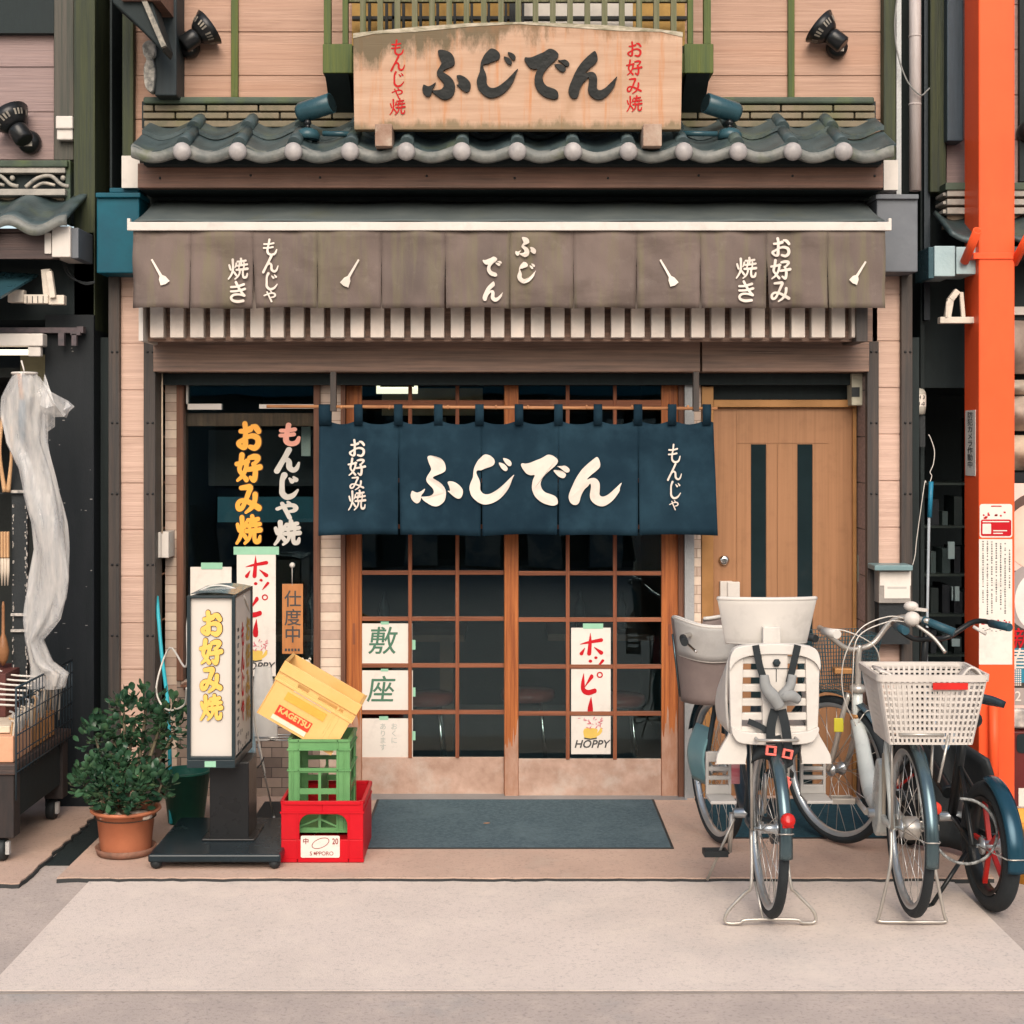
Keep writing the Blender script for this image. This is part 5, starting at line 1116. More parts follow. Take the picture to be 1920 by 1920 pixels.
# yellow crate tipped into the green one
m_yc = M('yellow_crate', (.70,.43,.16), (.66,.38,.12), rough=.45, bump=.05, scale=5, dirt=[((.62,.33,.09), .5, 9, .55), ((.5,.4,.3), .5, 22, .66)])
t = thing('bottle_crate', 'yellow plastic crate with a red name plate tipped sideways on the top of the stack', 'crate', (0,0,0), group='plastic crates stacked beside the lightbox')
ang = math.atan2(80, 138); yc0 = -1.193; w, h, d = .385, .262, .255
org = Vector((X(481,yc0), yc0, Z(1336,yc0)))
t.location = org; t.rotation_euler = (0, ang, 0); WM[t.name] = Matrix.Identity(4)
mb = MB(); frame_wall(mb, (0,0,0), (1,0,0), (0,0,1), (0,-1,0), w-.004, h, [(.10,.155,h-.075,h-.058),(.205,.30,h-.075,h-.06),(.31,.33,h-.075,h-.06)], .008); mb.box(0, w-.004, d-.008, d, 0, h); mb.box(0, .008, .008, d-.008, 0, h); mb.box(w-.012, w-.004, .008, d-.008, 0, h); mb.box(.008, w-.012, .008, d-.008, 0, .01)
obj('body', mb, m_yc, t, world=False, bevel=.003)
mb = MB(); mb.box(-.006, w+.004, -.008, -.0005, h-.05, h+.002); mb.box(-.006, w+.004, -.005, -.0003, h-.094, h-.082); mb.box(w-.004, w+.004, -.0005, d, h-.085, h+.002); mb.box(-.006, 0, -.0005, d, h-.085, h+.002)
for a in (.001, w-.008): mb.box(a, a+.004, -.004, -.0002, .004, h-.094)
ri = frame_wall
obj('ribs', mb, m_yc, t, world=False, bevel=.002)
mb = MB(); mb.box(.075, .275, -.0025, -.0003, .112, .150); obj('panel', mb, M('yellow_dark', (.62,.36,.06), (.56,.32,.05), rough=.45), t, world=False)
mb = MB(); mb.box(.095, .285, -.0028, -.0004, .164, .172); mb.box(.107, .20, -.0030, -.0028, .166, .170); obj('scuffs', mb, M('scuff_grey', (.52,.45,.42), (.6,.42,.2), rough=.7, scale=60), t, world=False)
mb = MB(); mb.box(.070, .240, -.003, -.0002, .036, .082); npl = obj('name_plate', mb, M('plate_red', (.60,.045,.02), (.55,.04,.02), rough=.45), t, world=False)
mb = MB(); font_text(mb, 'KAGETSU', 0, 0, .036, 0, .0016, Matrix.Translation((.157,-.0042,.063)) @ Matrix.Rotation(R(90),4,'X'), sx=1.0, ext=.0006); obj('brand_writing', mb, m_yc, npl, world=False)
mb = MB(); mb.box(.065, .235, -.0032, -.0002, .012, .033); obj('white_stripe', mb, M('stripe_white', (.75,.66,.5), rough=.6), t, world=False)

# ================================================================== mats
m_mat = M('grey_mat', (.10,.14,.158), (.065,.095,.11), spec=.05, rough=.95, scale=60, bump=.6, bscale=260, dirt=[((.14,.19,.21), .5, 2, .52)])
m_mat2 = M('blue_mat', (.03,.075,.095), (.02,.05,.068), spec=.05, rough=.95, scale=60, bump=.6, bscale=260)
def quad_mat(name, mat, label, x0, x1, y0, y1):
    t = thing(name, label, 'door mat', ((x0+x1)/2, (y0+y1)/2, .0225), group='door mats'); mb = MB(); mb.box(x0, x1, y0, y1, .0225, .029); obj('pile', mb, mat, t, bevel=.002)
    mb = MB(); mb.box(x0-.012, x1+.012, y0-.012, y1+.012, .0222, .0265); obj('rubber_edge', mb, m_blackmat, t)
quad_mat('door_mat', m_mat, 'large grey door mat in front of the sliding doors', -.655, .745, -1.04, -.115)
quad_mat('door_mat', m_mat2, 'dark blue door mat lying under the front wheels of the bicycles', .98, 2.0, -.86, -.10)
mb = MB(); P = [(0,0),(.02,.012),(.032,.005),(.015,-.006)]; mb.prism([(X(905,-.8)+a, -.62+b) for a, b in P], (0,0,.031), (1,0,0), (0,1,0), (0,0,1), 0, .002); solo('fallen_leaf', mb, M('dry_leaf', (.40,.22,.12)), 'tiny dry brown leaf on the large grey mat', 'leaf')

# ================================================================== bits on the right wall
t = thing('letter_box', 'clear plastic letter box with a white sheet hung on the right post', 'letter box', (X(1677,-.3), -.3, Z(1205,-.3)))
yl = -.34
mb = MB(); mb.pbox(1640, 1060, 1712, 1070, yl-.05, -.24); obj('lid', mb, M('lid_teal', (.16,.25,.26), (.13,.21,.22), rough=.4), t, bevel=.004)
mb = MB(); mb.pbox(1648, 1070, 1708, 1131, yl, -.24); obj('case', mb, M('case_grey', (.30,.27,.24), (.24,.22,.2), rough=.3), t, bevel=.003)
mb = MB(); mb.pbox(1650, 1072, 1708, 1098, yl-.003, yl-.0005); mb.pbox(1658, 1098, 1706, 1122, yl-.003, yl-.0005); obj('sheet', mb, m_paper, t)
mb = MB(); mb.pbox(1648, 1131, 1706, 1208, yl+.02, -.24); obj('lower_case', mb, m_blackmat, t); mb = MB(); mb.pbox(1664, 1100, 1700, 1104, yl-.0037, yl-.0032); obj('writing', mb, M('faint_grey', (.5,.47,.43), bump=0), t)
t = thing('switch_box', 'small cream switch box fixed in the corner above the bronze door', 'switch box', (X(1612,-.1), -.1, Z(760,-.1)))
mb = MB(); mb.pbox(1597, 700, 1628, 760, -.13, -.02); obj('case', mb, M('cream_case', (.45,.42,.32), (.36,.34,.26), rough=.5), t, bevel=.004); mb = MB(); mb.pbox(1597, 726, 1612, 744, -.133, -.13); obj('slot', mb, m_blackmat, t)
t = thing('intercom', 'small pale grey intercom on the side board right of the bronze door', 'intercom', (X(1617,-.02), -.02, Z(1090)))
mb = MB(); mb.pbox(1610, 1040, 1625, 1092, -.05, -.0125); obj('case', mb, M('intercom_grey', (.38,.42,.36), rough=.5), t, bevel=.003)
t = thing('switch_box', 'two part cream switch box on the left recess beside the window', 'switch box', (X(305,-.1), -.1, Z(1050,-.1)))
mb = MB(); mb.pbox(293, 998, 301, 1046, -.17, -.04); mb.pbox(302, 997, 316, 1046, -.15, -.001); obj('case', mb, m_white, t, bevel=.003)
mb = MB(); mb.tube([(X(304,-.15),-.15,Z(700,-.15)), (X(304,-.15),-.15,Z(1000,-.15))], .004, 8); solo('conduit', mb, m_cream, 'thin cream conduit running down the left recess', 'pipe')
t = thing('gas_meter', 'small white cylindrical meter with printed letters in the dark gap at the right', 'meter', (X(1726,-.1), -.1, Z(790,-.1)))
cm = (X(1726,-.1), -.05, Z(765,-.1)); mb = MB(); mb.lathe(cm, [(0,.105),(.025,.10),(.038,.085),(.04,.075),(.04,0),(.036,-.03),(.02,-.035),(0,-.035)], 24, caps=False); obj('case', mb, M('meter_grey', (.40,.38,.33), rough=.4), t)
mb = MB(); mb.lathe(cm, [(.0408,.008),(.0408,.07)], 24, caps=False); obj('label', mb, m_paper, t)
mb = MB(); font_text(mb, '2H 3', cm[0], cm[2]+.055, .026, cm[1]-.042, .0004, lift=.0003); font_text(mb, 'A1-0', cm[0], cm[2]+.022, .026, cm[1]-.042, .0004, lift=.0003); obj('writing', mb, m_ink, t)
mb = MB(); mb.tube([cm, (cm[0], cm[1], cm[2]-.2)], .014, 10); mb.box(cm[0]-.03, cm[0]+.035, -.06, .0, cm[2]-.20, cm[2]-.04); obj('bracket', mb, m_blackmat, t)
yb2 = -.3
t = thing('broom', 'long handled broom with a blue grip hanging beside the right post', 'broom', (X(1742,yb2), yb2, .05))
mb = MB(); mb.tube([P_(1742,968,yb2), P_(1736,1300,yb2), (X(1733,yb2), yb2, .18)], .007, 10); obj('handle', mb, M('grey_handle', (.30,.33,.35), (.22,.25,.27), rough=.35), t)
mb = MB(); mb.tube([P_(1746,903,yb2), P_(1743,970,yb2)], .0115, 12); obj('grip', mb, M('blue_grip', (.015,.16,.26), rough=.4), t)
mb = MB(); mb.lathe((X(1733,yb2), yb2, .03), [(.06,0),(.05,.1),(.015,.16)], 14); obj('bristles', mb, m_blackmat, t)
wire('cord', [P_(a, b, yb2) for a, b in ((1744,903),(1747,892),(1744,885),(1750,870),(1752,845),(1745,822),(1741,815))], .0022, m_wwire, 'white string from which the broom hangs', 'string')
wire('cord', [P_(a, b, -.36) for a, b in ((1711,1060),(1716,1040),(1719,1010),(1733,910),(1736,905))], .002, m_wwire, 'thin string from the letter box up to the broom', 'string')
# ================================================================== the shop at the left
nb = thing('shop_building', 'dark neighbouring shop at the left with greyish upper boards and a green mossy post', 'building', (-2.6, 0, 0))
yn = -.12
m_cladp = woodx('cladding_mauve', (.30,.215,.20), (.19,.135,.13), lo=.25, hi=.75, dirt=[((.38,.30,.28), .4, 5, .58, (1,1,8))])
mb = MB(); boards(X(-420,yn), X(101,yn), Z(300,yn), Z(64,yn), [Z(p,yn) for p in (126,210)], yn, .05, mb); boards(X(-420,yn), X(101,yn), Z(46,yn), Z(-260,yn), [Z(p,yn) for p in (-20,-100,-180)], yn, .05, mb) if False else None
obj('upper_cladding', mb, m_cladp, nb)
mb = MB(); mb.pbox(-420, -260, 101, 62, yn-.05, .1); obj('eave_soffit', mb, m_dark, nb)
mb = MB(); mb.pbox(101, -260, 138, 300, -.17, .1); obj('timber_post', mb, woodz('grey_timber', (.085,.075,.062), (.04,.045,.036), dirt=[((.18,.16,.13), .5, 12, .66, (4,4,1))]), nb, bevel=.004)
mb = MB(); mb.pbox(138, -260, 178, 620, -.22, .1); obj('green_post', mb, m_greendk, nb, bevel=.004)
mb = MB(); mb.box(X(178,-.05), X(232,-.05), .25, .3, 0, Z(-260,0)); mb.pbox(188, -260, 194, 512, -.05, .2); mb.pbox(206, -260, 210, 352, -.1, .2); obj('gap_back', mb, m_dark, nb)
mb = MB(); mb.pbox(84, 590, 176, 830+H*S(-.24), -.24, .3); obj('wall_panel', mb, m_darkwall, nb, bevel=.004)
mb = MB(); mb.pbox(-420, 436, 176, 600, -.22, .3); obj('header', mb, m_dark, nb)
mb = MB()
for _ in range(26):
    a, b = random.uniform(90,172), random.uniform(640,1300); mb.pbox(a, b, a+random.uniform(.8,5), b+random.uniform(.7,1.6), -.2412, -.24)
obj('scratches', mb, M('scratch', (.22,.21,.2), bump=0), nb)
mb = MB(); mb.box(X(-420), X(84,0), 1.2, 1.3, 0, 2.6); mb.box(X(-420), X(84), .0, 1.3, 2.2, 2.25); mb.box(X(-420), X(84), 0, 1.3, 0.001, .02); mb.box(X(-420)-.05, X(-420), 0, 1.3, 0, 2.6); obj('shop_interior', mb, m_room, nb)
# small tiled eave of the left shop
mb = MB(); n = 60; xr = X(128,-.55)
def wv(x): t = ((xr-.01-x)/.27) % 1; return .05*(.5+.5*math.cos(2*math.pi*(t-.02)))**1.2
def ev(u, v): x = xr-1.5+1.5*u; return (x, -.56+.44*v, Z(430,-.56)+.012+.20*v+wv(x))
mb.grid(90, 6, ev); el = obj('tiled_eave', mb, m_tile, nb, solid=.02)
mb = MB()
A = [mb.bm.verts.new((xr-1.5+1.5*i/90, -.575, ev(i/90,0)[2]+.006)) for i in range(91)]; B_ = [mb.bm.verts.new((xr-1.5+1.5*i/90, -.575, ev(i/90,0)[2]-.045)) for i in range(91)]
for i in range(90): mb.bm.faces.new((B_[i], B_[i+1], A[i+1], A[i])).smooth = True
obj('tile_lip', mb, m_tilelip, el, solid=.01)
mb = MB(); mb.pbox(-400, 314, 122, 324, -.22, -.1); mb.pbox(-400, 354, 122, 366, -.24, -.1); obj('ridge_tiles', mb, M('ridge_grey', (.36,.33,.29), (.24,.225,.2), scale=14, rough=.6), nb, bevel=.003)
mb = MB(); mb.pbox(-400, 300, 126, 313, -.23, -.1); mb.pbox(122, 300, 132, 420, -.2, -.1); obj('ridge_cap', mb, m_ridgetop, nb, bevel=.006)
mb = MB(); mb.pbox(-400, 324, 121, 354, -.17, -.1); obj('ridge_core', mb, m_dark, nb)
mb = MB()
for k in range(6):
    x_ = X(95-k*95,-.21); mb.tube([(x_-.13,-.2,Z(350,-.21)), (x_-.07,-.205,Z(334,-.21)), (x_,-.21,Z(330,-.21)), (x_+.05,-.205,Z(345,-.21)), (x_+.09,-.2,Z(349,-.21))], .010, 8, smoothpath=5); mb.tube([(x_-.09,-.2,Z(352,-.21)), (x_-.04,-.205,Z(343,-.21)), (x_+.02,-.2,Z(347,-.21))], .008, 8, smoothpath=4); mb.sphere((x_+.06,-.2,Z(333,-.21)), .014, 8)
obj('ridge_waves', mb, M('wave_tile', (.42,.38,.32), (.15,.15,.14), scale=20, rough=.6), nb)
mb = MB(); mb.pbox(-400, 360, 120, 420, -.16, -.1); obj('ridge_plaster', mb, m_cream, nb)
mb = MB(); mb.box(X(-400,-.5), X(108,-.5), -.5, -.46, Z(485,-.5), Z(436,-.5)); mb.box(X(-400,-.5), X(108,-.5), -.5, -.1, Z(436,-.5)-.005, Z(436,-.5)+.02); obj('fascia', mb, woodx('mauve_fascia', (.075,.05,.045), (.05,.035,.033)), nb)
t = thing('junction_box', 'small cream electrical box on the grey timber beside the left floodlight', 'junction box', (X(121,-.2), -.18, Z(262,-.2)))
mb = MB(); mb.pbox(104, 217, 136, 241, -.235, -.171); mb.pbox(106, 241, 136, 262, -.22, -.171); obj('case', mb, m_white, t, bevel=.006)
t = thing('gutter_end', 'pale grey gutter end box under the left tile eave', 'gutter', (X(115,-.5), -.45, Z(484,-.5)))
mb = MB(); mb.pbox(97, 424, 132, 482, -.52, -.24); mb.prism([(82,438),(97,424),(97,482),(86,470)], (0,-.515,0), (1,0,0), (0,0,1), (0,-1,0), 0, .0) if False else mb.pbox(83, 436, 96, 476, -.51, -.3); obj('pale_box', mb, m_white, t, bevel=.004)
mb = MB(); mb.pbox(132.5, 427, 147, 484, -.50, -.24); obj('side', mb, M('grey_box', (.125,.135,.15)), t, bevel=.003)
# its folded awning and arm
mb = MB(); mb.poly([(X(-300,-.7),-.7,Z(560,-.7)), (X(2,-.7),-.7,Z(558,-.7)), (X(72,-.25),-.25,Z(516,-.25)), (X(-300,-.25),-.25,Z(490,-.25))]); solo('side_awning', mb, m_teal, 'edge of a teal awning on the shop at the left border', 'awning', solid=.012)
t = thing('folding_support', 'folded cream awning arm under the left eave', 'bracket', (X(80,-.4), -.4, Z(572,-.4)))
mb = MB(); ya = -.4; mb.pbox(14, 543, 44, 567, ya-.02, ya+.03); mb.pbox(44, 552, 90, 569, ya-.03, ya+.02); mb.pbox(90, 553, 120, 571, ya-.02, ya+.03); mb.bar((X(92,ya),ya,Z(560,ya)), (X(87,ya),ya,Z(505,ya)), .045, .04); mb.bar((X(103,ya),ya-.03,Z(560,ya)), (X(96,ya),ya-.03,Z(510,ya)), .03, .03); obj('arm', mb, M('arm_cream', (.62,.55,.46), (.45,.4,.34), rough=.45, scale=12), t, bevel=.004)
mb = MB()
for a in (50, 60, 70, 80): mb.pbox(a, 555, a+1.5, 568, ya-.0315, ya-.03)
obj('joints', mb, m_blackmat, t)
for k in range(2):
    yy = -.3; wire('cable', [P_(118,488,yy), P_(122+k*4,505,yy), P_(135+k*4,522,yy), P_(160,530+k*3,yy), P_(178,528+k*2,yy)], .005, m_blackmat, 'black cable sagging from the left gutter end to the dark gap', 'cable', 'black cables at the left')
mb = MB(); yy = -.3; mb.pbox(-300, 614, 145, 624, yy, yy+.05); mb.pbox(109, 624, 120, 648, yy-.02, yy+.01); mb.pbox(134, 626, 143, 648, yy-.02, yy+.01); mb.pbox(144, 612, 156, 624, yy-.01, yy+.04); mb.pbox(132, 622, 150, 628, yy-.02, yy+.01)
solo('shutter_rail', mb, M('rail_rust', (.10,.075,.08), (.055,.05,.055), rough=.6, scale=20), 'rusty steel rail on the dark panel above the tube light', 'rail')
t = thing('tube_light', 'cream fluorescent tube fitting under the rail at the left border', 'lamp', (X(10,-.35), -.35, Z(668,-.35)))
yy = -.4; mb = MB(); mb.pbox(-200, 625, 80, 649, yy, yy+.08); obj('housing', mb, m_white, t, bevel=.006); mb = MB(); mb.pbox(52, 650, 76, 668, yy+.01, yy+.05); obj('end_cap', mb, m_white, t, bevel=.004)
mb = MB(); mb.tube([(X(-200,yy),yy+.03,Z(660,yy)), (X(52,yy),yy+.03,Z(660,yy))], .014, 12); obj('tube', mb, M('tube_glow', (.9,.85,.75), emit=((1,.86,.66), 1.3), bump=0), t)
mb = MB(); mb.pbox(38, 665, 86, 745, -.05, 0); solo('wall_patch', mb, M('olive_board', (.20,.18,.10), (.15,.135,.08), rough=.7), 'olive board lit by the tube light behind the plastic sheet', 'board')
# plastic sheet hanging over wares
def sheet_mat():
    m = M('clear_sheet', (.80,.76,.71), (.52,.52,.52), rough=.16, scale=6, st=(6,6,1.0), bump=1.0, bscale=9, bst=(3,3,1.0), dirt=[((.30,.45,.52), .5, 3, .58)])
    p = m.node_tree.nodes['Principled BSDF']; p.inputs['Alpha'].default_value = .40; p.inputs['Specular IOR Level'].default_value = .7; p.inputs['Subsurface Weight'].default_value = 0; return m
yv = -.85
edge = [(698,30,66,-1),(720,16,76,0),(745,4,88,1),(780,0,84,0),(830,10,88,0),(880,36,100,0),(930,46,112,1),(980,60,122,0),(1030,64,128,0),(1080,56,132,1),(1120,52,126,0),(1160,50,112,-1),(1200,50,80,-1),(1240,52,98,0),(1262,54,128,0),(1290,52,118,0)]
def sh_w(v, side):
    f = v*(len(edge)-1); i = min(int(f), len(edge)-2); q = f-i; return [edge[i][k]*(1-q)+edge[i+1][k]*q for k in range(3)]
def shf(u, v):
    py, a, b = sh_w(v, 0); an = 2*math.pi*u; cx, hw = (a+b)/2, (b-a)/2
    fold = 1+.10*math.sin(an*5+v*9)+.05*math.sin(an*9-v*14)
    y = yv-.055*math.sin(an)*fold+.012*math.sin(v*17+u*12)
    return (X(cx+hw*math.cos(an)*fold*.97+2*math.sin(v*21+u*5), yv), y, Z(py, yv))
t = thing('plastic_sheet', 'crumpled translucent plastic sheet hanging over tall wares at the left', 'plastic sheet', (X(80,yv), yv, Z(1290,yv)))
mb = MB(); mb.grid(56, 60, shf); obj('sheet', mb, sheet_mat(), t)
mb = MB()
for (P, f) in (([(74,705),(100,735),(128,752),(139,762),(124,782),(100,782),(80,760)], 0), ([(128,752),(139,762),(125,784),(118,780),(124,768)], 1), ([(85,700),(108,760),(102,800),(88,810),(80,760)], 0)):
    c = [(X(a,yv), Z(b,yv)) for a, b in P]; vs_ = [mb.bm.verts.new((x, yv-.01-.03*math.sin(i*1.9)-f*.01, z)) for i, (x, z) in enumerate(c)]; ce = mb.bm.verts.new((sum(x for x,z in c)/len(c), yv-.055, sum(z for x,z in c)/len(c)))
    for i in range(len(vs_)): mb.bm.faces.new((ce, vs_[i], vs_[(i+1) % len(vs_)]))
obj('loose_corner', mb, MATS['clear_sheet'], t)
mb = MB(); mb.torus((X(46,yv), yv, Z(700,yv)), .055, .006, 'z', 30, 8); mb.tube([P_(46,700,yv), P_(44,690,yv), P_(40,676,yv)], .004, 8); obj('hoop', mb, m_white, t)
mb = MB(); mb.lathe((X(42,yv), yv+.0, Z(790,yv)), [(.0,-.12),(.012,-.1),(.02,.02),(.016,.1)], 12); obj('covered_parasol', mb, M('blue_parasol', (.03,.10,.16)), t)
mb = MB(); mb.tube([P_(42,756,yv), P_(36,700,yv)], .011, 8); obj('parasol_handle', mb, m_bamboo, t)
# rack of brushes and wooden spoons
yk = -.75
t = thing('display_rack', 'black pegboard rack with small hanging wares at the left border', 'rack', (X(36,yk), yk, .47))
mb = MB(); mb.pbox(22, 700, 51, 1345, yk, yk+.03); mb.pbox(-200, 924, 50, 926, yk-.02, yk); obj('board', mb, m_blackmat, t)
mb = MB(); r_ = random.Random(8)
for k in range(130):
    a, b = r_.choice((23.5, 24, 49, 49.5, 47)) + r_.uniform(-1,1), r_.uniform(940,1330); mb.pbox(a, b, a+r_.uniform(.6,2), b+r_.uniform(2,7), yk-.004, yk-.001)
for b in (919, 1150, 1180): mb.pbox(20, b, 50, b+5, yk-.02, yk-.01)
obj('hooks', mb, M('hook_pale', (.55,.5,.45), (.2,.19,.18), scale=60, bump=0), t)
m_hand = M('brush_wood', (.55,.34,.18), (.42,.24,.12), rough=.5, st=(8,8,1)); m_brist = M('bristle', (.62,.53,.42), (.42,.35,.28), rough=.9, st=(30,30,1), scale=3)
for i, p in enumerate((2, 8, 13.5, 19)):
    t = thing('brush', 'wooden handled paint brush hanging in a row on the black rack', 'brush', (X(p,yk-.03), yk-.03, Z(1100,yk)), group='brushes hanging on the left rack')
    mb = MB(); mb.box(X(p-2.4,yk), X(p+2.4,yk), yk-.04, yk-.02, Z(1045,yk), Z(996,yk)); obj('handle', mb, m_hand, t, bevel=.004)
    mb = MB(); mb.tube([(X(p,yk),yk-.03,Z(1046,yk)), (X(p,yk),yk-.03,Z(1070,yk)), (X(p-.5,yk),yk-.03,Z(1097,yk))], [.007,.0075,.003], 10); obj('bristles', mb, m_brist, t)
for i, (a, b, c) in enumerate(((3,780,922), (20,800,922))):
    mb = MB(); mb.tube([P_(a+2,b,yk-.03), P_(a-3 if i == 0 else a+1,(b+c)/2,yk-.05), P_(a+(6 if i == 0 else -5),c,yk-.03)], [.009,.007,.012], 10, smoothpath=6); solo('wooden_ladle', mb, m_hand, 'long curved pale wooden ladle hanging left of the plastic sheet', 'ladle', 'wooden ladles on the left rack')
for i, (a, b) in enumerate(((6,1190), (-12,1180))):
    mb = MB(); mb.lathe((X(a,yk-.05), yk-.05, Z(b+55,yk)), [(.006,0),(.022,.03),(.028,.07),(.018,.12),(.008,.15),(.007,.28),(.004,.3)], 14); solo('wooden_ladle', mb, M('brown_gourd', (.30,.14,.06), (.2,.09,.04), rough=.4), 'brown bulging wooden ladle on the rack at the left border', 'ladle', 'brown ladles on the left rack')
# wheeled cart with a wire side
t = thing('display_cart', 'dark wooden display cart with a black wire mesh side and casters at the left', 'cart', (-2.4, -.87, 0))
xc = -2.14; ya, yb3 = -1.30, -.44; zd = .455
mb = MB(); mb.box(-3.4, xc-.005, ya, yb3, zd-.045, zd); dk = obj('deck', mb, woodx('cart_wood', (.10,.062,.05), (.045,.035,.032), rough=.6), t, bevel=.004)
mb = MB(); mb.box(-3.4, xc-.03, ya+.05, yb3, .20, zd-.045); obj('box', mb, m_dark, t)
for (cx, cy) in ((xc-.06, ya+.06), (xc-.06, yb3-.06)):
    mb = MB(); mb.box(cx-.045, cx+.045, cy-.045, cy+.045, .13, zd-.045); obj('leg', mb, M('cart_leg', (.035,.026,.024), (.022,.02,.02), st=(8,8,1), rough=.55), t, bevel=.004)
    mb = MB(); mb.lathe((cx-.02, cy-.0, .072), [(.0,-.02),(.046,-.02),(.05,-.012),(.05,.012),(.046,.02),(0,.02)], 24, caps=False, axis='x'); cs = obj('caster', mb, m_blackmat, t)
    mb = MB(); mb.box(cx+.003, cx+.02, cy-.03, cy-.005, .055, .11); obj('caster_plate', mb, M('caster_pale', (.5,.48,.45), (.3,.3,.3), scale=30), cs)
mb = MB(); zt3 = .79
for i in range(19): yy = ya+(yb3-ya)*i/18; mb.tube([(xc,yy,zd-.05),(xc,yy,zt3)], .0024, 6)
for zz in (.42,.50,.58,.66,.73,zt3): mb.tube([(xc,ya,zz),(xc,yb3,zz)], .0028 if zz < zt3 else .005, 6)
mb.tube([(xc,ya,.30),(xc,ya,zt3)], .005, 6)
obj('mesh_side', mb, M('wire_black', (.02,.035,.045), rough=.4, bump=0), t)
mb = MB(); mb.box(X(-60,-1.25), X(26,-1.25), -1.26, -1.0, zd+.002, zd+.115); solo('cardboard_box', mb, M('peach_box', (.62,.33,.20), (.56,.29,.17), rough=.6), 'plain peach coloured box on the front of the cart', 'box', bevel=.003)
mb = MB(); mb.box(-2.7, -2.30, -.95, -.62, .60, .80); solo('dark_red_box', mb, M('maroon_box', (.11,.035,.028), (.085,.028,.024), rough=.6), 'dark red box standing behind the mesh of the cart', 'box', bevel=.003)
mb = MB(); mb.box(-2.8, -2.23, -.97, -.6, zd+.12, .598); mb.box(-2.75, -2.2, -1.20, -.98, zd+.119, zd+.15); solo('paper_pack', mb, M('cream_pack', (.66,.55,.42), (.55,.44,.33), rough=.7, scale=9), 'cream paper packs piled on the cart behind the peach box', 'pack', bevel=.004)
r_ = random.Random(9)
for i in range(40):
    y_ = -1.24+.72*i/39; L_ = r_.uniform(.16,.22); zz = .735+r_.uniform(-.02,.02)-.10*(1-i/39)
    mb = MB(); x_ = xc-.025-r_.uniform(0,.03)
    mb.tube([(x_-.015, y_, zz-L_), (x_, y_, zz-.03), (x_+.004, y_, zz), (x_-.012, y_-.006, zz+.008)], .0052, 6, smoothpath=3)
    solo('skewer_brush', mb, (m_brist, M('tan_stick', (.50,.30,.15)), M('grey_stick', (.40,.38,.36)))[r_.choice((0,0,1,2))], 'pale thin stick with a bent tip among many upright behind the wire mesh', 'stick', 'sticks behind the cart mesh')
for i in range(7):
    y_ = -1.22+.06*i; mb = MB(); mb.tube([(xc-.03, y_, .70+.012*i), (xc-.16, y_-.01, .71+.012*i), (xc-.22, y_-.02, .725+.014*i), (xc-.24, y_-.02, .75+.014*i)], .005, 6, smoothpath=4); solo('hanger_rod', mb, m_wwire, 'pale curved rod tip sticking out at the front of the cart mesh', 'rod', 'curved rods at the cart')
for i in range(6):
    y_ = -1.2+.1*i; mb = MB(); mb.box(xc-.09, xc-.03, y_, y_+.085, zd+.004, zd+.10+.02*(i % 2)); solo('wooden_block', mb, M('tan_block', (.50,.24,.09), (.40,.18,.06), rough=.6), 'orange tan wooden block in the row behind the cart mesh', 'block', 'wooden blocks on the cart', bevel=.003)
# the bucket of ground litter
t = None
# ================================================================== the shop at the right
nr = thing('shop_building', 'dark neighbouring shop behind the orange column with shelves and a small tiled eave', 'building', (2.9, 0, 0))
mb = MB(); mb.box(X(1728), X(1728)+.02, .02, 1.5, 0, 4.8); mb.box(X(1712), 4.5, 1.5, 1.55, 0, 2.6); mb.box(X(1712), 4.5, .2, 1.5, .001, .02); mb.box(X(1728)+.02, 4.5, .12, 1.5, 2.15, 4.8); mb.box(4.5, 4.55, 0, 1.5, 0, 4.8); mb.box(X(1690), X(1728), .25, .3, 0, 4.8); obj('wall', mb, m_dark, nr)
mb = MB(); mb.pbox(1744, -260, 1774, 360, -.06, .1); obj('green_post', mb, m_greendk, nr, bevel=.004)
mb = MB(); mb.pbox(1733, -260, 1744, 600, -.02, .1); obj('dark_post', mb, M('navy_post', (.02,.03,.04), rough=.5), nr)
mb = MB(); boards(X(1775,0), 4.5, Z(345,0), Z(-260,0), [Z(p,0) for p in (9,93,178,262)], .0, .12, mb); obj('upper_cladding', mb, m_cladp, nr)
mb = MB(); mb.pbox(1776, -260, 1806, 264, -.12, 0); obj('shutter_box', mb, M('navy_panel', (.035,.055,.075), (.022,.037,.05), rough=.4, st=(8,8,.6)), nr, bevel=.004)
mb = MB(); mb.pbox(1912, -260, 1940, 340, -.03, 0); obj('dark_post', mb, m_dark, nr)
mb = MB()
for (a, b) in ((357,368),(373,384),(389,401)): mb.pbox(1776, a, 2200, b, -.16, 0); mb.pbox(1768, a+4, 1775, b-1, -.14, 0)
obj('ridge_tiles', mb, MATS['ridge_grey'], nr, bevel=.003)
mb = MB(); mb.pbox(1773, 342, 2200, 356, -.17, 0); obj('ridge_cap', mb, m_ridgetop, nr, bevel=.004)
mb = MB(); mb.pbox(1776, 356, 2200, 425, -.10, 0); obj('ridge_plaster', mb, m_cream, nr)
xl4 = X(1776,-.3)
def ev2(u, v):
    x = xl4+1.8*u; t = ((x-xl4-.03)/.27) % 1; return (x, -.36+.30*v, Z(452,-.36)+.15*v+.05*(.5+.5*math.cos(2*math.pi*(t+.25)))**1.2)
mb = MB(); mb.grid(90, 6, ev2); mb.box(xl4, xl4+1.8, -.34, -.06, Z(472,-.36), Z(464,-.36)); obj('tiled_eave', mb, m_tile, nr, solid=.022)
mb = MB(); mb.box(X(1880), 4.5, -.02, .12, Z(600), Z(470)); obj('header', mb, m_dark, nr)
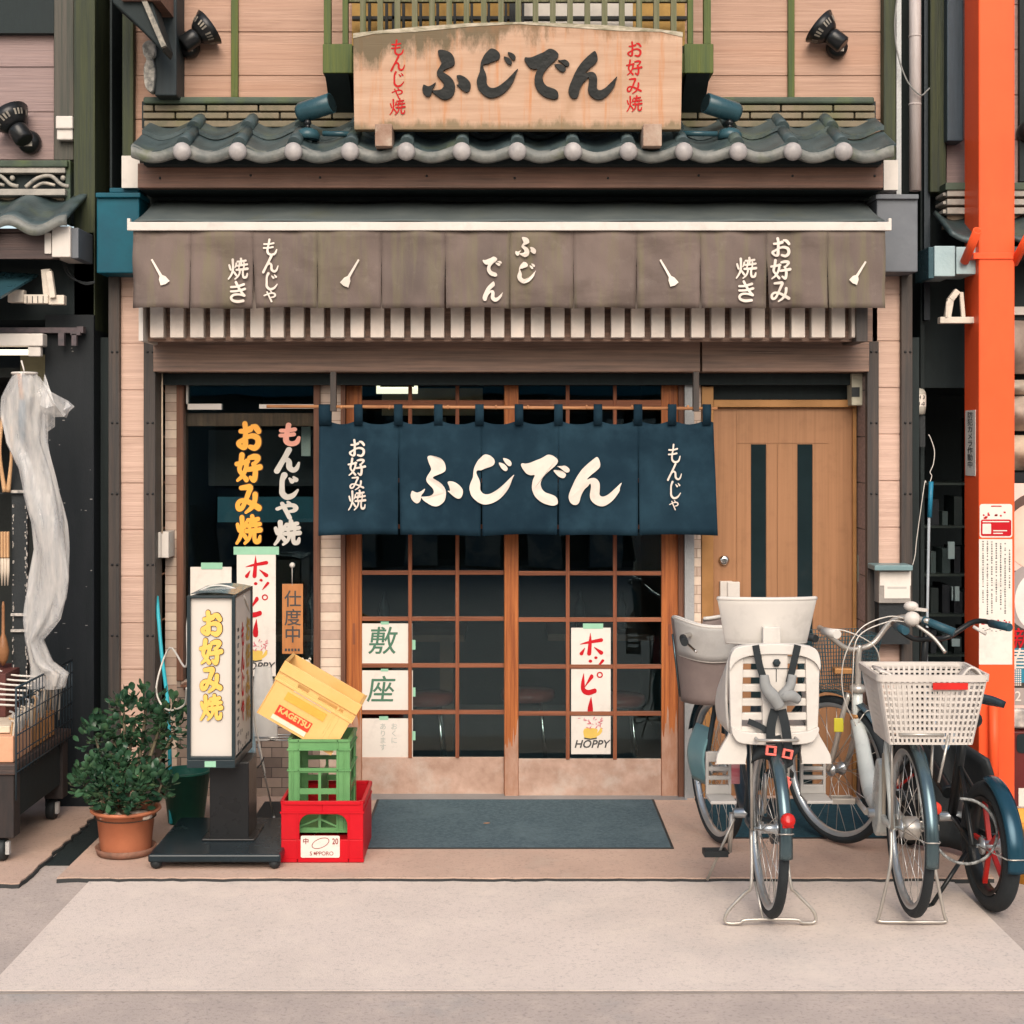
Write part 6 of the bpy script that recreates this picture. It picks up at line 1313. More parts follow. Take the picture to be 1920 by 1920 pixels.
t = thing('gutter_end', 'pale teal gutter end box half hidden behind the orange column', 'gutter', (X(1775,-.3), -.3, Z(520,-.3)))
mb = MB(); mb.pbox(1752, 461, 1791, 518, -.36, -.1); mb.pbox(1793, 463, 1830, 514, -.35, -.1); obj('pale_box', mb, M('teal_grey', (.33,.42,.43), (.26,.35,.37), rough=.45), t, bevel=.004); mb = MB(); mb.pbox(1741, 463, 1751.5, 522, -.35, -.1); obj('side', mb, m_teal, t, bevel=.003)
t = thing('folding_support', 'folded cream awning arm left of the orange column', 'bracket', (X(1790,-.3), -.3, Z(608,-.3)))
ya = -.3; mb = MB(); mb.pbox(1763, 594, 1830, 606, ya-.02, ya+.03); mb.bar((X(1776,ya),ya,Z(596,ya)), (X(1782,ya),ya,Z(560,ya)), .032, .03); mb.bar((X(1782,ya),ya,Z(562,ya)), (X(1795,ya),ya,Z(545,ya)), .035, .03); mb.bar((X(1772,ya),ya-.02,Z(596,ya)), (X(1774,ya),ya-.02,Z(566,ya)), .012, .012); mb.bar((X(1806,ya),ya,Z(596,ya)), (X(1802,ya),ya,Z(548,ya)), .02, .02); obj('arm', mb, MATS['arm_cream'], t, bevel=.003)
# things on show inside
t = thing('shelf_rack', 'dark shelving with dim wares behind the orange column', 'shelf', (X(1775,.5), .6, .02))
mb = MB()
for p in (905, 985, 1075, 1150, 1225, 1330): mb.box(X(1722,.5), X(1840,.5), .45, .85, Z(p,.5)-.012, Z(p,.5))
mb.box(X(1722,.5)-.0, X(1726,.5), .45, .85, .02, 2.0); mb.box(X(1838,.5), X(1842,.5), .45, .85, .02, 2.0); obj('shelves', mb, M('shelf_green', (.03,.042,.036), (.02,.03,.027), rough=.5), t)
r_ = random.Random(6)
for k, p in enumerate((985, 1075, 1150, 1225, 1330)):
    for a in range(1745, 1830, 22):
        hgt = r_.uniform(25, 55); mb = MB(); mb.box(X(a,.5), X(a+r_.uniform(9,17),.5), .5, .7, Z(p,.5)+.0005, Z(p-hgt,.5))
        solo('dim_box', mb, M('dim_%d' % r_.randint(0,4), [(.02,.03,.03),(.035,.05,.05),(.016,.02,.025),(.05,.075,.075),(.025,.02,.02)][r_.randint(0,4)], rough=.5), 'dim dark carton on the shelving between the broom and the orange column', 'carton', 'dim cartons on the dark shelving')
for (a, b, c, d) in ((1778,1016,1790,1048), (1785,1100,1787,1126), (1791,1100,1799,1127), (1785,1198,1800,1212)):
    mb = MB(); mb.box(X(a,.4), X(c,.4), .40, .42, Z(d,.4), Z(b,.4)); solo('small_card', mb, M('teal_card', (.22,.34,.36), (.35,.42,.42), scale=5, bump=0), 'small pale teal card on the dark shelving left of the orange column', 'card', 'pale cards on the dark shelving')
for i, (b, d, c_) in enumerate(((592,700,(.32,.25,.21)), (712,740,(.5,.42,.34)), (742,808,(.42,.34,.28)), (816,882,(.62,.5,.38)))):
    mb = MB(); x0 = X(1880,.0); mb.grid(24, 12, lambda u, v, b=b, d=d: (x0+.02+.5*u+.012*math.sin(v*7+u*9), .02-.14*math.sin(math.pi*min(1,max(0,v)))*(.6+.4*math.sin(u*9+b)), Z(d,0)+(Z(b,0)-Z(d,0))*v))
    mb.box(x0+.02, x0+.5, .03, .1, Z(d,0), Z(b,0)); solo('cloth_bag', mb, M('bag_%d' % i, c_, tuple(q*.6 for q in c_), rough=.8, scale=7, bump=.3, bscale=12), ['brownish cloth bag, uppermost of the pile right of the orange column', 'pale flat bag, second from the top right of the orange column', 'mauve beige bag, third from the top right of the orange column', 'cream upright bag, lowest of the pile right of the orange column'][i], 'bag', 'bags piled at the right border')
mb = MB(); mb.pbox(1870, 575, 2100, 590, -.05, .05); solo('shelf_board', mb, m_white, 'cream shelf board above the bags at the right border', 'shelf'); mb = MB(); mb.pbox(1870, 886, 2100, 904, -.05, .05); solo('shelf_board', mb, m_darkwall, 'dark shelf board below the bags at the right border', 'shelf')
yq2 = -.06; t = thing('advert_poster', 'large printed poster cut by the right border beside the orange column', 'poster', (X(1960,yq2), yq2, Z(1370,yq2)))
mb = MB(); mb.pbox(1880, 906, 2100, 1370, yq2, yq2+.004); obj('sheet', mb, M('poster_pink', (.68,.52,.46), (.62,.47,.42), rough=.5, bump=0), t)
def blob(c, rx, ry, mat, nm, l, a0=0, a1=360):
    mb = MB(); P = [(X(c[0]+rx*math.cos(R(a)),yq2), Z(c[1]-ry*math.sin(R(a)),yq2)) for a in range(a0, a1, 10)]; mb.prism(P, (0,yq2,0), (1,0,0), (0,0,1), (0,-1,0), 0, l); obj(nm, mb, mat, t)
mb = MB(); mb.pbox(1880, 1070, 2100, 1290, yq2-.001, yq2); obj('dark_field', mb, M('poster_dark', (.045,.04,.035), bump=0), t)
mb = MB(); mb.pbox(1890, 1215, 2100, 1280, yq2-.002, yq2-.001); obj('blue_field', mb, M('poster_blue', (.02,.20,.30), bump=0), t)
mb = MB(); mb.pbox(1880, 1290, 2100, 1322, yq2-.002, yq2); obj('grey_field', mb, M('poster_grey', (.35,.31,.29), bump=0), t)
m_skin = M('poster_skin', (.75,.55,.45), bump=0); m_hair = M('poster_hair', (.10,.06,.05), bump=0)
blob((1945,985), 62, 62, m_hair, 'portrait_hair', .0015); blob((1940,1005), 56, 62, m_skin, 'portrait', .003); blob((1948,1120), 66, 66, M('poster_grey2', (.33,.30,.29), bump=0), 'portrait_hair', .0028); blob((1950,1128), 48, 58, M('poster_pale', (.74,.70,.66), bump=0), 'portrait', .0042)
mb = MB(); font_text(mb, '新', X(1912,yq2), Z(1200,yq2), 42/S(yq2), yq2, .001, lift=.006, shear=.2); obj('lettering', mb, m_inkred, t)
mb = MB(); font_text(mb, '2', X(1908,yq2), Z(1306,yq2), 26/S(yq2), yq2, .0005, lift=.006); obj('lettering', mb, m_paper, t)
mb = MB(); font_text(mb, '春', X(1912,yq2), Z(1238,yq2), 42/S(yq2), yq2, .001, lift=.006); obj('lettering', mb, m_paper, t)
mb = MB()
for p in range(1255, 1284, 4):
    for a in range(1900, 1916, 4): mb.pbox(a, p, a+2.8, p+2.5, yq2-.004, yq2-.0035)
obj('lettering', mb, m_paper, t)
mb = MB(); mb.pbox(1878, 1372, 2100, 1535, -.14, .1); cb = thing('red_cabinet', 'dark red cabinet with a small window at the right border', 'cabinet', (X(1960,-.1), -.1, .02)); obj('body', mb, M('cabinet_red', (.11,.018,.016), (.085,.014,.014), rough=.4, bump=.03), cb, bevel=.004)
mb = MB(); mb.prism(rrect(1906,1376,1990,1412,8,-.142), (0,-.142,0), (1,0,0), (0,0,1), (0,-1,0), -.002, .002); obj('window', mb, m_blackglass, cb); mb = MB(); mb.pbox(1910, 1478, 2000, 1520, -.144, -.1405); obj('notice', mb, m_paper, cb)
mb = MB(); mb.tube([(X(1918,-.25),-.32,Z(1500,-.3)), (X(1918,-.25),-.32,.03)], .001, 6); mb.bm.free()
mb = MB(); mb.lathe((2.255, -1.44, .001), [(.0,0),(.125,0),(.14,.23),(.155,.235),(.155,.262),(.14,.262),(.125,.02)], 32, caps=False); solo('bin', mb, M('yellow_bin', (.70,.33,.05), (.62,.28,.04), rough=.4), 'orange yellow plastic bin cut by the right border', 'bin')
mb = MB(); mb.pbox(1885, 1330, 1960, 1365, -.12, -.07); solo('paper_bag', mb, M('grey_wrap', (.6,.56,.5), (.25,.24,.23), scale=16, rough=.4), 'white and grey wrapped packet above the dark red cabinet', 'packet', bevel=.01)
# ================================================================== the far side of the street, seen only as reflections in the panes
ob = thing('street_building', 'two storey building across the street seen only as a reflection in the glass', 'building', (0, -15, 0))
mb = MB(); mb.box(-14, 14, -16, -15, 0, 3.6); obj('wall', mb, M('far_wall', (.13,.155,.165), (.09,.11,.12), scale=2), ob)
mb = MB()
for k in range(9): mb.box(-13.5+3.05*k, -11+3.05*k, -15.05, -14.98, .1, 2.3); mb.box(-13.2+3.05*k, -11.6+3.05*k, -15.05, -14.98, 2.5, 3.3)
obj('openings', mb, m_dark, ob)
mb = MB(); mb.box(-7, 4, -14.95, -14.4, 2.55, 2.8); obj('blue_sign', mb, M('blue_board', (.02,.16,.22)), ob)
mb = MB(); mb.box(-2.3, -.2, -14.97, -14.5, 2.85, 3.5); mb.box(1.5, 3.4, -14.97, -14.9, 1.0, 2.2); obj('pale_sign', mb, m_paper, ob)
mb = MB()
for k in range(14): mb.box(-6+.9*k, -5.5+.9*k, -14.8, -14.3, .05, .7+.5*((k*7) % 3)/2)
obj('street_goods', mb, M('goods', (.4,.33,.27), (.12,.14,.16), scale=2.5, lo=.45, hi=.55), ob)
# ================================================================== bicycles (local axes: x right, y forward, z up; rear hub at the origin of the wheelbase)
m_tyre = M('tyre', (.022,.027,.03), (.016,.02,.022), rough=.75, bump=.3, bscale=220)
m_spoke = M('spoke', (.62,.60,.56), rough=.3, metal=.9, bump=0)
m_rim = M('rim_alloy', (.50,.53,.54), (.42,.45,.46), rough=.3, metal=.75, bump=0)
m_silver = M('silver_steel', (.50,.47,.42), (.40,.37,.33), rough=.35, metal=.6, bump=.05)
def wheel(t, c, Rw, steer=0, tr=.019, spokes=28, rim=m_rim, hubr=.03, deep=0, mag=None):
    M0 = Matrix.Translation(c) @ Matrix.Rotation(steer, 4, 'Z')
    def put(name, mb, mat, par): mb.bm.transform(M0); return obj(name, mb, mat, par, world=False)
    mb = MB(); mb.torus((0,0,0), Rw-tr, tr, 'x', 64, 12); w = put('wheel', mb, m_tyre, t)
    mb = MB(); r1 = Rw-2*tr+.006; hw = tr*.75; n = 64
    mb.rings([[Vector((x, r*math.cos(2*math.pi*i/n), r*math.sin(2*math.pi*i/n))) for i in range(n)] for r, x in ((r1,-hw),(r1-.018,-hw*.9),(r1-.022-deep,0),(r1-.018,hw*.9),(r1,hw))], False); put('rim', mb, rim, w)
    mb = MB(); mb.lathe((0,0,0), [(.008,-.055),(.008,-.04),(hubr,-.036),(hubr,-.03),(hubr*.62,-.026),(hubr*.62,.026),(hubr,.03),(hubr,.036),(.008,.04),(.008,.055)], 20, axis='x'); put('hub', mb, m_rim, w)
    mb = MB()
    if mag:
        for i in range(5):
            a = 2*math.pi*i/5; d = Vector((0, math.cos(a), math.sin(a))); mb.bar(d*.02, d*(r1-.015), .012, .018, (1,0,0))
        put('spokes', mb, mag, w)
    else:
        for i in range(spokes):
            a = 2*math.pi*i/spokes; b = a+(.55 if i % 4 < 2 else -.55); x = .033 if i % 2 else -.033
            mb.tube([(x, hubr*.9*math.cos(b), hubr*.9*math.sin(b)), (0, (r1-.018)*math.cos(a), (r1-.018)*math.sin(a))], .0014, 5)
        put('spokes', mb, m_spoke, w)
    return w
def guard(t, c, Rr, a0, a1, w, mat, steer=0, stays=True):
    M0 = Matrix.Translation(c) @ Matrix.Rotation(steer, 4, 'Z'); mb = MB()
    def f(u, v):
        a = R(a0+(a1-a0)*u); x = (v-.5)*w; r = Rr+.012*(1-(2*v-1)**2); return (x, r*math.cos(a), r*math.sin(a))
    mb.grid(30, 6, f); mb.bm.transform(M0); g = obj('mudguard', mb, mat, t, world=False, solid=.002)
    mb = MB(); a = R(a0+ (a1-a0)*.12) if True else 0
    e = Vector((0, Rr*math.cos(a), Rr*math.sin(a)))
    for sx in (-1, 1): mb.tube([(sx*.05,0,0), (sx*(w*.5+.004), e.y, e.z)], .0028, 6)
    mb.tube([(-(w*.5+.004), e.y, e.z), (-.02, e.y*1.05, e.z*1.05), (.02, e.y*1.05, e.z*1.05), (w*.5+.004, e.y, e.z)], .0028, 6)
    mb.bm.transform(M0); obj('guard_stay', mb, m_silver, g, world=False); return g
def tubes(name, t, lst, mat, par=None, n=10):
    mb = MB()
    for pts, r, *k in lst: mb.tube(pts, r, n, smoothpath=(k[0] if k else 0))
    return obj(name, mb, mat, par or t, world=False)
def rot_about(p, ang, q):
    v = Vector(q)-Vector(p); return Vector(p)+Matrix.Rotation(ang, 3, 'Z') @ v
def pedal_set(t, bb, ang, mat_crank, mat_pedal, ring=.075):
    mb = MB(); mb.lathe(Vector(bb)+Vector((.05,0,0)), [(.0,0),(ring,0),(ring,.004),(0,.004)], 30, axis='x', caps=False); mb.lathe(bb, [(.02,-.06),(.02,.06)], 14, axis='x'); obj('chainring', mb, m_rim, t, world=False)
    for sx, a in ((1, ang), (-1, ang+180)):
        e = Vector(bb)+Vector((sx*.075, .165*math.cos(R(a)), .165*math.sin(R(a)))); s_ = Vector(bb)+Vector((sx*.065,0,0))
        mb = MB(); mb.tube([s_, e], [.013,.009], 10); obj('crank', mb, mat_crank, t, world=False)
        mb = MB(); q = e+Vector((sx*.06,0,0))
        mb.box(q.x-.045, q.x+.045, q.y-.036, q.y-.024, q.z-.012, q.z+.012); mb.box(q.x-.045, q.x+.045, q.y+.024, q.y+.036, q.z-.012, q.z+.012); mb.box(q.x-.05, q.x-.04, q.y-.036, q.y+.036, q.z-.012, q.z+.012); mb.box(q.x+.04, q.x+.05, q.y-.036, q.y+.036, q.z-.012, q.z+.012); mb.cyl((e.x,e.y,e.z), (q.x+sx*.045,q.y,q.z), .008, n=8)
        obj('pedal', mb, mat_pedal, t, world=False, bevel=.002)
def basket(t, c, w0, w1, d0, d1, h, mat, nv, nh, lip, r=.003, steer=None, hd=None, bar=.004):
    """tapered mesh basket: floor centre c, floor w0 x d0, mouth w1 x d1"""
    mb = MB(); c = Vector(c)
    def pt(s, f):   # s along the perimeter 0..4, f height 0..1
        w, d = w0+(w1-w0)*f, d0+(d1-d0)*f; k = int(s) % 4; q = s-int(s)
        P = [(-w/2,-d/2),(w/2,-d/2),(w/2,d/2),(-w/2,d/2)]; a, b = Vector(P[k]), Vector(P[(k+1)%4]); p = a.lerp(b, q)
        rr = .04
        L_ = (b-a).length
        return c+Vector((p.x*.985 if abs(q-.5) > .46 else p.x, p.y*.985 if abs(q-.5) > .46 else p.y, h*f))
    for k in range(4):
        m_ = nv if k % 2 == 0 else max(4, int(nv*d1/w1))
        for i in range(m_+1): s = k+min(.999, i/m_); mb.bar(pt(s,0), pt(s,1), bar, r*1.3)
    for j in range(nh+1):
        f = j/nh; P = [pt(k+q, f) for k in range(4) for q in (0,.5)]
        for a, b in zip(P, P[1:]+P[:1]): mb.bar(a, b, r*1.3, bar)
    for i in range(1, 8): x = -w0/2+w0*i/8; mb.bar(c+Vector((x,-d0/2,0)), c+Vector((x,d0/2,0)), bar, r)
    if steer: mb.bm.transform(Matrix.Translation(hd) @ Matrix.Rotation(steer, 4, 'Z') @ Matrix.Translation(-Vector(hd)))
    b = obj('basket', mb, mat, t, world=False)
    if lip:
        mb = MB(); w, d = w1+.012, d1+.012; z0, z1 = c.z+h-.012, c.z+h+.014
        P = [(-w/2,-d/2),(w/2,-d/2),(w/2,d/2),(-w/2,d/2)]
        def lp(e): 
            o = []
            for (x, y), a0 in zip(((w/2+e-.03,d/2+e-.03),(-w/2-e+.03,d/2+e-.03),(-w/2-e+.03,-d/2-e+.03),(w/2+e-.03,-d/2-e+.03)), (0,90,180,270)):
                for i in range(6): a = R(a0+18*i); o.append((x+.03*math.cos(a), y+.03*math.sin(a)))
            return o
        mb.rings([[c+Vector((p[0],p[1],z-c.z)) for p in q] for q, z in ((lp(.004),z0),(lp(.006),z1),(lp(-.006),z1),(lp(-.006),z0))], False, True, False); obj('basket_rim', mb, mat, b, world=False)
        mb = MB(); mb.bar(c+Vector((0,-d1/2-.002,h-.01)), c+Vector((0,-d1/2-.002,h-.009)), .1, .1) if False else None; mb.bm.free()
    return b

# -------- bicycle with two child seats
b1 = thing('bicycle', 'dark bicycle seen from behind with a white child seat and headrest over the rear wheel', 'bicycle', (1.012, -2.05, .030), R(1.2), 'bicycles parked by the bronze door')
Rw = .335; wb = 1.10; hd = Vector((0, wb-.12, .62)); st1 = R(11)
m_fr1 = M('frame_dark', (.02,.035,.045), (.015,.028,.037), rough=.35, bump=.03)
m_seatp = M('seat_plastic', (.58,.545,.495), (.53,.5,.46), rough=.42, bump=.03)
m_seatg = M('seat_grey', (.36,.345,.325), (.31,.30,.285), rough=.45, bump=.05)
m_guard = M('steel_guard', (.11,.16,.175), (.08,.12,.135), rough=.22, metal=.7, bump=0)  # steel whose base colour carries a painted teal reflection
wheel(b1, (0,0,Rw), Rw); fw = rot_about(hd, st1, (0, wb, Rw)); wheel(b1, fw, Rw, st1)
guard(b1, (0,0,Rw), Rw+.016, 184, 60, .047, m_guard); guard(b1, fw, Rw+.016, 130, 20, .05, m_guard, st1)
bb = (0, .44, .29)
tubes('frame', b1, [([hd, (0,.60,.34), bb], .024, 6), ([hd+Vector((0,-.02,.1)), hd+Vector((0,.012,-.1))], .022), ([bb, (0,.26,.78)], .019), ([(-.06,0,Rw), (-.045,.2,Rw-.02), (0,.40,.29)], .011, 4), ([(.06,0,Rw), (.045,.2,Rw-.02), (0,.40,.29)], .011, 4), ([(-.06,0,Rw), (-.045,.18,.66), (0,.27,.74)], .009, 4), ([(.06,0,Rw), (.045,.18,.66), (0,.27,.74)], .009, 4)], m_fr1)
fk = [([hd+Vector((0,.01,-.1)), rot_about(hd, st1, (0, hd.y+.03, .70))], .016)]
for sx in (-1, 1): fk.append(([rot_about(hd, st1, (sx*.03, hd.y+.03, .70)), rot_about(hd, st1, (sx*.055, hd.y+.06, .5)), rot_about(hd, st1, (sx*.055, wb, Rw))], .012, 4))
tubes('fork', b1, fk, m_fr1)
hb = lambda x, y, z: rot_about(hd, st1, (x, hd.y+y, z-.07))
tubes('handlebar', b1, [([hb(0,0,.7), hb(0,-.03,.98)], .014), ([hb(-.28,-.2,1.05), hb(-.2,-.1,1.05), hb(-.1,0,.99), hb(0,-.02,.975), hb(.1,0,.99), hb(.2,-.1,1.05), hb(.28,-.2,1.05)], .0115, 5)], m_chrome)
for sx in (-1, 1): tubes('grip', b1, [([hb(sx*.27,-.19,1.05), hb(sx*.30,-.30,1.045)], .017)], m_blackmat)
for sx in (-1, 1): tubes('brake_lever', b1, [([hb(sx*.27,-.17,1.045), hb(sx*.25,-.22,1.02), hb(sx*.24,-.28,1.0)], .006, 4)], m_chrome)
pedal_set(b1, bb, 92, m_silver, m_blackmat)
mb = MB(); mb.lathe((.055,.22,.31), [(.0,0),(.09,0),(.09,.02),(0,.02)], 24, axis='x', caps=False); mb.bm.transform(Matrix.Scale(1,4)); obj('chain_case', mb, m_fr1, b1, world=False)
# carrier and double stand
tubes('carrier', b1, [([(-.065,-.02,Rw), (-.075,-.05,.715)], .006), ([(.065,-.02,Rw), (.075,-.05,.715)], .006), ([(-.075,-.2,.715), (-.075,.28,.715)], .006), ([(.075,-.2,.715), (.075,.28,.715)], .006), ([(-.075,-.2,.715), (.075,-.2,.715)], .006), ([(-.075,.05,.715), (.075,.05,.715)], .006)], m_silver)
zg = -.011
tubes('stand', b1, [([(-.065,0,Rw), (-.075,-.06,.14), (-.10,-.05,.10), (-.165,-.05,.03), (-.172,-.05,zg), (-.12,-.06,zg), (-.09,-.06,zg+.012), (.09,-.06,zg+.012), (.12,-.06,zg), (.172,-.05,zg), (.165,-.05,.03), (.10,-.05,.10), (.075,-.06,.14), (.065,0,Rw)], .0065, 4), ([(-.045,.03,.12), (-.03,-.06,zg+.012)], .005), ([(.03,.03,.12), (.02,-.06,zg+.012)], .005)], m_silver)
tubes('side_stand', b1, [([(-.06,.42,.27), (-.16,.50,-.005)], .006)], m_silver)
mb = MB(); mb.box(-.017, .023, -.372, -.36, .43, .475); mb.lathe((.004,-.365,.455), [(.0,-.012),(.022,-.012),(.027,0),(.027,.01)], 18, axis='y', caps=True); obj('rear_reflector', mb, M('reflector_red', (.45,.015,.01), (.4,.01,.01), rough=.2, bump=0), b1, world=False)
# rear child seat -----------------------------------------------------------
ys = -.10; zs0 = .775
mb = MB()
# shell made of vertical side panels and horizontal slats, in the plane y = ys (seen from behind)
def shell(pts, t0, t1): mb.prism(pts, (0,0,0), (1,0,0), (0,0,1), (0,-1,0), -ys+t0, -ys+t1)
rows = [(1.08,1.115,.150),(1.01,1.035,.168),(.955,.98,.168),(.895,.92,.165),(.835,.86,.160)]
shell([(-.165,.80),(-.125,.79),(-.118,1.09),(-.15,1.10),(-.172,1.05)], 0, .03); shell([(.125,.79),(.165,.80),(.172,1.05),(.15,1.10),(.118,1.09)], 0, .03)
shell(smooth2([(-.172,1.045),(-.168,1.10),(-.14,1.132),(-.05,1.142),(.05,1.142),(.14,1.132),(.168,1.10),(.172,1.045),(.15,1.075),(.10,1.098),(0,1.105),(-.10,1.098),(-.15,1.075)]), .0005, .045)
for a in (.80, .852, .906, .960, 1.014, 1.066): shell([(-.125,a),(.125,a),(.125,a+.028),(-.125,a+.028)], .001, .022)
shell([(-.045,.80),(.045,.80),(.05,1.12),(-.05,1.12)], .0015, .036)
shell(smooth2([(-.165,.83),(-.155,.79),(-.12,.768),(0,.762),(.12,.768),(.155,.79),(.165,.83),(.12,.812),(0,.806),(-.12,.812)]), .0008, .05)
sb = obj('child_seat', mb, m_seatp, b1, world=False, dz=-.075, bevel=.005)
for sx in (-1, 1):
    mb = MB(); mb.grid(10, 8, lambda u, v, sx=sx: (sx*(.165+.010*math.sin(v*3)), ys+.01+u*.26, .80+.28*v*(1-.55*u)))
    obj('seat_side', mb, m_seatp, sb, world=False, dz=-.075, solid=.008)
mb = MB(); mb.box(-.16, .16, ys+.01, ys+.28, .785, .80); obj('seat_pan', mb, m_seatp, sb, world=False, dz=-.075, bevel=.006)
for sx in (-1, 1):
    mb = MB(); mb.prism(smooth2([(sx*.105,.765),(sx*.165,.80),(sx*.175,.79),(sx*.215,.72),(sx*.218,.688),(sx*.215,.685),(sx*.112,.685),(sx*.108,.69)], 2), (0,0,0), (1,0,0), (0,0,1), (0,-1,0), -ys+.0, -ys+.02); obj('leg_guard', mb, m_seatp, sb, world=False, dz=-.075, bevel=.004)
    mb = MB(); o = (sx*.155, ys+.16, 0); x0, x1 = sorted((sx*.135, sx*.235))
    for a, b in ((.535,.57),(.59,.605),(.625,.64),(.66,.70)): mb.box(x0, x1, ys+.14, ys+.16, a, b)
    mb.box(x0, x0+.012, ys+.139, ys+.161, .535, .70); mb.box(x1-.012, x1, ys+.139, ys+.161, .535, .70); mb.box(x0, x1, ys+.02, ys+.16, .523, .535); obj('footrest', mb, m_seatg, sb, world=False, dz=-.075, bevel=.003)
# headrest: a curved white shield
mb = MB()
def hr(u, v):
    a = (u-.5)*1.9; z = 1.128+.172*v; r = .145+.032*v; return (1.08*r*math.sin(a)/math.sin(.95), ys+.06+.13*(1-math.cos(a))*1.5-.02*v, z+.004*math.sin(u*math.pi))
mb.grid(28, 8, hr); h_ = obj('headrest', mb, m_seatp, sb, world=False, dz=-.075, solid=.012, bevel=.003)
mb = MB(); mb.tube([hr(i/28, 1) for i in range(29)], .0085, 8); mb.tube([hr(i/28, 0) for i in range(29)], .0065, 8); obj('headrest_rim', mb, m_seatp, h_, world=False, dz=-.075)
mb = MB(); mb.box(-.034, .034, ys+.02, ys+.05, 1.10, 1.20); obj('headrest_post', mb, m_seatp, h_, world=False, dz=-.075, bevel=.003)
# harness
m_strap = M('strap', (.02,.025,.028), (.014,.018,.02), rough=.8, bump=.2, bscale=300); m_pad = M('strap_pad', (.27,.275,.27), (.2,.205,.2), rough=.8, bump=.1); m_coral = M('coral_plastic', (.72,.16,.13), (.66,.13,.1), rough=.35, bump=0)
yh = ys-.055
def ribbon(mb, pts, w):
    P = crom([Vector(p) for p in pts], 5); prev = None
    for i, p in enumerate(P):
        d = (P[min(i+1,len(P)-1)]-P[max(i-1,0)]).normalized(); s_ = d.cross(Vector((0,-1,0))).normalized()*w/2
        r = (mb.bm.verts.new(p-s_), mb.bm.verts.new(p+s_))
        if prev: mb.bm.faces.new((prev[0], prev[1], r[1], r[0]))
        prev = r
mb = MB(); ribbon(mb, [(-.075,ys-.047,1.14), (-.06,yh,1.06), (-.04,yh,1.0)], .026); ribbon(mb, [(.085,ys-.047,1.14), (.065,yh,1.06), (.05,yh,1.0)], .026)
obj('harness', mb, m_strap, sb, world=False, dz=-.075, solid=.004); mb = MB(); ribbon(mb, [(-.005,yh-.01,.90), (-.02,yh-.012,.84), (-.022,yh-.014,.77)], .034); ribbon(mb, [(.02,yh-.012,.90), (.035,yh-.014,.83), (.045,yh-.016,.74)], .034); ribbon(mb, [(.005,yh,.80), (.02,yh-.01,.73), (.03,yh-.014,.66)], .026); ribbon(mb, [(-.10,ys-.03,.85),(-.05,yh,.83),(-.01,yh,.80)], .022)
hn = obj('harness', mb, m_strap, sb, world=False, dz=-.075, solid=.004)
mb = MB(); mb.tube([(-.045,yh-.008,1.03), (-.04,yh-.012,.985), (-.015,yh-.02,.95), (.012,yh-.022,.91)], [.016,.022,.026,.022], 12, smoothpath=4); mb.tube([(.062,yh-.008,1.03), (.05,yh-.014,.985), (.02,yh-.016,.95), (.05,yh-.02,.955), (.085,yh-.01,.935)], [.016,.018,.02,.024,.016], 12, smoothpath=4); obj('strap_pad', mb, m_pad, hn, world=False, dz=-.075)
def buckle(x, z, s_, rot, mat):
    mb = MB(); q = .018*s_
    for (a, b, c, d) in ((-q,q,-q*.9,-q*.5),(-q,q,q*.5,q*.9),(-q,-q*.5,-q*.5,q*.5),(q*.5,q,-q*.5,q*.5)): mb.box(a, b, -.005, .005, c, d)
    mb.bm.transform(Matrix.Translation((x,yh-.022,z)) @ Matrix.Rotation(rot,4,'Y')); obj('buckle', mb, mat, hn, world=False, dz=-.075, bevel=.002)
buckle(-.022,.748,1.15,.1,m_coral); buckle(.040,.735,1.1,.2,m_coral); buckle(.012,.69,.8,.4,M('buckle_grey',(.12,.2,.22),rough=.4)); buckle(.028,.638,1.0,.4,m_coral)
mb = MB(); mb.box(-.012,.014,-.004,.004,-.02,.02); mb.bm.transform(Matrix.Translation((.036,yh-.022,.618)) @ Matrix.Rotation(.4,4,'Y')); obj('buckle', mb, m_coral, hn, world=False, dz=-.075, bevel=.003)
mb = MB(); mb.lathe((.005,ys-.04,1.073), [(.014,0),(.016,-.006),(.009,-.014)], 6, axis='y'); mb.box(-.05,.062,ys-.0375,ys-.036,1.048,1.051); mb.box(.004,.007,ys-.0375,ys-.036,1.0,1.05); obj('adjuster', mb, M('knob', (.02,.03,.035), rough=.4), sb, world=False, dz=-.075)
mb = MB(); mb.grid(14, 10, lambda u, v: (-.075+.16*u+.012*math.sin(v*5), -.115-.03*math.sin(math.pi*u)-.01*math.sin(v*9+u*4), .715-.10*v+.02*math.sin(u*6))); obj('carrier_cloth', mb, m_strap, b1, world=False, solid=.006)
# front child seat of grey plastic, turned with the handlebar
fs = rot_about(hd, st1, (0, hd.y+.08, .8)); mb = MB()
def fseat(u, v):
    a = -2.75+5.5*u; w = .10+.045*v; d = .12+.035*v
    lip = .05*max(0, math.cos(a))*v
    return (w*math.sin(a), -d*math.cos(a)*1.0, .33*v-.02*(1-v)+.03*v*abs(math.sin(a))**3)
MF = Matrix.Translation((-.10, wb-.14, .69)) @ Matrix.Rotation(st1+R(6), 4, 'Z')
mb.grid(36, 12, fseat); mb.bm.transform(MF); fo = obj('front_seat', mb, M('seat_brown', (.20,.155,.14), (.16,.125,.115), rough=.5, bump=.05), b1, world=False, solid=.012)
mb = MB(); mb.grid(30, 6, lambda u, v: tuple(Vector(fseat(.18+.64*u, .56+.46*v))*1.0+Vector((0,-.012,.0)))); mb.bm.transform(MF); obj('seat_back', mb, m_seatg, fo, world=False, solid=.014)
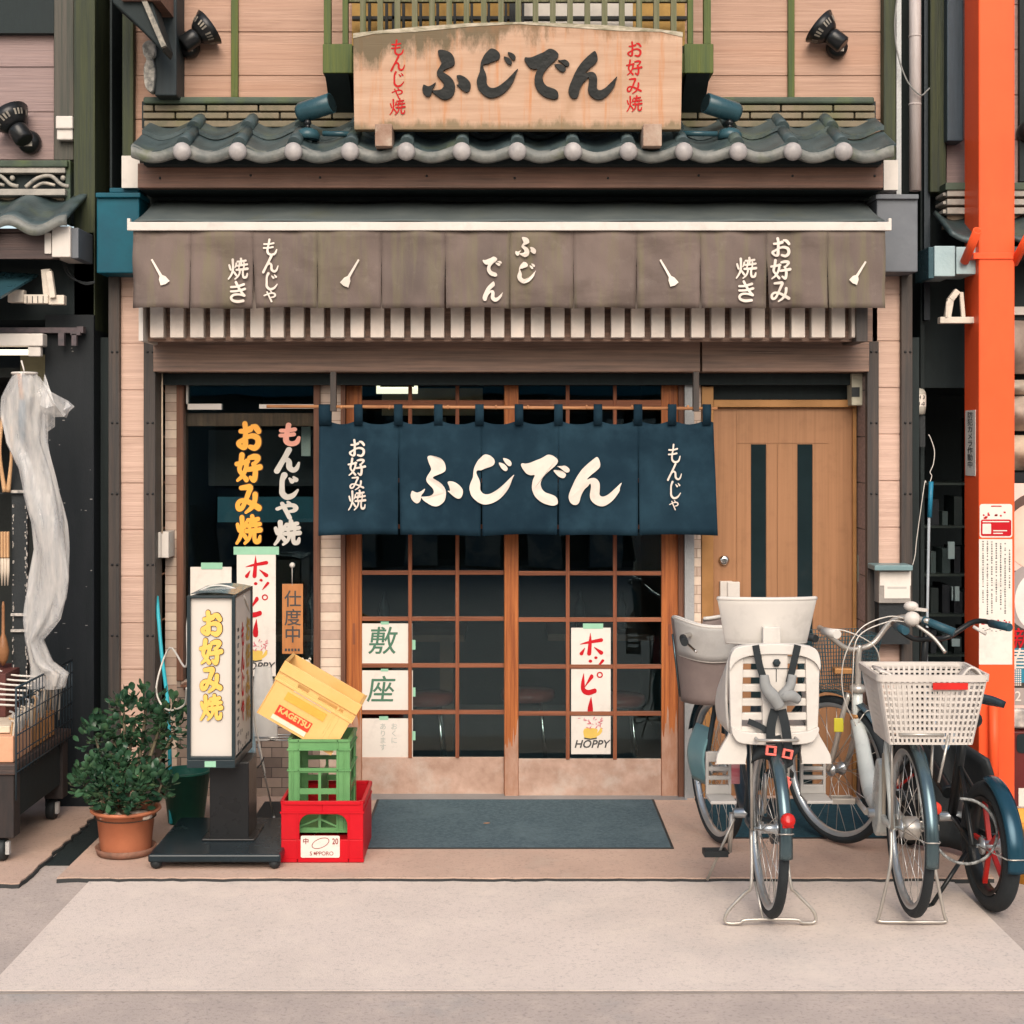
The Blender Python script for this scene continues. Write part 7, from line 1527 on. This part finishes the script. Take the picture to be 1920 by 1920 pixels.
mb = MB(); mb.tube([fseat(.18+.64*i/24, .56) for i in range(25)], .007, 8); mb.tube([fseat(i/40, 1.0) for i in range(41)], .009, 8); mb.tube([fseat(.02, 1-.95*i/10) for i in range(11)], .008, 8); mb.bm.transform(Matrix.Translation((0,-.012,0)) ); mb.bm.transform(MF); obj('seat_rim', mb, m_seatp, fo, world=False)
mb = MB()
for i in range(12): a = .02+i*.013; mb.tube([fseat(.03+.012*i, .1+.05*math.sin(i)), fseat(.03+.012*i, .8)], .0035, 6)
mb.bm.transform(Matrix.Translation((-.012,-.006,0))); mb.bm.transform(MF); obj('side_grille', mb, m_guard, fo, world=False)
for sx in (-1,):
    mb = MB(); mb.grid(12, 10, lambda u, v: (.07-.04*math.sin(v*3.0), .10+.17*u-.05*v, -.43+.27*v)); mb.bm.transform(MF); obj('leg_guard', mb, M('teal_guard', (.16,.31,.33), (.13,.26,.29), rough=.35, bump=0), fo, world=False, solid=.008)
mb = MB(); mb.box(-.05, .06, -.03, .05, .33, .37); mb.bm.transform(Matrix.Translation((.04, wb-.22, .66))); obj('yellow_pad', mb, M('yellow_pad', (.70,.44,.06), (.62,.38,.05), rough=.7), b1, world=False, bevel=.008)
mb = MB(); mb.box(-.02,.02,-.006,.006,-.10,.10); mb.bm.transform(Matrix.Translation((-.06,.40,.52))); obj('red_tag', mb, M('pink_tag', (.45,.06,.09), (.6,.3,.3), st=(1,1,6), scale=4, rough=.4), b1, world=False, bevel=.003)

# -------- white bicycle with rear basket
b2 = thing('bicycle', 'white step-through bicycle with a white rear basket standing on its double stand', 'bicycle', (1.562, -2.04, .030), R(-1.0), 'bicycles parked by the bronze door')
m_fr2 = M('frame_white', (.56,.58,.54), (.50,.53,.50), rough=.28, bump=.02, coat=.3)
hd = Vector((0, wb-.13, .60)); st2 = R(33)
wheel(b2, (0,0,Rw), Rw, hubr=.036); fw = rot_about(hd, st2, (0, wb, Rw)); wheel(b2, fw, Rw, st2)
guard(b2, (0,0,Rw), Rw+.016, 190, 60, .048, m_guard); guard(b2, fw, Rw+.016, 140, 20, .05, m_guard, st2)
bb = (0, .46, .285)
tubes('frame', b2, [([hd+Vector((0,.01,-.02)), (0,.86,.5), (0,.68,.33), bb], [.028,.033,.038,.038], 6), ([hd+Vector((0,-.02,.12)), hd+Vector((0,.012,-.1))], .024), ([bb, (0,.27,.80)], .019), ([(-.065,0,Rw), (-.05,.2,Rw-.02), (0,.42,.285)], .012, 4), ([(.065,0,Rw), (.05,.2,Rw-.02), (0,.42,.285)], .012, 4), ([(-.065,0,Rw), (-.05,.17,.62), (0,.29,.70)], .010, 4), ([(.065,0,Rw), (.05,.17,.62), (0,.29,.70)], .010, 4)], m_fr2)
mb = MB(); mb.prism(smooth2([(.36,.50),(.42,.52),(.45,.48),(.51,.34),(.50,.22),(.44,.19),(.38,.26),(.36,.40)], 2), (-.035,0,0), (0,1,0), (0,0,1), (1,0,0), 0, .06); obj('motor_cover', mb, m_fr2, b2, world=False, bevel=.01)
mb = MB(); mb.box(-.03, .022, .385, .40, .30, .56); mb.bm.transform(Matrix.Translation((0,-.06,0))); obj('battery', mb, M('battery_beige', (.42,.37,.29), (.36,.31,.25), rough=.5), b2, world=False, bevel=.006)
mb = MB(); mb.lathe(hd+Vector((0,-.022,.125)), [(.027,-.02),(.036,-.012),(.036,.008),(.024,.018)], 18); obj('headset', mb, m_silver, b2, world=False); mb = MB(); mb.lathe(hd+Vector((0,-.0,-.005)), [(.0285,-.012),(.0285,.012)], 16); obj('gold_band', mb, m_gold, b2, world=False)
fk = []
for sx in (-1, 1): fk.append(([rot_about(hd, st2, (sx*.028, hd.y+.02, .70)), rot_about(hd, st2, (sx*.055, hd.y+.04, .58)), rot_about(hd, st2, (sx*.055, hd.y+.09, .42)), rot_about(hd, st2, (sx*.055, wb, Rw))], .0125, 4))
tubes('fork', b2, fk, m_silver)
hb = lambda x, y, z: rot_about(hd, R(14), (x, hd.y+y, z))
tubes('stem', b2, [([hd+Vector((0,-.025,.12)), hd+Vector((0,-.035,.26)), hb(0,-.03,.92)], .014, 4)], m_silver)
tubes('handlebar', b2, [([hb(-.25,-.24,1.01), hb(-.235,-.12,1.015), hb(-.17,-.05,.98), hb(-.07,-.03,.91), hb(0,-.03,.905), hb(.07,-.03,.93), hb(.14,-.05,1.02), hb(.19,-.1,1.05), hb(.25,-.20,1.04)], .0125, 5)], m_silver)
tubes('grip', b2, [([hb(.235,-.17,1.045), hb(.34,-.26,.995)], [.018,.020])], M('grip_teal', (.02,.07,.095), rough=.5)); tubes('grip', b2, [([hb(-.25,-.2,1.01), hb(-.24,-.31,1.01)], [.018,.020])], m_seatp)
mb = MB(); mb.sphere(hb(.20,-.14,1.045), .034, 14, (1.1,1,1)); mb.sphere(hb(.205,-.12,1.10), .028, 12, (1.2,1,.8)); mb.bar(hb(.21,-.13,1.09), hb(.26,-.17,1.085), .014); obj('bell', mb, m_white, b2, world=False)
tubes('brake_lever', b2, [([hb(.21,-.16,1.02), hb(.26,-.22,.97), hb(.29,-.27,.91)], .008, 5)], m_silver)
tubes('cables', b2, [([hb(.19,-.12,1.04), hb(.08,-.15,1.06), hb(-.06,-.16,1.01), hb(-.13,-.14,.87), hb(-.11,-.1,.70), hb(-.02,-.06,.54), (0,.78,.45)], .0026, 6), ([hb(.18,-.12,1.03), hb(.06,-.18,1.04), hb(-.09,-.2,.98), hb(-.10,-.17,.82), hb(-.05,-.06,.62)], .0026, 6), ([hb(-.23,-.12,1.01), hb(-.12,-.16,1.0), hb(.02,-.15,.92), hb(.06,-.1,.77), hb(.035,-.06,.6)], .0026, 6)], m_wwire)
pedal_set(b2, bb, 185, m_silver, m_silver)
mb = MB(); mb.lathe((0,.2,.94), [(0,0)], 4) if False else None; mb.grid(16, 10, lambda u, v: ((.035+.075*(1-u)**1.2)*(2*v-1), .16+.26*u, .86+.035*math.sin(math.pi*v)+.01*u)); obj('saddle', mb, m_blackmat, b2, world=False, solid=.03)
tubes('carrier', b2, [([(-.07,-.02,Rw), (-.08,-.05,.735)], .006), ([(.07,-.02,Rw), (.08,-.05,.735)], .006), ([(-.08,-.2,.735), (-.08,.28,.735)], .006), ([(.08,-.2,.735), (.08,.28,.735)], .006), ([(-.08,-.2,.735), (.08,-.2,.735)], .006), ([(.055,-.22,.56), (.10,-.2,.735)], .005)], m_silver)
bk = basket(b2, (.035,-.06,.70), .31, .40, .26, .33, .25, m_white, 19, 11, True, .0045, bar=.0088)
mb = MB(); mb.box(.03, .16, -.238, -.2335, .91, .935); obj('name_tag', mb, M('tag_red', (.55,.02,.015), rough=.4, bump=0), bk, world=False)
mb = MB(); mb.grid(12, 4, lambda u, v: (.135+.10*u, -.232+.06*v, .947+.045*math.sin(math.pi*min(1,u*1.15))*(1-.3*v))); obj('basket_handle', mb, m_white, bk, world=False, solid=.008); mb = MB(); mb.grid(8, 3, lambda u, v: (-.165+.06*u, -.23+.14*v, .95+.025*math.cos(u*1.5))); obj('basket_handle', mb, m_white, bk, world=False, solid=.008)
zg = -.011
tubes('stand', b2, [([(-.07,0,Rw), (-.085,-.05,.2), (-.125,-.05,.02), (-.128,-.05,zg), (-.06,-.06,zg), (.06,-.06,zg), (.128,-.05,zg), (.12,-.05,.02), (.085,-.05,.2), (.07,0,Rw)], .0065, 4)], m_silver)
mb = MB(); mb.lathe((.05,-.19,.455), [(0,-.014),(.02,-.014),(.026,0),(.026,.012),(0,.012)], 20, axis='y', caps=False); obj('rear_reflector', mb, M('reflector_orange', (.60,.05,.02), (.5,.03,.015), rough=.2, bump=0), b2, world=False)
mb = MB(); mb.lathe((.075,.0,Rw), [(0,0),(.05,0),(.05,.012),(0,.012)], 20, axis='x', caps=False); mb.lathe((-.03,0,Rw), [(.03,0),(.045,.02),(.045,.06),(.03,.07)], 20, axis='x'); obj('gear_hub', mb, m_silver, b2, world=False)
# its dark wire front basket, and the yellow tag on the fork
Mq = R(14)
basket(b2, (hd.x-.01, wb+.06, .70), .24, .34, .20, .26, .25, M('basket_dark', (.03,.075,.09), (.022,.06,.075), rough=.4, bump=0), 22, 14, False, .0022, Mq, hd, bar=.0026)
mb = MB(); mb.box(-.02,.02,-.004,.004,-.03,.03); mb.bm.transform(Matrix.Translation((-.15,.62,.62))); obj('key_tag', mb, M('tag_yellow', (.62,.55,.05), (.55,.48,.04), rough=.4, bump=0), b2, world=False, bevel=.003)
mb = MB(); mb.box(-.05,.03,-.03,.03,-.012,.012); mb.bm.transform(Matrix.Translation(hd+Vector((-.05,.02,.20)))); obj('bracket', mb, m_gold, b2, world=False, bevel=.003)

# -------- small black bicycle with red spokes
b3 = thing('bicycle', 'small black folding bicycle with a fat tyre and red wheel by the orange column', 'bicycle', (1.925, -1.88, .0), R(4), 'bicycles parked by the bronze door')
Rs = .255; wb3 = 1.0; hd = Vector((0, wb3-.16, .5)); m_bk = M('frame_black', (.013,.015,.016), (.01,.012,.013), rough=.35, bump=.03); m_redsp = M('red_alloy', (.48,.022,.015), (.4,.016,.012), rough=.35, bump=0)
wheel(b3, (0,0,Rs), Rs, tr=.034, rim=m_bk, mag=m_redsp, hubr=.035); fw = rot_about(hd, R(20), (0,wb3,Rs)); wheel(b3, fw, Rs, R(20), .030, rim=m_bk, mag=m_redsp)
guard(b3, (0,0,Rs), Rs+.014, 188, 92, .07, M('guard_blue', (.014,.055,.085), (.010,.042,.065), rough=.22, metal=.3, bump=0))
bb = (0,.42,.27)
tubes('frame', b3, [([hd, (0,.62,.42), (0,.46,.36)], .028, 5), ([hd+Vector((0,-.02,.1)), hd+Vector((0,.015,-.08))], .024), ([bb, (0,.28,.66)], .02), ([(-.07,0,Rs), (0,.40,.27)], .012), ([(.07,0,Rs), (0,.40,.27)], .012), ([(-.07,0,Rs), (0,.32,.5)], .010), ([(.07,0,Rs), (0,.32,.5)], .010)], m_bk)
fk = [([hd+Vector((0,.015,-.05)), hd+Vector((0,-.06,.35)), hd+Vector((0,-.10,.53))], .016)]
for sx in (-1, 1): fk.append(([hd+Vector((sx*.03,.02,-.06)), rot_about(hd, R(20), (sx*.06, wb3, Rs))], .012))
tubes('fork', b3, fk, m_bk)
hb = lambda x, y, z: rot_about(hd, R(10), (x, hd.y+y, z))
tubes('handlebar', b3, [([hb(-.24,-.26,1.06), hb(-.2,-.14,1.06), hb(-.09,-.1,.99), hb(0,-.1,.985), hb(.09,-.1,.99), hb(.2,-.14,1.06), hb(.24,-.26,1.06)], .012, 5)], m_bk)
for sx in (-1, 1): tubes('grip', b3, [([hb(sx*.23,-.22,1.06), hb(sx*.25,-.34,1.055)], .018)], M('grip_teal', (.02,.07,.095), rough=.5))
tubes('brake_lever', b3, [([hb(.18,-.16,1.04), hb(.22,-.2,1.01)], .008)], m_white)
tubes('seat_post', b3, [([(0,.28,.66), (0,.23,.78)], .014)], m_silver)
mb = MB(); mb.grid(16, 10, lambda u, v: ((.025+.07*(1-u)**1.4)*(2*v-1), .08+.27*u, .80+.03*math.sin(math.pi*v)-.012*u)); obj('saddle', mb, M('saddle_black', (.02,.035,.045), rough=.3, bump=.05), b3, world=False, solid=.028)
mb = MB(); mb.sphere((-.02,.12,.735), .035, 12); obj('saddle_light', mb, m_bk, b3, world=False)
pedal_set(b3, bb, 200, m_bk, m_blackmat, .07)
tubes('kickstand', b3, [([(-.05,.12,.20), (-.22,.05,.005)], .009), ([(-.225,.045,.006), (-.25,.03,.006)], .010)], m_bk)
tubes('chain_lock', b3, [([Vector((-.14+.13*math.cos(a), -.10+.03*math.sin(a), .34+.12*math.sin(a))) for a in [i*.33 for i in range(10, 25)]], .006, 2)], M('lock_chain', (.3,.31,.3), (.02,.02,.02), scale=60, rough=.4, bump=0))
mb = MB(); 
for a, b in ((.06,.36),): mb.bar((.04, -.05+a, b-.03), (.04, -.05+a, b+.03), .012)
obj('decal', mb, m_paper, b3, world=False)
mb = MB()
for (x, z, rx, rz_) in ((-.30,.64,.030,.05), (-.25,.625,.028,.055), (-.21,.60,.035,.035), (-.27,.585,.02,.04)): mb.sphere((x,.3,z), 1, 12, (rx,.03,rz_))
mb.bm.transform(Matrix.Translation((2.14,-1.75,0))); solo('work_glove', mb, M('glove_blue', (.03,.26,.52), (.62,.66,.66), scale=14, lo=.42, hi=.52, rough=.8, bump=.3), 'blue and white work gloves hanging behind the small black bicycle', 'glove')
mb = MB(); mb.grid(12, 10, lambda u, v: (1.78+.30*u+.05*math.sin(v*3), -.95-.35*u-.05*math.sin(u*7), .05+.62*v*(1-.3*u))); solo('bicycle_cover', mb, m_blackmat, 'black cover cloth slumped behind the white bicycle rear wheel', 'cover', solid=.02)
